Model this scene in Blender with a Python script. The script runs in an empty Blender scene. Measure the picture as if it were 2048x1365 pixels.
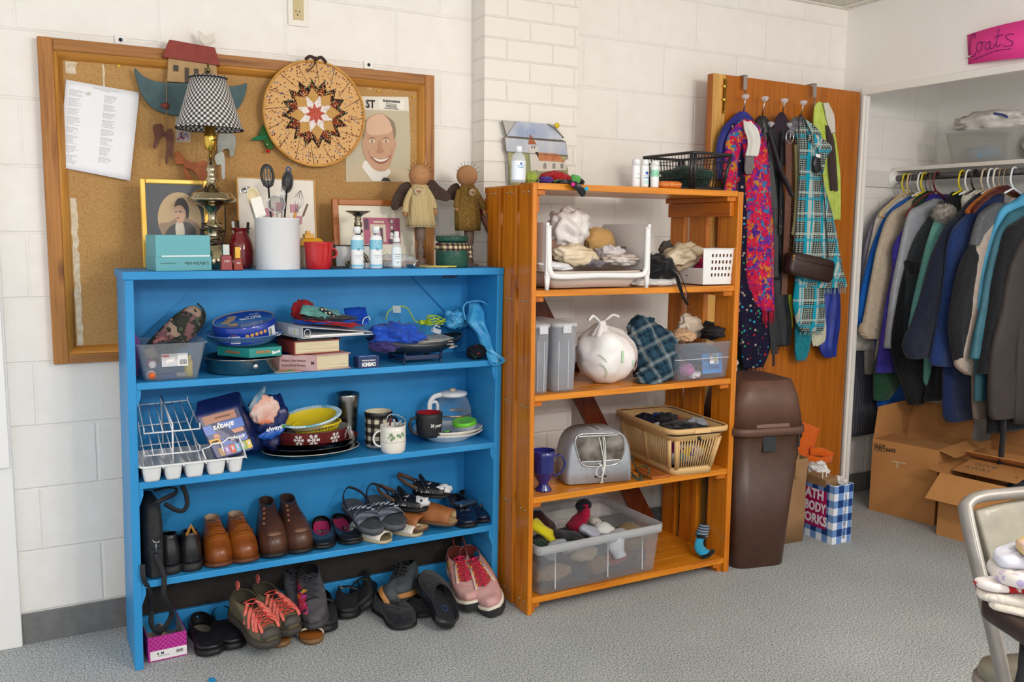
import bpy,bmesh,math,random
from math import cos,sin
from mathutils import Vector as VV,Matrix,Euler,noise
MT=Matrix.Translation
MR=Matrix.Rotation
PI=math.pi
sc=bpy.context.scene
col=sc.collection
# ---------------- camera ----------------
CF,CYAW,CPITCH,CROLL=1791.025,.49649,.120644,.0102347
CPOS=VV((.541872,-3.165463,1.336014))
_f=VV((sin(CYAW)*cos(CPITCH),cos(CYAW)*cos(CPITCH),-sin(CPITCH)))
_r=VV((cos(CYAW),-sin(CYAW),0));_u=_r.cross(_f)
CR=_r*cos(CROLL)+_u*sin(CROLL);CU=_u*cos(CROLL)-_r*sin(CROLL);CW=_f
cam_d=bpy.data.cameras.new('camera');cam=bpy.data.objects.new('camera',cam_d);col.objects.link(cam)
m=Matrix((CR,CU,-CW)).transposed().to_4x4();m.translation=CPOS
cam.matrix_world=m
cam_d.sensor_fit='HORIZONTAL';cam_d.sensor_width=36.0;cam_d.lens=CF/2048*36.0
cam_d.clip_start=.05;cam_d.clip_end=60
sc.camera=cam
# ---------------- colour management, world ----------------
sc.view_settings.view_transform='Standard';sc.view_settings.look='None'
sc.view_settings.gamma=1.0;sc.view_settings.use_curve_mapping=False
sc.view_settings.exposure=.14
w=bpy.data.worlds.new('room_world');sc.world=w;w.use_nodes=True
w.node_tree.nodes['Background'].inputs[0].default_value=(.97,.975,1.0,1)
w.node_tree.nodes['Background'].inputs[1].default_value=.9
# ---------------- unseen point lights added behind the view to brighten walls and closet ----------------
def added_light(loc,power,color,r=.16):
 d=bpy.data.lights.new('added_point_light','POINT');d.energy=power;d.color=color;d.shadow_soft_size=r
 o=bpy.data.objects.new('added_point_light',d);col.objects.link(o);o.location=loc
added_light((2.3,-3.1,2.12),46,(1.0,.94,.88))
added_light((.2,-3.8,1.85),56,(.98,.98,1.0))
added_light((2.5,-4.7,2.12),80,(1.0,.96,.92))
added_light((3.0,-3.3,1.7),24,(1.0,.96,.92))  # added low to brighten the right wall, closet and boxes
# ---------------- helpers ----------------
def at(px,py,ax,v):
 d=CW+CR*((px-1024)/CF)-CU*((py-682.5)/CF)
 i='xyz'.index(ax)
 return CPOS+d*((v-CPOS[i])/d[i])
def aY(a,b,v): return at(a,b,'y',v)
def lin(c):
 return c/12.92 if c<=.04045 else((c+.055)/1.055)**2.4
def hexc(h):
 h=h.lstrip('#');return tuple(lin(int(h[i:i+2],16)/255)for i in(0,2,4))+(1,)
_mats={}
def new_mat(name):
 mt=bpy.data.materials.new(name);mt.use_nodes=True
 return mt,mt.node_tree,mt.node_tree.nodes['Principled BSDF']
def lK(nt,a,b_): nt.links.new(a,b_)
def setp(b,rough=None,metal=None,trans=None,ior=None,alpha=None,coat=None,spec=None,sheen=None):
 for k,v in(('Roughness',rough),('Metallic',metal),('Transmission Weight',trans),('IOR',ior),
    ('Alpha',alpha),('Coat Weight',coat),('Specular IOR Level',spec),('Sheen Weight',sheen)):
  if v is not None:b.inputs[k].default_value=v
def bumpn(nt,b,height,strength,dist=.002):
 bp=nt.nodes.new('ShaderNodeBump');bp.inputs['Strength'].default_value=strength;bp.inputs['Distance'].default_value=dist
 lK(nt,height,bp.inputs['Height']);lK(nt,bp.outputs[0],b.inputs['Normal'])
def coords(nt,scale=(1,1,1),rot=(0,0,0),loc=(0,0,0)):
 tc=nt.nodes.new('ShaderNodeTexCoord');mp=nt.nodes.new('ShaderNodeMapping')
 mp.inputs['Scale'].default_value=scale;mp.inputs['Rotation'].default_value=rot;mp.inputs['Location'].default_value=loc
 lK(nt,tc.outputs['Object'],mp.inputs[0]);return mp.outputs[0]
def nT(nt,vec,scale,detail=4,rough=.5):
 n=nt.nodes.new('ShaderNodeTexNoise');n.inputs['Scale'].default_value=scale
 n.inputs['Detail'].default_value=detail;n.inputs['Roughness'].default_value=rough
 lK(nt,vec,n.inputs['Vector']);return n.outputs[0]
def ramp(nt,fac,stops,interp='LINEAR'):
 r=nt.nodes.new('ShaderNodeValToRGB');r.color_ramp.interpolation=interp
 e=r.color_ramp.elements
 while len(e)<len(stops):e.new(.5)
 for i,(p,c)in enumerate(stops):
  e[i].position=p;e[i].color=hexc(c)if isinstance(c,str)else c
 lK(nt,fac,r.inputs[0]);return r.outputs[0]
def mix(nt,fac,a,b,mode='MIX'):
 n=nt.nodes.new('ShaderNodeMix');n.data_type='RGBA';n.blend_type=mode
 for s,v in((n.inputs[0],fac),(n.inputs[6],a),(n.inputs[7],b)):
  if isinstance(v,(int,float)):s.default_value=v
  elif isinstance(v,str):s.default_value=hexc(v)
  elif isinstance(v,tuple):s.default_value=v
  else:lK(nt,v,s)
 return n.outputs[2]
def mN(nt,op,a,b=None,c=None):
 n=nt.nodes.new('ShaderNodeMath');n.operation=op
 for i,v in enumerate((a,b,c)):
  if v is None:continue
  if isinstance(v,(int,float)):n.inputs[i].default_value=v
  else:lK(nt,v,n.inputs[i])
 return n.outputs[0]
def C(h,rough=.5,metal=.0,**k):
 key=(h,rough,metal,tuple(sorted(k.items())))
 if key in _mats:return _mats[key]
 mt,nt,b=new_mat('plain_'+h.strip('#'));b.inputs['Base Color'].default_value=hexc(h)
 setp(b,rough=rough,metal=metal,**k);_mats[key]=mt;return mt
def cloth(h,h2=None,scale=60,bump=.25,rough=.9,sheen=.15,weave=900):
 key=('cloth',h,h2,scale,bump,rough)
 if key in _mats:return _mats[key]
 mt,nt,b=new_mat('cloth_'+h.strip('#'));v=coords(nt)
 n=nT(nt,v,scale)
 lK(nt,ramp(nt,n,[(.35,h),(.65,h2 or h)]),b.inputs['Base Color'])
 wv=mN(nt,'MULTIPLY',nT(nt,v,weave,2),.25*bump/.25)
 wr=nt.nodes.new('ShaderNodeTexNoise');wr.inputs['Scale'].default_value=24;wr.inputs['Detail'].default_value=3;wr.inputs['Distortion'].default_value=1.2;lK(nt,v,wr.inputs['Vector'])
 rdg=mN(nt,'ABSOLUTE',mN(nt,'SUBTRACT',wr.outputs[0],.5))
 bumpn(nt,b,mN(nt,'ADD',mN(nt,'MULTIPLY',rdg,5.0),wv),.55,.004)
 setp(b,rough=rough,sheen=sheen,spec=.25);_mats[key]=mt;return mt
def nZ(h,h2,scale=20,rough=.5,metal=0,bump=0,lo=.35,hi=.65,bs=None,**k):
 key=('noisy',h,h2,scale,rough,metal,bump,lo,hi,tuple(sorted(k.items())))
 if key in _mats:return _mats[key]
 mt,nt,b=new_mat('mottled_'+h.strip('#'));v=coords(nt)
 n=nT(nt,v,scale,6)
 lK(nt,ramp(nt,n,[(lo,h),(hi,h2)]),b.inputs['Base Color'])
 if bump:bumpn(nt,b,nT(nt,v,bs or scale*3,5),bump,.002)
 setp(b,rough=rough,metal=metal,**k);_mats[key]=mt;return mt
def wood(h,h2,axis='z',rough=.35,scale=1.0,knots=None,coat=.2,seed=0):
 key=('wood',h,h2,axis,rough,scale,knots,coat,seed)
 if key in _mats:return _mats[key]
 mt,nt,b=new_mat('wood_'+h.strip('#'))
 s={'x':(1.2,16,16),'y':(16,1.2,16),'z':(16,16,1.2)}[axis]
 v=coords(nt,tuple(q*scale for q in s),loc=(seed*1.7,seed*2.3,seed*.9))
 n=nT(nt,v,2.2,5,.6)
 s2={'x':(4,160,160),'y':(160,4,160),'z':(160,160,4)}[axis]
 f=nT(nt,coords(nt,tuple(q*scale for q in s2)),1.0,3)
 c1=ramp(nt,n,[(.33,h2),(.48,h),(.6,h),(.7,h2)])
 c=mix(nt,.35,c1,mix(nt,1.0,c1,ramp(nt,f,[(.3,'#8a8a8a'),(.6,'#ffffff')]),'MULTIPLY'))
 if knots:
  vo=nt.nodes.new('ShaderNodeTexVoronoi');vo.inputs['Scale'].default_value=1.0
  s3={'x':(2.5,7,7),'y':(7,2.5,7),'z':(7,7,2.5)}[axis]
  lK(nt,coords(nt,s3,loc=(seed,seed*.3,.37)),vo.inputs['Vector'])
  c=mix(nt,ramp(nt,vo.outputs['Distance'],[(.03,(.75,)*3+(1,)),(.13,(0,0,0,1))]),c,knots)
 lK(nt,c,b.inputs['Base Color']);bumpn(nt,b,f,.12,.001)
 setp(b,rough=rough,coat=coat*.35,spec=.3);_mats[key]=mt;return mt
def gingham(name,c1,c2,cm,freq,axes='xz',rough=.85,rot=.0,uv=False):
 key=('gingham',name)
 if key in _mats:return _mats[key]
 mt,nt,b=new_mat('check_'+name)
 if uv:
  tc=nt.nodes.new('ShaderNodeTexCoord');mp=nt.nodes.new('ShaderNodeMapping')
  mp.inputs['Rotation'].default_value=(0,0,rot);lK(nt,tc.outputs['UV'],mp.inputs[0]);vv=mp.outputs[0]
 else:vv=coords(nt,rot=(0,rot,0)if axes=='xz' else(0,0,rot))
 sp=nt.nodes.new('ShaderNodeSeparateXYZ');lK(nt,vv,sp.inputs[0])
 ia=[0 if axes[0]=='x' else 1,{'x':0,'y':1,'z':2}[axes[1]]]
 if uv:ia=[0,1]
 st=[]
 for i in ia:
  fr=mN(nt,'FRACT',mN(nt,'MULTIPLY',sp.outputs[i],freq))
  st.append(mN(nt,'GREATER_THAN',fr,.5))
 s=mN(nt,'MULTIPLY',mN(nt,'ADD',st[0],st[1]),.5)
 lK(nt,ramp(nt,s,[(.0,c1),(.3,cm),(.75,c2)],'CONSTANT'),b.inputs['Base Color'])
 setp(b,rough=rough,spec=.3);_mats[key]=mt;return mt
def clear(h='#ffffff',rough=.1,alpha=.25,milk=.35,h2='#e8eef4'):
 key=('clear',h,rough,alpha,milk)
 if key in _mats:return _mats[key]
 mt=bpy.data.materials.new('clear_'+h.strip('#'));mt.use_nodes=True;nt=mt.node_tree
 nt.nodes.clear();out=nt.nodes.new('ShaderNodeOutputMaterial')
 tr=nt.nodes.new('ShaderNodeBsdfTransparent');tr.inputs[0].default_value=hexc(h)
 pb=nt.nodes.new('ShaderNodeBsdfPrincipled');pb.inputs['Base Color'].default_value=hexc(h2);setp(pb,rough=rough,spec=.6)
 fr=nt.nodes.new('ShaderNodeLayerWeight');fr.inputs[0].default_value=.35
 mx=nt.nodes.new('ShaderNodeMixShader')
 f=mN(nt,'ADD',milk,mN(nt,'MULTIPLY',fr.outputs['Facing'],.45))
 lK(nt,f,mx.inputs[0]);lK(nt,tr.outputs[0],mx.inputs[1]);lK(nt,pb.outputs[0],mx.inputs[2])
 lK(nt,mx.outputs[0],out.inputs[0]);_mats[key]=mt;return mt
class MB:
 def __init__(s):s.v=[];s.f=[];s.m=[];s.uv={};s.mats=[];s.sm=[]
 def slot(s,mat):
  if mat is None:return 0
  if mat not in s.mats:s.mats.append(mat)
  return s.mats.index(mat)
 def add(s,vs,fs,mat=None,smooth=0):
  o=len(s.v);k=s.slot(mat);s.v+=[VV(q)for q in vs]
  for f in fs:s.f.append([o+i for i in f]);s.m.append(k);s.sm.append(smooth)
  return s
 def box(s,a,b,mat=None,M=None):
  (x0,y0,z0),(x1,y1,z1)=a,b
  vs=[VV(q)for q in((x0,y0,z0),(x1,y0,z0),(x1,y1,z0),(x0,y1,z0),(x0,y0,z1),(x1,y0,z1),(x1,y1,z1),(x0,y1,z1))]
  if M:vs=[M@q for q in vs]
  return s.add(vs,[(0,3,2,1),(4,5,6,7),(0,1,5,4),(1,2,6,5),(2,3,7,6),(3,0,4,7)],mat)
 def cbox(s,c,d,mat=None,rz=0,rx=0,ry=0):
  M=MT(c)@Euler((rx,ry,rz)).to_matrix().to_4x4()
  h=VV(d)/2;return s.box(-h,h,mat,M)
 def prism(s,pts,d,mat=None,M=None):
  n=len(pts);d=VV(d);vs=[VV(p)for p in pts]+[VV(p)+d for p in pts]
  if M:vs=[M@q for q in vs]
  return s.add(vs,[list(range(n))[::-1],[n+i for i in range(n)]]+[(i,(i+1)%n,n+(i+1)%n,n+i)for i in range(n)],mat)
 def poly(s,pts,mat=None):return s.add(pts,[list(range(len(pts)))],mat)
 def lathe(s,prof,n=32,mat=None,c=(0,0,0),M=None,sx=1,sy=1,cap=True):
  vs=[];c=VV(c)
  for r,z in prof:
   for i in range(n):
    a=2*PI*i/n;vs.append(c+VV((r*sx*cos(a),r*sy*sin(a),z)))
  if M:vs=[M@q for q in vs]
  fs=[]
  for j in range(len(prof)-1):
   for i in range(n):
    k=(i+1)%n;fs.append((j*n+i,j*n+k,(j+1)*n+k,(j+1)*n+i))
  if cap:
   if prof[0][0]>1e-4:fs.append(list(range(n))[::-1])
   if prof[-1][0]>1e-4:fs.append([(len(prof)-1)*n+i for i in range(n)])
  return s.add(vs,fs,mat,True)
 def loft(s,rings,mat=None,closed=True,cap=True,smooth=True,loop=False):
  n=len(rings[0]);vs=[p for r in rings for p in r];fs=[]
  m=len(rings);jr=range(m if loop else m-1)
  for j in jr:
   j2=(j+1)%m
   for i in range(n if closed else n-1):
    k=(i+1)%n;fs.append((j*n+i,j*n+k,j2*n+k,j2*n+i))
  if cap and closed and not loop:fs.append(list(range(n))[::-1]);fs.append([(m-1)*n+i for i in range(n)])
  return s.add(vs,fs,mat,smooth)
 def tube(s,pts,r,n=8,mat=None,loop=False,flat=None):
  pts=[VV(p)for p in pts];N=len(pts);rings=[]
  up0=None
  for i,p in enumerate(pts):
   a=pts[i-1]if(i>0 or loop)else p;b=pts[(i+1)%N]if(i<N-1 or loop)else p
   t=(b-a);t=t.normalized()if t.length>1e-9 else VV((0,0,1))
   if up0 is None:
    up0=VV((0,0,1))if abs(t.z)<.9 else VV((0,1,0))
   sd=t.cross(up0)
   if sd.length<1e-6:sd=VV((1,0,0))
   sd.normalize();up=sd.cross(t).normalized();up0=up
   rr=r[i]if isinstance(r,(list,tuple))else r
   ring=[]
   for q in range(n):
    an=2*PI*q/n
    cx,cy=cos(an)*rr,sin(an)*rr
    if flat:cx*=flat[0];cy*=flat[1]
    ring.append(p+sd*cx+up*cy)
   rings.append(ring)
  return s.loft(rings,mat,loop=loop)
 def ball(s,c,r,mat=None,n=16,sc3=(1,1,1),M=None):
  prof=[(max(1e-5,sin(PI*i/(n//2)))*r,-cos(PI*i/(n//2))*r)for i in range(n//2+1)]
  o=len(s.v);s.lathe(prof,n,mat)
  for i in range(o,len(s.v)):
   q=s.v[i];q=VV((q.x*sc3[0],q.y*sc3[1],q.z*sc3[2]))
   if M:q=M@q
   s.v[i]=q+VV(c)
  return s
 def xf(s,M,start=0):
  for i in range(start,len(s.v)):s.v[i]=M@s.v[i]
  return s
 def bd(s,name,mat=None,parent=None,loc=None,rot=None,bevel=0,sub=0,solid=0,local=True,seg=2):
  me=bpy.data.meshes.new(name)
  vs=s.v
  if parent is not None and not local:
   inv=WM[parent.name].inverted();vs=[inv@q for q in vs]
  me.from_pydata([tuple(q)for q in vs],[],s.f)
  if s.mats:
   for q in s.mats:me.materials.append(q)
   if len(s.mats)>1:me.polygons.foreach_set('material_index',s.m)
  elif mat:me.materials.append(mat)
  if any(s.sm):me.polygons.foreach_set('use_smooth',s.sm)
  if s.uv:
   ul=me.uv_layers.new(name='UVMap')
   for lp in me.loops:ul.data[lp.index].uv=s.uv.get(lp.vertex_index,(0,0))
  me.validate();me.update()
  o=bpy.data.objects.new(name,me);col.objects.link(o)
  if parent is not None:o.parent=parent
  if loc is not None:o.location=loc
  if rot is not None:o.rotation_euler=rot
  b_,p_=Matrix.Identity(4),(WM[parent.name]if parent is not None else Matrix.Identity(4))
  b_=MT(loc or(0,0,0))@Euler(rot or(0,0,0)).to_matrix().to_4x4()
  WM[o.name]=p_@b_
  if sub:q=o.modifiers.new('sub','SUBSURF');q.levels=sub;q.render_levels=sub
  if solid:q=o.modifiers.new('solid','SOLIDIFY');q.thickness=abs(solid);q.offset=-1 if solid>0 else 1
  if bevel:q=o.modifiers.new('bevel','BEVEL');q.width=bevel;q.segments=seg;q.limit_method='ANGLE';q.angle_limit=.6
  return o
WM={}
def tH(name,label,cat,loc=(0,0,0),rz=0,group=None,rot=None):
 o=bpy.data.objects.new(name,None);col.objects.link(o);o.empty_display_size=.02
 o.location=loc;o.rotation_euler=rot or(0,0,rz)
 WM[o.name]=MT(loc)@Euler(rot or(0,0,rz)).to_matrix().to_4x4()
 return tag(o,label,cat,group)
def tag(o,label,cat,group=None,kind=None):
 o['label']=label;o['category']=cat
 if group:o['group']=group
 if kind:o['kind']=kind
 return o
def struct(o,label=None):
 o['kind']='structure'
 if label:o['label']=label
 return o
def dup(root,loc=None,rot=None,label=None,mirror=False):
 def cp(o,par):
  c=o.copy();col.objects.link(c)
  if par:c.parent=par
  for ch in[q for q in bpy.data.objects if q.parent==o]:cp(ch,c)
  return c
 r=cp(root,None)
 if loc is not None:r.location=loc
 if rot is not None:r.rotation_euler=rot
 if mirror:r.scale=(1,-1,1)
 if label:r['label']=label
 WM[r.name]=MT(r.location)@r.rotation_euler.to_matrix().to_4x4()
 return r
def text(body,size,mat,parent,name='lettering',M=None,width=None,ext=.0003,align='CENTER',shear=0,bold=0,world=False):
 cu=bpy.data.curves.new('txt','FONT');cu.body=body;cu.size=size;cu.align_x=align;cu.align_y='CENTER'
 cu.extrude=ext;cu.shear=shear;cu.offset=bold;cu.resolution_u=2
 t=bpy.data.objects.new('txt',cu);col.objects.link(t)
 dg=bpy.context.evaluated_depsgraph_get();dg.update()
 me=bpy.data.meshes.new_from_object(t.evaluated_get(dg));bpy.data.objects.remove(t);bpy.data.curves.remove(cu)
 if width:
  xs=[v.co.x for v in me.vertices]
  k=width/max(1e-6,max(xs)-min(xs))
  for v in me.vertices:v.co.x*=k
 MM=M or Matrix.Identity(4)
 if world:MM=WM[parent.name].inverted()@MM
 me.transform(MM);me.materials.clear();me.materials.append(mat)
 o=bpy.data.objects.new(name,me);col.objects.link(o);o.parent=parent
 return o
def fQ(o,x,y):
 x=VV(x).normalized();z=x.cross(VV(y)).normalized();y=z.cross(x)
 m=Matrix((x,y,z)).transposed().to_4x4();m.translation=VV(o);return m
def bend_text(o,R,ax='z'):
 for v in o.data.vertices:
  a=v.co.x/R;r=-v.co.y
  v.co=VV((r*sin(a),-r*cos(a),v.co.z))
XZ=Matrix(((1,0,0,0),(0,0,-1,0),(0,1,0,0),(0,0,0,1)))
def spl(pts,n=8,loop=False):
 pts=[VV(p)for p in pts];N=len(pts);out=[]
 rng=range(N)if loop else range(N-1)
 for i in rng:
  if loop:p0,p1,p2,p3=pts[i-1],pts[i],pts[(i+1)%N],pts[(i+2)%N]
  else:p0,p1,p2,p3=pts[max(0,i-1)],pts[i],pts[i+1],pts[min(N-1,i+2)]
  for k in range(n):
   t=k/n
   out.append(.5*((2*p1)+(p2-p0)*t+(2*p0-5*p1+4*p2-p3)*t*t+(3*p1-p0-3*p2+p3)*t*t*t))
 if not loop:out.append(pts[-1])
 return out
def interp(tab,t):
 for(a,va),(b,vb)in zip(tab,tab[1:]):
  if t<=b:
   k=(t-a)/(b-a)if b>a else 0;k=max(0,min(1,k));k=k*k*(3-2*k)
   return va+(vb-va)*k
 return tab[-1][1]
def cM(mb,c,r,seed=0,amp=.25,freq=2.2,ridge=.5,floor=None,mat=None,lv=4,M=None,top=None):
 bm=bmesh.new();bmesh.ops.create_icosphere(bm,subdivisions=lv,radius=1.0)
 off=VV((seed*3.17,seed*1.31,seed*7.7));vs=[];fd=VV((sin(seed*2.1),cos(seed*3.3)*.5,cos(seed*1.7)+.4)).normalized()
 for v in bm.verts:
  d=v.co.normalized();q=d*freq+off
  q=q+.6*VV((noise.noise(q*.7),noise.noise(q*.7+VV((5,5,5))),noise.noise(q*.7+VV((9,1,3)))))
  n1=noise.noise(q);rd=1-abs(noise.noise(q*1.6+VV((3,3,3))))*2.4;rd2=1-abs(noise.noise(q*3.3))*2.2
  n3=abs(noise.noise(VV((q.x*2.2,q.y*2.2,q.z*5.5))))
  k=1+amp*n1*1.4+amp*ridge*(rd*.5+rd2*.28)+amp*.35*(.25-n3)+amp*.42*((1-abs(sin(4.2*d.dot(fd)+3.2*noise.noise(q*.8))))**2-.3)
  p=VV((d.x*r[0],d.y*r[1],d.z*r[2]))*k
  if M:p=M@p
  p+=VV(c)
  if floor is not None and p.z<floor:p.z=floor+(floor-p.z)*.02
  if top is not None and p.z>top:p.z=top-(p.z-top)*.1
  vs.append(p)
 fs=[[v.index for v in f.verts]for f in bm.faces];bm.free()
 return mb.add(vs,fs,mat,True)
def heap(name,label,cat,c,r,mat,seed=0,amp=.25,freq=2.2,ridge=.5,floor=None,group=None,lv=4,M=None,top=None):
 c=VV(c);mb=MB();cM(mb,(0,0,0),r,seed,amp,freq,ridge,None if floor is None else floor-c.z,None,lv,M,None if top is None else top-c.z)
 return tag(mb.bd(name,mat,loc=c),label,cat,group)
def drape(mb,path,n=40,folds=5,amp=.3,seed=0,mat=None,steps=6):
 pts=spl([VV((p[0],p[1],p[2]))for p in path],steps)
 ws=spl([VV((p[3],p[4],0))for p in path],steps)
 rings=[];rnd=random.Random(seed);ph=rnd.random()*6
 for i,(p,w_)in enumerate(zip(pts,ws)):
  t=i/(len(pts)-1);ring=[]
  for k in range(n):
   a=2*PI*k/n
   nz=noise.noise(VV((cos(a)*1.2+seed,sin(a)*1.2,t*3)))
   f=1+amp*(.6*sin(folds*a+ph+nz*2.2+t*.8)+.5*sin(folds*2*a+ph*2+nz*3))
   ring.append(p+VV((cos(a)*w_.x*(1+.12*nz),sin(a)*w_.y*f,.006*nz)))
  rings.append(ring)
 return mb.loft(rings,mat)
# ================= the room =================
def wall_mat():
 mt,nt,b=new_mat('painted_block');
 tc=nt.nodes.new('ShaderNodeTexCoord');sp=nt.nodes.new('ShaderNodeSeparateXYZ');lK(nt,tc.outputs['Object'],sp.inputs[0])
 zc=mN(nt,'DIVIDE',mN(nt,'SUBTRACT',sp.outputs[2],.1016),.2032)
 row=mN(nt,'FLOOR',zc)
 par=mN(nt,'MODULO',mN(nt,'ABSOLUTE',row),2.0)
 xo=mN(nt,'DIVIDE',mN(nt,'ADD',sp.outputs[0],mN(nt,'ADD',.096,mN(nt,'MULTIPLY',par,.17))),.4064)
 wob=nT(nt,tc.outputs['Object'],9,3)
 def line(v,wd,unit):
  fr=mN(nt,'FRACT',v)
  d=mN(nt,'MULTIPLY',mN(nt,'MINIMUM',fr,mN(nt,'SUBTRACT',1.0,fr)),unit)
  d=mN(nt,'ADD',d,mN(nt,'MULTIPLY',mN(nt,'SUBTRACT',wob,.5),.004))
  mr=nt.nodes.new('ShaderNodeMapRange');mr.interpolation_type='SMOOTHSTEP'
  lK(nt,d,mr.inputs[0]);mr.inputs[1].default_value=wd*.25;mr.inputs[2].default_value=wd
  return mr.outputs[0]
 h=mN(nt,'MINIMUM',line(zc,.006,.2032),mN(nt,'ADD',mN(nt,'MULTIPLY',line(xo,.006,.4064),.7),.3))
 pit=nT(nt,tc.outputs['Object'],70,5,.65);big=nT(nt,tc.outputs['Object'],14,4)
 hh=mN(nt,'ADD',h,mN(nt,'ADD',mN(nt,'MULTIPLY',pit,.55),mN(nt,'MULTIPLY',big,.5)))
 bumpn(nt,b,hh,.6,.0042)
 lK(nt,ramp(nt,big,[(.2,'#f0ebe3'),(.8,'#f7f3ec')]),b.inputs['Base Color'])
 setp(b,rough=.55,spec=.35);return mt
BLOCK=wall_mat()
def plaster():
 mt,nt,b=new_mat('painted_plaster');v=coords(nt)
 lK(nt,ramp(nt,nT(nt,v,3),[(.3,'#f3efe9'),(.7,'#f8f5f0')]),b.inputs['Base Color'])
 bumpn(nt,b,nT(nt,v,120,4),.12,.002);setp(b,rough=.6);return mt
PLAST=plaster()
def brickpil():
 mt,nt,b=new_mat('painted_brick');tc=nt.nodes.new('ShaderNodeTexCoord')
 mp=nt.nodes.new('ShaderNodeMapping');mp.inputs['Rotation'].default_value=(PI/2,0,0);lK(nt,tc.outputs['Object'],mp.inputs[0])
 mp.inputs['Location'].default_value=(.03,.0,0)
 br=nt.nodes.new('ShaderNodeTexBrick');lK(nt,mp.outputs[0],br.inputs['Vector'])
 br.inputs['Scale'].default_value=1.0;br.inputs['Brick Width'].default_value=.2;br.inputs['Row Height'].default_value=.0762
 br.inputs['Mortar Size'].default_value=.0045;br.inputs['Mortar Smooth'].default_value=.8
 wob=nT(nt,tc.outputs['Object'],60,5,.6)
 bumpn(nt,b,mN(nt,'ADD',mN(nt,'SUBTRACT',1.0,br.outputs['Fac']),mN(nt,'MULTIPLY',wob,.6)),.7,.004)
 b.inputs['Base Color'].default_value=hexc('#f0ebe2');setp(b,rough=.55);return mt
def carpet():
 mt,nt,b=new_mat('grey_carpet');v=coords(nt)
 n=nT(nt,v,190,3,.75);n2=nT(nt,v,3.0,2)
 c=ramp(nt,n,[(.36,'#5c5e5d'),(.46,'#a0a4a4'),(.55,'#c0c4c4'),(.66,'#ececec')])
 c=mix(nt,1.0,c,ramp(nt,n2,[(.3,'#f2f4f4'),(.7,'#ffffff')]),'MULTIPLY')
 lK(nt,c,b.inputs['Base Color']);bumpn(nt,b,n,.6,.004);setp(b,rough=.95,spec=.1);return mt
def box_struct(name,a,b,mat,label=None,bevel=0):
 return struct(MB().box(a,b).bd(name,mat,bevel=bevel),label)
box_struct('floor',(-.6,-6,-.1),(5.2,.3,0),carpet(),'grey flecked loop-pile carpet')
box_struct('wall_back',(-.6,0,0),(5.2,.15,2.6),BLOCK,'white painted concrete block wall')
box_struct('wall_pilaster',(2.075,-.1,0),(2.484,.0,2.6),brickpil(),'white painted brick pilaster on the back wall')
def ceil_mat():
 mt,nt,b=new_mat('acoustic_tile');v=coords(nt)
 n=nT(nt,v,90,4,.7)
 lK(nt,ramp(nt,n,[(.36,'#8d877b'),(.45,'#dcd8cd'),(.8,'#e6e2d8')]),b.inputs['Base Color']);bumpn(nt,b,n,.4,.003);setp(b,rough=.9);return mt
box_struct('ceiling',(-.6,-4.6,2.42),(5.2,.0,2.5),ceil_mat(),'suspended ceiling of pitted acoustic tiles')
mb=MB()
for x in(.97,1.58,2.19,2.8,3.41,4.02):mb.box((x-.012,-4.6,2.412),(x+.012,0,2.4195))
for y in(-.012,-.62,-1.23,-1.84):mb.box((-.6,y-.012,2.411),(4.07,y+.012,2.419))
struct(mb.bd('trim_1',C('#e2ddd2',.4)),'white ceiling grid strips')
# right wall with the closet opening: header and the piece beyond
box_struct('wall_right',(4.073,-4.6,2.032),(4.118,.0,2.42),PLAST,'smooth white wall above the closet opening')
box_struct('wall_right_end',(4.073,-4.6,0),(4.118,-2.2,2.032),PLAST,'smooth white wall at the far end of the closet opening')
box_struct('wall_right_stub',(4.073,-.118,0),(4.108,.0,2.032),PLAST,'narrow white wall strip between the corner and the closet')
box_struct('wall_closet_back',(4.8,-2.3,0),(4.9,.0,2.42),PLAST,'white rear wall inside the closet')
box_struct('ceiling_closet',(4.118,-2.3,2.155),(4.8,.0,2.2),PLAST,'white top inside the closet')
mb=MB();mb.box((4.062,-2.2,1.998),(4.118,-.118,2.032));mb.box((4.062,-.135,0),(4.108,-.1181,1.998));mb.box((4.075,-.146,0),(4.092,-.135,1.99))
struct(mb.bd('trim_2',C('#f0ede6',.35),bevel=.003),'white painted jamb and head of the closet opening')
# baseboards
BB=nZ('#6f6f6e','#7b7b79',30,.45)
box_struct('baseboard_back',(.474,-.006,0),(2.075,0,.1016),BB,'grey vinyl baseboard left of the pilaster',.002)
box_struct('baseboard_right',(2.484,-.006,0),(4.8,0,.1016),BB,'grey vinyl baseboard behind the orange shelf and in the closet',.002)
box_struct('baseboard_pilaster',(2.07,-.106,0),(2.49,-.1,.1016),BB,'grey vinyl baseboard round the pilaster',.002)
box_struct('baseboard_closet',(4.794,-2.2,0),(4.8,0,.1016),BB,'grey vinyl baseboard on the closet rear wall',.002)
# the left side: painted panel with a raised casing
box_struct('wall_left',(-.6,-.022,0),(.4725,0,2.42),C('#f1efeb',.4),'white painted panel at the left edge',.003)
mb=MB();mb.box((.405,-.045,.595),(.4665,-.022,2.42));mb.box((.405,-.052,.6),(.42,-.045,2.42))
struct(mb.bd('trim_3',C('#f3f1ed',.35),bevel=.002),'raised white casing strip ending above the floor')
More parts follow.
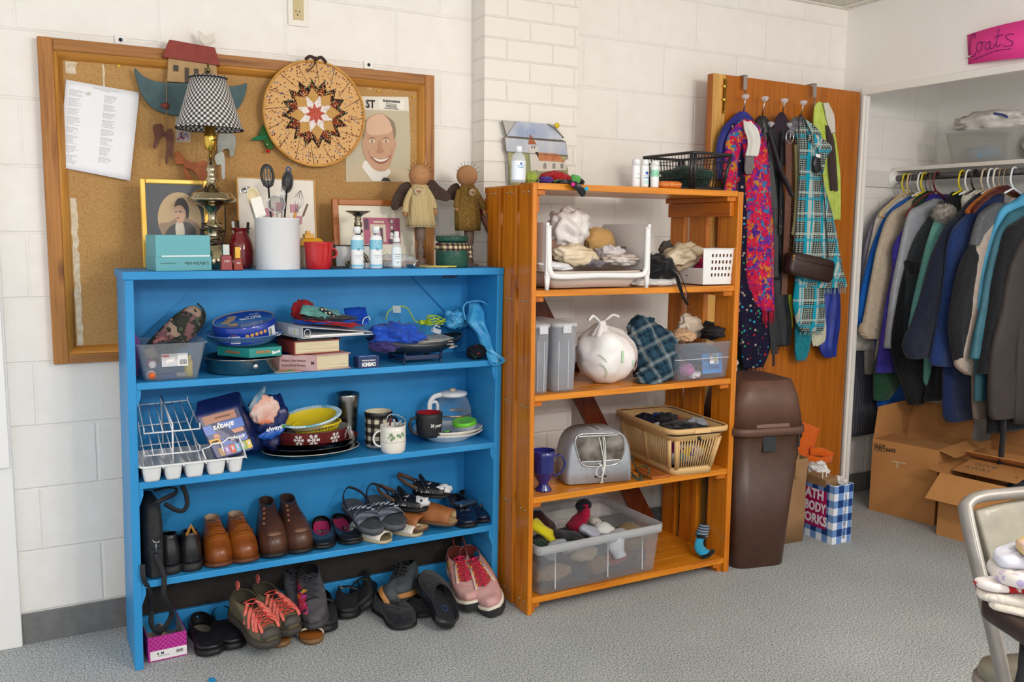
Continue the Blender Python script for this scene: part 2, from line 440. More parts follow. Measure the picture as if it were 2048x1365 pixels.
# the open closet door standing against the back wall
d0=VV((3.128,-.15,.012));d1=VV((4.052,-.122,.012));dx=(d1-d0).normalized();ang=math.atan2(dx.y,dx.x)
DW=(d1-d0).length
dr=tH('door_1','open wooden closet door with over-door hooks standing against the back wall','door',d0,ang);dr['kind']='structure'
DH=2.000
MB().box((.0,0,0),(DW,.036,DH)).bd('door_leaf',wood('#b8691c','#a55a14','z',.35,.5,coat=.3),dr,bevel=.001)
mb=MB().box((-.005,-.004,0),(.0,.036,DH));mb.box((0,-.0025,0),(.03,.0,DH))
e=MB().box((-.001,-.003,.0),(.068,-.0002,DH)).bd('door_edge_strip',wood('#dba659','#c98f42','z',.4),dr,bevel=.001);e['label']='pale wood edge strip'
mb=MB();mb.box((.052,-.006,DH-.165),(.072,-.003,DH-.015))
for zz in(DH-.05,DH-.105):
 mb.lathe([(.004,-.012),(.0125,-.004),(.0125,.004),(.004,.012)],12,c=(.061,-.009,zz),sy=.5)
 mb.ball((.048,-.007,zz),.004,n=8);mb.ball((.074,-.007,zz),.004,n=8)
mb.tube([(.061,-.013,DH-.02),(.061,-.013,DH-.155),(.056,-.013,DH-.16)],.004)
e=mb.bd('bolt',C('#c9a24a',.25,1.0),dr);e['label']='brass slide bolt'
# ================= bulletin board =================
BW=wood('#b5793a','#8d5423','z',.45,.8,'#5a2f12');BWX=wood('#a9713a','#7c4a20','x',.5,.8,'#5a2f12')
BWL=wood('#cf9346','#b07227','z',.35,.6);BWLX=wood('#c98b3d','#a86b24','x',.35,.6)
bd=tH('bulletin_board','large pin board of tan fibreboard in a worn brown wooden frame on the block wall','bulletin board',(.602,-.002,.909))
W_,H_=1.299,1.0
MB().box((.03,-.014,.03),(W_-.03,0,H_-.03)).bd('fibreboard_panel',None,bd)
mt,nt,b=new_mat('fibreboard');v=coords(nt)
n=nT(nt,v,7,5);n2=nT(nt,v,150,3)
c=mix(nt,.5,ramp(nt,n,[(.3,'#a97f4c'),(.7,'#c09458')]),ramp(nt,n2,[(.35,'#a27743'),(.6,'#c49a61')]))
c=mix(nt,ramp(nt,nT(nt,coords(nt,loc=(3,1,2)),11,6,.7),[(.66,(0,0,0,1)),(.7,(.8,.8,.8,1))]),c,'#d8c7ab')
lK(nt,c,b.inputs['Base Color']);bumpn(nt,b,n2,.3,.001);setp(b,rough=.9)
bd.children[0].data.materials.clear();bd.children[0].data.materials.append(mt)
def rail(a,b_,mat):MB().box(a,b_).bd('frame_rail',mat,bd,bevel=.003)
rail((.0,-.034,.0),(.042,0,H_),BW);rail((W_-.038,-.034,.0),(W_,0,H_),BW)
rail((.042,-.033,H_-.036),(W_-.038,0,H_),BWX);rail((.042,-.033,.0),(W_-.038,0,.03),BWX)
def mould(p,q,inn,mat):
 p,q,inn=VV(p),VV(q),VV(inn);ln=(q-p).normalized();mb=MB();rings=[]
 for pt,sg in((p,1),(q,-1)):
  ring=[]
  for k in range(7):
   a=PI/2*k/6;wd=.028*sin(a)
   ring.append(pt+inn*wd+ln*sg*wd+VV((0,-.03*cos(a)-.001,0)))
  ring.append(pt+VV((0,.0,0)));rings.append(ring)
 mb.loft(rings,None);return mb.bd('frame_moulding',mat,bd)
a,b_,zt,zb=.042,W_-.038,H_-.036,.03
mould((a,0,zt),(b_,0,zt),(0,0,-1),BWLX);mould((a,0,zb),(b_,0,zb),(0,0,1),BWLX)
mould((a,0,zb),(a,0,zt),(1,0,0),BWL);mould((b_,0,zb),(b_,0,zt),(-1,0,0),BWL)
def smear(x,z0,z1,wd,seed):
 mb=MB();N=40;L_=[];R_=[]
 for i in range(N+1):
  z=z0+(z1-z0)*i/N;q=noise.noise(VV((seed,z*30,0)));q2=noise.noise(VV((seed+5,z*40,0)))
  L_.append(VV((x+wd*.25*q,-.0147,z)));R_.append(VV((x+wd+wd*.35*q2,-.0147,z)))
 mb.loft([L_,R_],closed=0,cap=False,smooth=0);e=mb.bd('paint_smear',nZ('#ded2bd','#c9b08b',60,.9),bd);e['label']='white paint smear on the fibreboard'
smear(.07,.03,.52,.018,1);smear(.075,.9,.936,.03,2);smear(.178,.8,.936,.006,3)
# ================= blue bookcase =================
def bluepaint():
 mt,nt,b=new_mat('blue_paint');v=coords(nt)
 n=nT(nt,v,5,4);ch=nT(nt,coords(nt,loc=(4,2,7)),22,8,.75)
 c=ramp(nt,n,[(.3,'#2888c4'),(.7,'#3594d0')])
 c=mix(nt,ramp(nt,ch,[(.7,(0,0,0,1)),(.72,(1,1,1,1))]),c,'#9db4c4')
 lK(nt,c,b.inputs['Base Color']);bumpn(nt,b,nT(nt,coords(nt,(1,1,.2)),120,4),.1,.001);setp(b,rough=.4,spec=.3);return mt
BLUE=bluepaint()
X0,X1,YF,YB,ZT=.789,2.027,-.357,-.095,1.212
bk=tH('bookcase','tall bright blue painted wooden bookcase full of kitchenware and shoes','bookcase',(0,0,0))
TH=.024
MB().box((X0,YF,0),(X0+TH,YB,ZT-TH)).bd('side_panel',BLUE,bk,bevel=.002)
MB().box((X1-TH,YF,0),(X1,YB,ZT-TH)).bd('side_panel',BLUE,bk,bevel=.002)
MB().box((X0-.006,YF-.004,ZT-TH),(X1,YB,ZT)).bd('top_board',BLUE,bk,bevel=.002)
XI0,XI1=X0+TH,X1-TH
ZS=[.884,.584,.276]
for z in ZS:MB().box((XI0,YF,z-.021),(XI1,YB+.001,z)).bd('shelf',BLUE,bk,bevel=.002)
MB().box((XI0,YB-.012,.256),(XI1,YB,ZT-TH)).bd('back_panel',BLUE,bk)
MB().box((XI0,-.15,.001),(XI1,-.134,.08)).bd('back_rail',BLUE,bk,bevel=.002)
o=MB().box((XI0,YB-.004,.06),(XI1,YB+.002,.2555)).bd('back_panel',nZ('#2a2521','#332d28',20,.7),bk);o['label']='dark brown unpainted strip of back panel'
# corner brackets under the shelves, diagonal braces at the back
for z in ZS:
 for x,s in((XI0,1),(XI1,-1)):
  zz=z-.021
  MB().prism([(x,YF+.004,zz),(x+s*.012,YF+.004,zz),(x+s*.012,YF+.004,zz-.02),(x,YF+.004,zz-.055)],(0,.2,0)).bd('shelf_cleat',BLUE,bk)
def brace(p,q,wd=.11):
 p,q=VV(p),VV(q);d=(q-p).normalized();n=VV((-d.z,0,d.x))*wd/2
 MB().prism([p-n,q-n,q+n,p+n],(0,.012,0)).bd('diagonal_brace',BLUE,bk)
MB().prism([(XI0+.001,YB-.022,1.187),(XI0+.24,YB-.022,1.187),(XI0+.001,YB-.022,.95)],(0,.0095,0)).bd('corner_board',BLUE,bk)
MB().prism([(XI1-.001,YB-.022,1.187),(XI1-.24,YB-.022,1.187),(XI1-.001,YB-.022,.95)],(0,.0095,0)).bd('corner_board',BLUE,bk)
for o in[q for q in bpy.data.objects if q.parent==bk]:
 for v in o.data.vertices:v.co.x+=.013*(v.co.z-1.2)
# ================= orange pine shelf =================
PZ=[wood('#d37d1a','#b9600c','z',.3,.7,'#6b2f0c',.4,i)for i in range(4)]
PX=[wood('#db8820','#c46c10','x',.3,.7,'#7a3a10',.4,i)for i in range(2)]
PY=wood('#c76f17','#aa550b','y',.35,.7,None,.3)
ps=tH('slatted_shelf','orange varnished pine shelf unit with slatted sides and four tiers','shelf unit',(0,0,0))
QX0,QX1,QF,QB,QT=1.985,2.955,-.556,-.125,1.502
# left side slats, right side slats
OX,IX,RX,RXO=2.029,2.047,2.925,2.95
for i,(y0,y1)in enumerate(((-.556,-.462),(-.44,-.34),(-.315,-.222))):
 sl=MB().box((OX,y0,.0),(IX,y1,QT-.003*i)).bd('side_slat',PZ[i%4],ps,bevel=.003)
 mb=MB()
 for z in(QT-.03,1.105,.74,.375,.045):
  for k in(.3,.62):
   mb.ball((OX-.001,y0+(y1-y0)*k,z),.005,n=8,sc3=(.6,1,1))
 mb.bd('bolt',C('#b9b2a0',.3,1.0),sl)
for i,(y0,y1)in enumerate(((-.556,-.443),(-.376,-.27),(-.238,-.15))):
 MB().box((RX,y0,.0),(RXO,y1,QT-.004)).bd('side_slat',PZ[(i+2)%4],ps,bevel=.003)
QS=[1.486,1.143,.783,.424,.06]
for j,z in enumerate(QS):
 z1=z if j else QT-.001
 n=4;y0=-.553;wd=(.553-.16)/n
 for k in range(n):
  MB().box((IX+.0005,y0+k*wd+(.0015 if k else 0),z1-.022),(RX-.0005,y0+(k+1)*wd-.0015,z1)).bd('tier_board',PX[(k+j)%2],ps,bevel=.002)
 zz=z1-.022
 for x0,x1 in((IX+.0008,IX+.036),(RX-.045,RX-.0008)):
  MB().box((x0,-.545,zz-.018),(x1,-.17,zz-.0002)).bd('cleat',PY,ps,bevel=.002)
MB().box((RX-.022,-.535,1.405),(RX-.001,-.16,1.4605)).bd('cleat',PY,ps,bevel=.002)
MB().box((IX+.001,-.535,1.405),(IX+.02,-.16,1.4605)).bd('cleat',PY,ps,bevel=.002)
MB().box((IX+.001,-.54,0),(IX+.02,-.16,.019)).bd('foot_cleat',PY,ps,bevel=.002)
MB().box((RX-.022,-.54,0),(RX-.001,-.16,.019)).bd('foot_cleat',PY,ps,bevel=.002)
p,q=VV((2.06,-.15,1.44)),VV((2.9,-.15,.01));d=(q-p).normalized();nn=VV((-d.z,0,d.x))*.042
b_=MB().prism([p-nn,q-nn,q+nn,p+nn],(0,.018,0)).bd('diagonal_brace',wood('#6b2e12','#54200b','z',.4),ps,bevel=.002);b_['label']='dark red-brown diagonal board across the back'
# ================= photograph-measured helpers =================
def rp(cx,rows,Y,z0=None):
 c=aY(cx,rows[len(rows)//2][1],Y);cp=cos(math.atan2(c.x-CPOS.x,c.y-CPOS.y));out=[]
 for hw,py in rows:
  a,b_=aY(cx-hw,py,Y),aY(cx+hw,py,Y);out.append([(b_.x-a.x)/2*cp,(a.z+b_.z)/2])
 zb=min(q[1]for q in out)
 if z0 is None:z0=zb
 zt=max(q[1]for q in out);k=(zt-z0)/(zt-zb)
 return VV((c.x,Y,z0)),[(r,(z-zb)*k)for r,z in out]
def tr(pts,ax,v):return[at(px,py,ax,v)for px,py in pts]
def flat(mb,pts,Y,th,mat=None):
 return mb.prism(tr(pts,'y',Y),(0,th,0),mat)
def ell(cx,cy,a,b_,n=28,rot=0,a0=0,a1=2*PI):
 return[(cx+a*cos(a0+(a1-a0)*i/n)*cos(rot)-b_*sin(a0+(a1-a0)*i/n)*sin(rot),cy+a*cos(a0+(a1-a0)*i/n)*sin(rot)+b_*sin(a0+(a1-a0)*i/n)*cos(rot))for i in range(n)]
def sm2(pts,n=5,loop=1):return[(q.x,q.y)for q in spl([VV((a,b_,0))for a,b_ in pts],n,loop)]
def lay(mb,pts,Y,k,mat):return mb.poly(tr(pts,'y',Y-.0006*k),mat)
def solo(mb,name,label,cat,c,mat=None,group=None,**k):
 c=VV(c);mb.xf(MT(-c));return tag(mb.bd(name,mat,loc=c,**k),label,cat,group)
def wl(parent,mb,name,mat=None,label=None,**k):
 o=mb.bd(name,mat,parent,local=False,**k)
 if label:o['label']=label
 return o
def floral(name,cols,scale):
 mt,nt,b=new_mat('floral_'+name);v=coords(nt);nz_=nt.nodes.new('ShaderNodeTexNoise');nz_.inputs['Scale'].default_value=scale;lK(nt,v,nz_.inputs[0])
 c=None
 for k,s in enumerate((scale,scale*2.1)):
  vo=nt.nodes.new('ShaderNodeTexVoronoi');vo.inputs['Scale'].default_value=s;lK(nt,mix(nt,.04/(k+1),v,nz_.outputs['Color']),vo.inputs['Vector'])
  sp=nt.nodes.new('ShaderNodeSeparateColor');lK(nt,vo.outputs['Color'],sp.inputs[0]);cc=ramp(nt,sp.outputs[k],[(i/len(cols),q)for i,q in enumerate(cols)],'CONSTANT')
  c=cc if c is None else mix(nt,mN(nt,'LESS_THAN',vo.outputs['Distance'],.42),c,cc)
 lK(nt,c,b.inputs['Base Color']);bumpn(nt,b,nT(nt,v,60,3),.3,.002);setp(b,rough=.85,spec=.2);return mt
def dT(name,base,dots,scale,size=.35,rough=.9,tint=None):
 key=('dot',name)
 if key in _mats:return _mats[key]
 mt,nt,b=new_mat('print_'+name);v=coords(nt)
 vo=nt.nodes.new('ShaderNodeTexVoronoi');vo.inputs['Scale'].default_value=scale;lK(nt,v,vo.inputs['Vector'])
 sp=nt.nodes.new('ShaderNodeSeparateColor');lK(nt,vo.outputs['Color'],sp.inputs[0])
 n=len(dots);cc=ramp(nt,sp.outputs[0],[(i/n,c)for i,c in enumerate(dots)],'CONSTANT')
 msk=mN(nt,'LESS_THAN',vo.outputs['Distance'],size)
 bb=base if tint is None else ramp(nt,nT(nt,v,8),[(.35,base),(.65,tint)])
 lK(nt,mix(nt,msk,bb,cc),b.inputs['Base Color']);setp(b,rough=rough,spec=.2)
 bumpn(nt,b,nT(nt,v,500,2),.15,.001);_mats[key]=mt;return mt
WHITE=C('#eeeeec',.35);BLACK=C('#121214',.4);INK=C('#1b1b1d',.7)
SILV=C('#c9c9cc',.2,1.0);BRASS=C('#b9a878',.16,1.0);GOLD=C('#d8ac52',.25,1.0)
# ---- outlet, clips, sheet, pins ----
t=tH('wall_outlet','cream electrical socket in a white cover plate high on the block wall','socket',(1.405,-.001,2.06))
MB().box((-.035,-.006,-.026),(.035,0,.09)).bd('cover_plate',C('#ece6da',.35),t,bevel=.002)
mb=MB().box((-.0175,-.0085,-.006),(.0185,-.006,.07));mb.bd('socket_face',C('#c9b583',.4),t,bevel=.001)
mb=MB();mb.box((-.0095,-.0092,.017),(-.0075,-.0084,.027));mb.box((.002,-.0092,.017),(.004,-.0084,.025));mb.lathe([(.0024,0),(.0024,.0008)],10,M=MT((-.003,-.0084,.0105))@MR(PI/2,4,'X'));mb.bd('socket_slots',BLACK,t)
for px,py,lb in((241,80,'white mounting clip above the left part of the pin board'),(737,130,'clear mounting clip above the right part of the pin board')):
 c=aY(px,py,-.004);t=tH('mounting_clip',lb,'clip',(c.x,-.004,c.z))
 MB().box((-.017,-.003,-.014),(.017,.003,.014)).bd('clip_plate',C('#f0eee8',.2),t,bevel=.001)
 MB().ball((0,-.005,0),.006,None,10,(1,.6,1)).bd('screw',C('#27323f',.3,.8),t)
def sheet_of_paper():
 Y=-.021
 P4=[aY(132,159,Y),aY(279,185,Y-.006),aY(260,362,Y-.012),aY(117,334,Y-.004)]
 t=tH('paper_sheet','white sheet with two columns of small print pinned to the left of the board','paper',P4[0])
 rings=[]
 for j in range(13):
  v=j/12;ring=[]
  for i in range(9):
   u=i/8;p=P4[0]*(1-u)*(1-v)+P4[1]*u*(1-v)+P4[2]*u*v+P4[3]*(1-u)*v
   p.y+=.004*sin(u*3+v*2);ring.append(p)
  rings.append(ring)
 mb=MB().loft(rings,closed=0,cap=0);wl(t,mb,'sheet',C('#f2f1f4',.7),solid=.0004)
 rnd=random.Random(4);mb=MB()
 def q(u,v):
  p=P4[0]*(1-u)*(1-v)+P4[1]*u*(1-v)+P4[2]*u*v+P4[3]*(1-u)*v;p.y+=.004*sin(u*3+v*2)-.0008;return p
 def ln(u,v,w_,h=.0042):mb.poly([q(u,v),q(u+w_,v),q(u+w_,v+h),q(u,v+h)])
 ln(.36,.035,.36);ln(.47,.052,.13);ln(.05,.035,.07)
 for u0 in(.06,.53):
  v=.1
  while v<.86:
   for k in range(rnd.randint(5,8)):
    w_=rnd.uniform(.08,.17)if k else .15
    u=u0
    while u<u0+w_:s=rnd.uniform(.012,.03);ln(u,v,s,.0045 if k else .006);u+=s+.006
    v+=.0125
   v+=.018
 wl(t,mb,'printing',C('#a9a9ad',.8))
 mb=MB().ball(aY(178,187,Y-.01),.005,n=10);wl(t,mb,'push_pin',C('#dcd9c9',.3))
sheet_of_paper()
for px,py,lb in((238,132,'yellow pushpin in the upper left of the board frame'),(827,193,'yellow pushpin in the upper right corner of the board'),(757,182,'yellow pushpin above the magazine cover')):
 c=aY(px,py,-.02 if px>300 else-.034)
 solo(MB().ball(c,.0045,n=10,sc3=(1,.8,1)),'pushpin',lb,'pin',c,C('#e0c21c',.35))
# ---- magazine cover with a smiling man ----
def magazine():
 Y=-.018;K=Y
 t=tH('magazine_cover','old magazine cover with a smiling bald man pinned right of the quilted hoop','magazine cover',aY(692,364,Y))
 out=[(690,192),(817,194),(821,280),(820,364),(692,364)]
 mb=MB();flat(mb,out,Y,.002,C('#d8cdb5',.6));wl(t,mb,'cover_sheet')
 mb=MB()
 lay(mb,[(690,193),(816,195),(818,222),(690,218)],Y,1,C('#e4dccb',.6))
 lay(mb,[(690,219),(818,223),(821,280),(820,363),(692,363)],Y,1,C('#c3b79a',.6))
 lay(mb,[(758,199),(808,200),(809,219),(758,217)],Y,2,C('#efe9dc',.6))
 SK,SK2,SK3=C('#c79a78',.6),C('#b88366',.6),C('#dab394',.6)
 lay(mb,[(693,345),(712,331),(735,323),(757,350),(785,331),(805,338),(819,348),(820,363),(693,363)],Y,2,C('#c9b795',.6))
 lay(mb,[(728,322),(724,335),(745,362),(768,362),(782,345),(768,320)],Y,3,C('#ece6da',.6))
 lay(mb,[(762,362),(767,355),(776,356),(782,363)],Y,4,C('#3d3434',.6))
 lay(mb,sm2([(724,290),(727,268),(731,245),(745,230),(764,227),(781,238),(789,258),(789,282),(792,282),(792,294),(786,312),(776,338),(760,343),(745,336),(731,316)],4),Y,5,SK)
 lay(mb,sm2([(733,246),(746,232),(764,229),(780,240),(784,262),(760,270),(737,268)],4),Y,6,SK3)
 lay(mb,sm2([(787,243),(792,262),(789,280),(786,262),(779,242),(770,231)],3),Y,7,C('#8d7a60',.6))
 lay(mb,sm2([(726,262),(730,246),(734,240),(731,262),(728,278)],3),Y,7,C('#9b8768',.6))
 for x in(744,772):
  lay(mb,ell(x,283,6,2.2),Y,7,C('#e9dccb',.6));lay(mb,ell(x,283,2,2),Y,8,C('#4c4038',.6))
  lay(mb,sm2([(x-8,278),(x,274),(x+8,277),(x,276.5)],3),Y,8,C('#8a6a50',.6))
 lay(mb,sm2([(757,283),(755,298),(753,304),(760,308),(768,304),(764,296),(762,284)],3),Y,7,SK2)
 lay(mb,sm2([(742,313),(756,318),(770,317),(781,311),(774,324),(760,328),(748,322)],3),Y,7,C('#9c5b47',.6))
 lay(mb,sm2([(746,315),(758,319),(770,318),(778,314),(770,322),(756,323)],3),Y,8,C('#efe8da',.6))
 for s in((736,300,741,320),(784,298,781,318)):lay(mb,[(s[0],s[1]),(s[0]+1.5,s[1]),(s[2]+1,s[3]),(s[2],s[3])],Y,8,SK2)
 wl(t,mb,'picture')
 Xd=(aY(817,205,Y)-aY(700,203,Y))
 def tx(b_,px,py,h,wd,f=0,ya=1):text(b_,h,INK,t,M=fQ(aY(px,py,Y-.003),(1,0,0),(0,0,1)),width=wd,bold=f,world=True)
 tx('ST',741,209,.04,.034,.001);tx('THE CASE FOR THE REPUBLICANS',783,203,.011,.066,.0003)
 tx('By Congressman',783,208,.006,.04);tx('A FOOTBALL COACH SAYS',783,211.5,.005,.045);tx("I'M THROUGH WITH",783,214,.0065,.04);tx('HIGH-SCHOOL FOOTBALL',783,217.3,.0065,.055)
magazine()
# ---- quilted hoop ----
def hoop():
 c=aY(630,228,-.052);R=.1765
 t=tH('quilted_hoop','round embroidery hoop with a folded star quilt hanging on the board frame','wall decoration',c,rot=(.04,0,0))
 mb=MB();pts=[(R*cos(2*PI*i/72),0,R*sin(2*PI*i/72))for i in range(72)]
 mb.tube(pts,.0045,8,loop=1,flat=(1,2.2));mb.bd('hoop_ring',wood('#d9a04e','#c98c3a','x',.4,.5),t)
 FB=dT('fabric_beige','#d9ab72',['#7b3b2c','#5d6f8a','#8c4a30','#d9ab72','#6b3325'],115,.32)
 FD=dT('fabric_dark','#2c211b',['#a33225','#d6a94a','#5d7a4d','#2c211b','#c9b89b'],200,.42)
 FR=dT('fabric_rust','#7c3722',['#e1b25c','#d9c7a1','#a0482e','#7c3722'],190,.4)
 FT=dT('fabric_tan','#c99a5a',['#a0703a','#c99a5a','#8b6a3a'],260,.3)
 FW=dT('fabric_white','#e9e0d8',['#b9857c','#e9e0d8','#7f6d70'],210,.3)
 FP=dT('fabric_red','#b8503f',['#e0a091','#b8503f','#d9836f'],260,.3)
 mb=MB()
 def disk(r,k,mt):mb.poly([(r*cos(2*PI*i/64),-.0007*k,r*sin(2*PI*i/64))for i in range(64)],mt)
 def star(n,r0,r1,k,mt,ph=.0):
  mb.poly([((r0 if i%2 else r1)*cos(PI*i/n+ph),-.0007*k,(r0 if i%2 else r1)*sin(PI*i/n+ph))for i in range(2*n)],mt)
 disk(R*.99,0,FB)
 DK=C('#4a2f20',.9)
 for i in range(16):
  a=PI*(i+.5)/8+.06;b_=a+.12;p=lambda r,q:(r*cos(q),-.0008,r*sin(q))
  mb.poly([p(R*.6,a),p(R*.975,b_),p(R*.97,b_-.014),p(R*.6,a-.012)],DK)
 star(16,R*.5,R*.67,2,FD,.1);star(16,R*.4,R*.58,3,FR,.1)
 star(8,R*.34,R*.5,4,FT,.12);star(8,R*.2,R*.37,5,FW,.12+PI/8);star(8,R*.11,R*.21,6,FP,.12)
 mb.add([(R*.99*cos(2*PI*i/48),.01,R*.99*sin(2*PI*i/48))for i in range(48)],[list(range(48))],FB)
 mb.bd('star_quilt',None,t)
 mb=MB();RB=C('#3a241c',.8)
 q=spl([(-.035,-.008,R-.0),(-.02,-.012,R+.012),(0,-.016,R+.006),(.02,-.012,R+.012),(.038,-.008,R-.004)],6);mb.tube(q,.004,6,flat=(.5,1.6))
 mb.tube(spl([(0,-.014,R+.005),(-.01,-.016,R-.02),(-.03,-.014,R-.04)],6),.004,6,flat=(.5,1.6));mb.ball((0,-.014,R+.006),.008,n=8)
 mb.bd('ribbon_bow',RB,t)
hoop()
# ---- the ark ----
def ark():
 Y=-.05
 t=tH('ark_wall_hanging','painted wooden ark with a red roofed house, blue hull and hanging animals','wall hanging',aY(382,180,Y))
 mb=MB();flat(mb,sm2([(269,136),(284,150),(306,161),(335,165),(380,167),(430,173),(462,173),(482,170),(493,166),(493,180),(484,205),(470,222),(440,234),(390,233),(340,229),(310,218),(290,198),(277,170)],4),Y,.016)
 wl(t,mb,'hull',nZ('#3f565a','#4b6467',25,.7),bevel=.002)
 mb=MB();flat(mb,[(337,115),(433,131),(436,170),(334,163)],Y+.003,.012);wl(t,mb,'house',nZ('#ac8a5c','#b99667',25,.7),bevel=.001)
 mb=MB()
 for x,y,a,b_ in((347,130,10,12),(370,135,8,30),(389,137,8,28),(410,136,10,14)):flat(mb,[(x,y),(x+a,y+1),(x+a,y+b_+1),(x,y+b_)],Y-.0005,.003)
 wl(t,mb,'painted_windows',C('#4b4238',.8))
 mb=MB();flat(mb,[(339,79),(430,95),(441,132),(434,130),(325,114)],Y-.006,.022);wl(t,mb,'roof',nZ('#832f27','#8f3a2d',30,.7),bevel=.0015)
 mb=MB();flat(mb,sm2([(397,61),(405,66),(411,76),(419,70),(429,66),(427,74),(431,79),(427,82),(418,86),(410,89),(402,83),(398,72)],3),Y+.002,.006);wl(t,mb,'dove',C('#ded6c8',.7),bevel=.001)
 TW=C('#a98553',.9)
 def cord(a,b_,nm='twine',dy=-.004):
  p,q=aY(a[0],a[1],Y+dy),aY(b_[0],b_[1],Y+dy);wl(t,MB().tube([p,(p+q)/2+VV((.001,0,0)),q],.0012,6),nm,TW)
 cord((332,158),(334,262));cord((328,230),(329,250));cord((384,232),(384,310));cord((390,232),(392,325))
 bd_=wl(t,MB().ball(aY(332,212,Y-.008),.0105,n=14),'wooden_bead',C('#7c2f22',.35));wl(t,MB().ball(aY(325,211,Y-.004),.0065,n=10),'wooden_bead',C('#7c2f22',.35))
 def animal(pts,mat,nm,dy=0):mb=MB();flat(mb,sm2(pts,3),Y+dy,.009);return wl(t,mb,nm,mat,bevel=.001)
 HB=nZ('#5d3327','#6b3e2e',30,.7)
 animal([(306,253),(314,248),(325,249),(327,262),(334,266),(333,272),(322,275),(312,295),(306,294),(310,275)],HB,'horse_front',.002)
 animal([(333,262),(342,257),(347,264),(348,280),(345,312),(340,313),(338,298),(336,325),(331,324),(334,290),(332,275)],HB,'horse_back',-.014)
 GB=nZ('#a4592c','#8f4a22',18,.7,lo=.45,hi=.55)
 animal([(349,306),(360,304),(372,320),(390,325),(408,322),(416,330),(414,352),(404,366),(396,352),(385,340),(372,336),(366,328),(352,327)],GB,'giraffe_body',-.006)
 animal([(368,328),(376,344),(384,356),(398,378),(392,384),(376,362),(368,345)],GB,'giraffe_leg',.002)
 SG=nZ('#8f9088','#a2a39b',30,.7)
 animal([(438,268),(470,270),(468,310),(460,312),(458,298),(446,300),(444,310),(436,306)],SG,'elephant',.006)
 animal([(430,312),(448,306),(450,355),(444,356),(442,330),(434,330)],C('#b7b7ae',.7),'sheep',-.004)
ark()
# small plastic bag of pins behind the twine
mb=MB();flat(mb,[(351,232),(383,233),(381,285),(352,284)],-.024,.004)
t=tH('plastic_bag','small clear bag of coloured pins pinned under the ark hull','bag',aY(367,260,-.024))
wl(t,mb,'bag_film',clear(milk=.2),bevel=.001)
mb=MB();rnd=random.Random(3);pm=[C('#9b2434',.4),C('#473a9a',.4),C('#c8c8d2',.3)]
for i in range(14):mb.ball(at(rnd.uniform(356,378),rnd.uniform(266,281),'y',-.0255),.0035,pm[i%3],8)
wl(t,mb,'pins')
# green chilli ornament, mostly behind the hoop
t=tH('felt_ornament','green felt ornament with a red ball peeking from behind the quilted hoop','ornament',aY(526,275,-.035))
mb=MB();flat(mb,sm2([(526,250),(534,258),(540,275),(547,292),(540,301),(533,294),(524,276),(518,270)],3),-.04,.014);wl(t,mb,'felt_body',cloth('#2f5a28','#3b6b2e'),bevel=.003)
mb=MB();flat(mb,sm2([(502,279),(516,272),(534,270),(530,278),(516,281)],3),-.046,.005);wl(t,mb,'felt_leaf',cloth('#1d6b45'))
wl(t,MB().ball(aY(536,302,-.04),.0075,n=12),'pompom',cloth('#b3201c'))
wl(t,MB().ball(aY(534,289,-.048),.003,n=8),'sequin',C('#b9c4c4',.2,1.0))
# ================= on top of the bookcase =================
ZB=1.2125
# teal shoe box (a lid over a shallow base, printed upside down)
p=aY(312,541,-.35);t=tH('shoe_box','teal cardboard shoe box with upside-down lettering at the left end of the bookcase top','box',(p.x,-.35,ZB),.13)
bw=.163;TEAL=C('#55a0a8',.4)
MB().box((0,0,0),(bw,.115,.042)).bd('lid',TEAL,t,bevel=.0008);MB().box((.002,.002,.042),(bw-.002,.113,.106)).bd('box_body',C('#57a5ae',.4),t,bevel=.0008)
e=MB().box((.018,.0012,.0405),(bw-.004,.0018,.0455)).bd('paper_label',WHITE,t)
text('LifeStride',.015,C('#1d3c44',.5),t,M=MT((.118,-.0006,.022))@XZ@MR(PI,4,'Z'),width=.07)
text('www.lifestride.com',.006,C('#3a6c75',.5),t,M=MT((.035,-.0006,.022))@XZ@MR(PI,4,'Z'),width=.045)
# oval portrait in a gold frame leaning on the wall
def framed(nm,label,L,R,T,B_,Y,bwid,fmat,mat_c,tilt=.1,z0=ZB,rz=.0,th=.018):
 a=aY(L,T,Y);b_=aY(R,T,Y);h=(a.z-z0)/cos(tilt);wd=(b_-a).length
 t=tH(nm,label,'picture',(a.x,Y-sin(tilt)*h,z0),rot=(-tilt,0,rz))
 rails=[((0,0,0),(bwid,th,h)),((wd-bwid,0,0),(wd,th,h)),((bwid,0,h-bwid),(wd-bwid,th,h)),((bwid,0,0),(wd-bwid,th,bwid))]
 for q in rails:
  f=MB().box(*q).bd('frame_rail',fmat,t,bevel=.003)
 MB().box((bwid,.006,bwid),(wd-bwid,th,h-bwid)).bd('mount',mat_c,t)
 return t,wd,h
def oval_mesh(cx,cz,a,b_,y,mat,mb):mb.poly([(cx+a*cos(2*PI*i/40),y,cz+b_*sin(2*PI*i/40))for i in range(40)],mat)
t,fw,fh=framed('framed_portrait','gold framed oval portrait of a young man in a dark coat behind the teal box',279,416,356,475,-.13,.016,nZ('#d2a645','#e0bb62',9,.3,.6),C('#2b2b30',.25),.05)
pc=MB();cx,cz=fw*.56,fh*.55
def pm_(pts,k,mat):pc.poly([(cx+x*.064,.0058-k*.0003,cz+z*.088)for x,z in sm2(pts,4)],mat)
oval_mesh(cx,cz,.066,.086,.0058,C('#c9a877',.5),pc)
pm_([(-.98,-.2),(-.5,-.1),(0,.1),(.5,.0),(.95,-.3),(.7,-.8),(0,-1),(-.7,-.75)],1,C('#9c7d5a',.5))
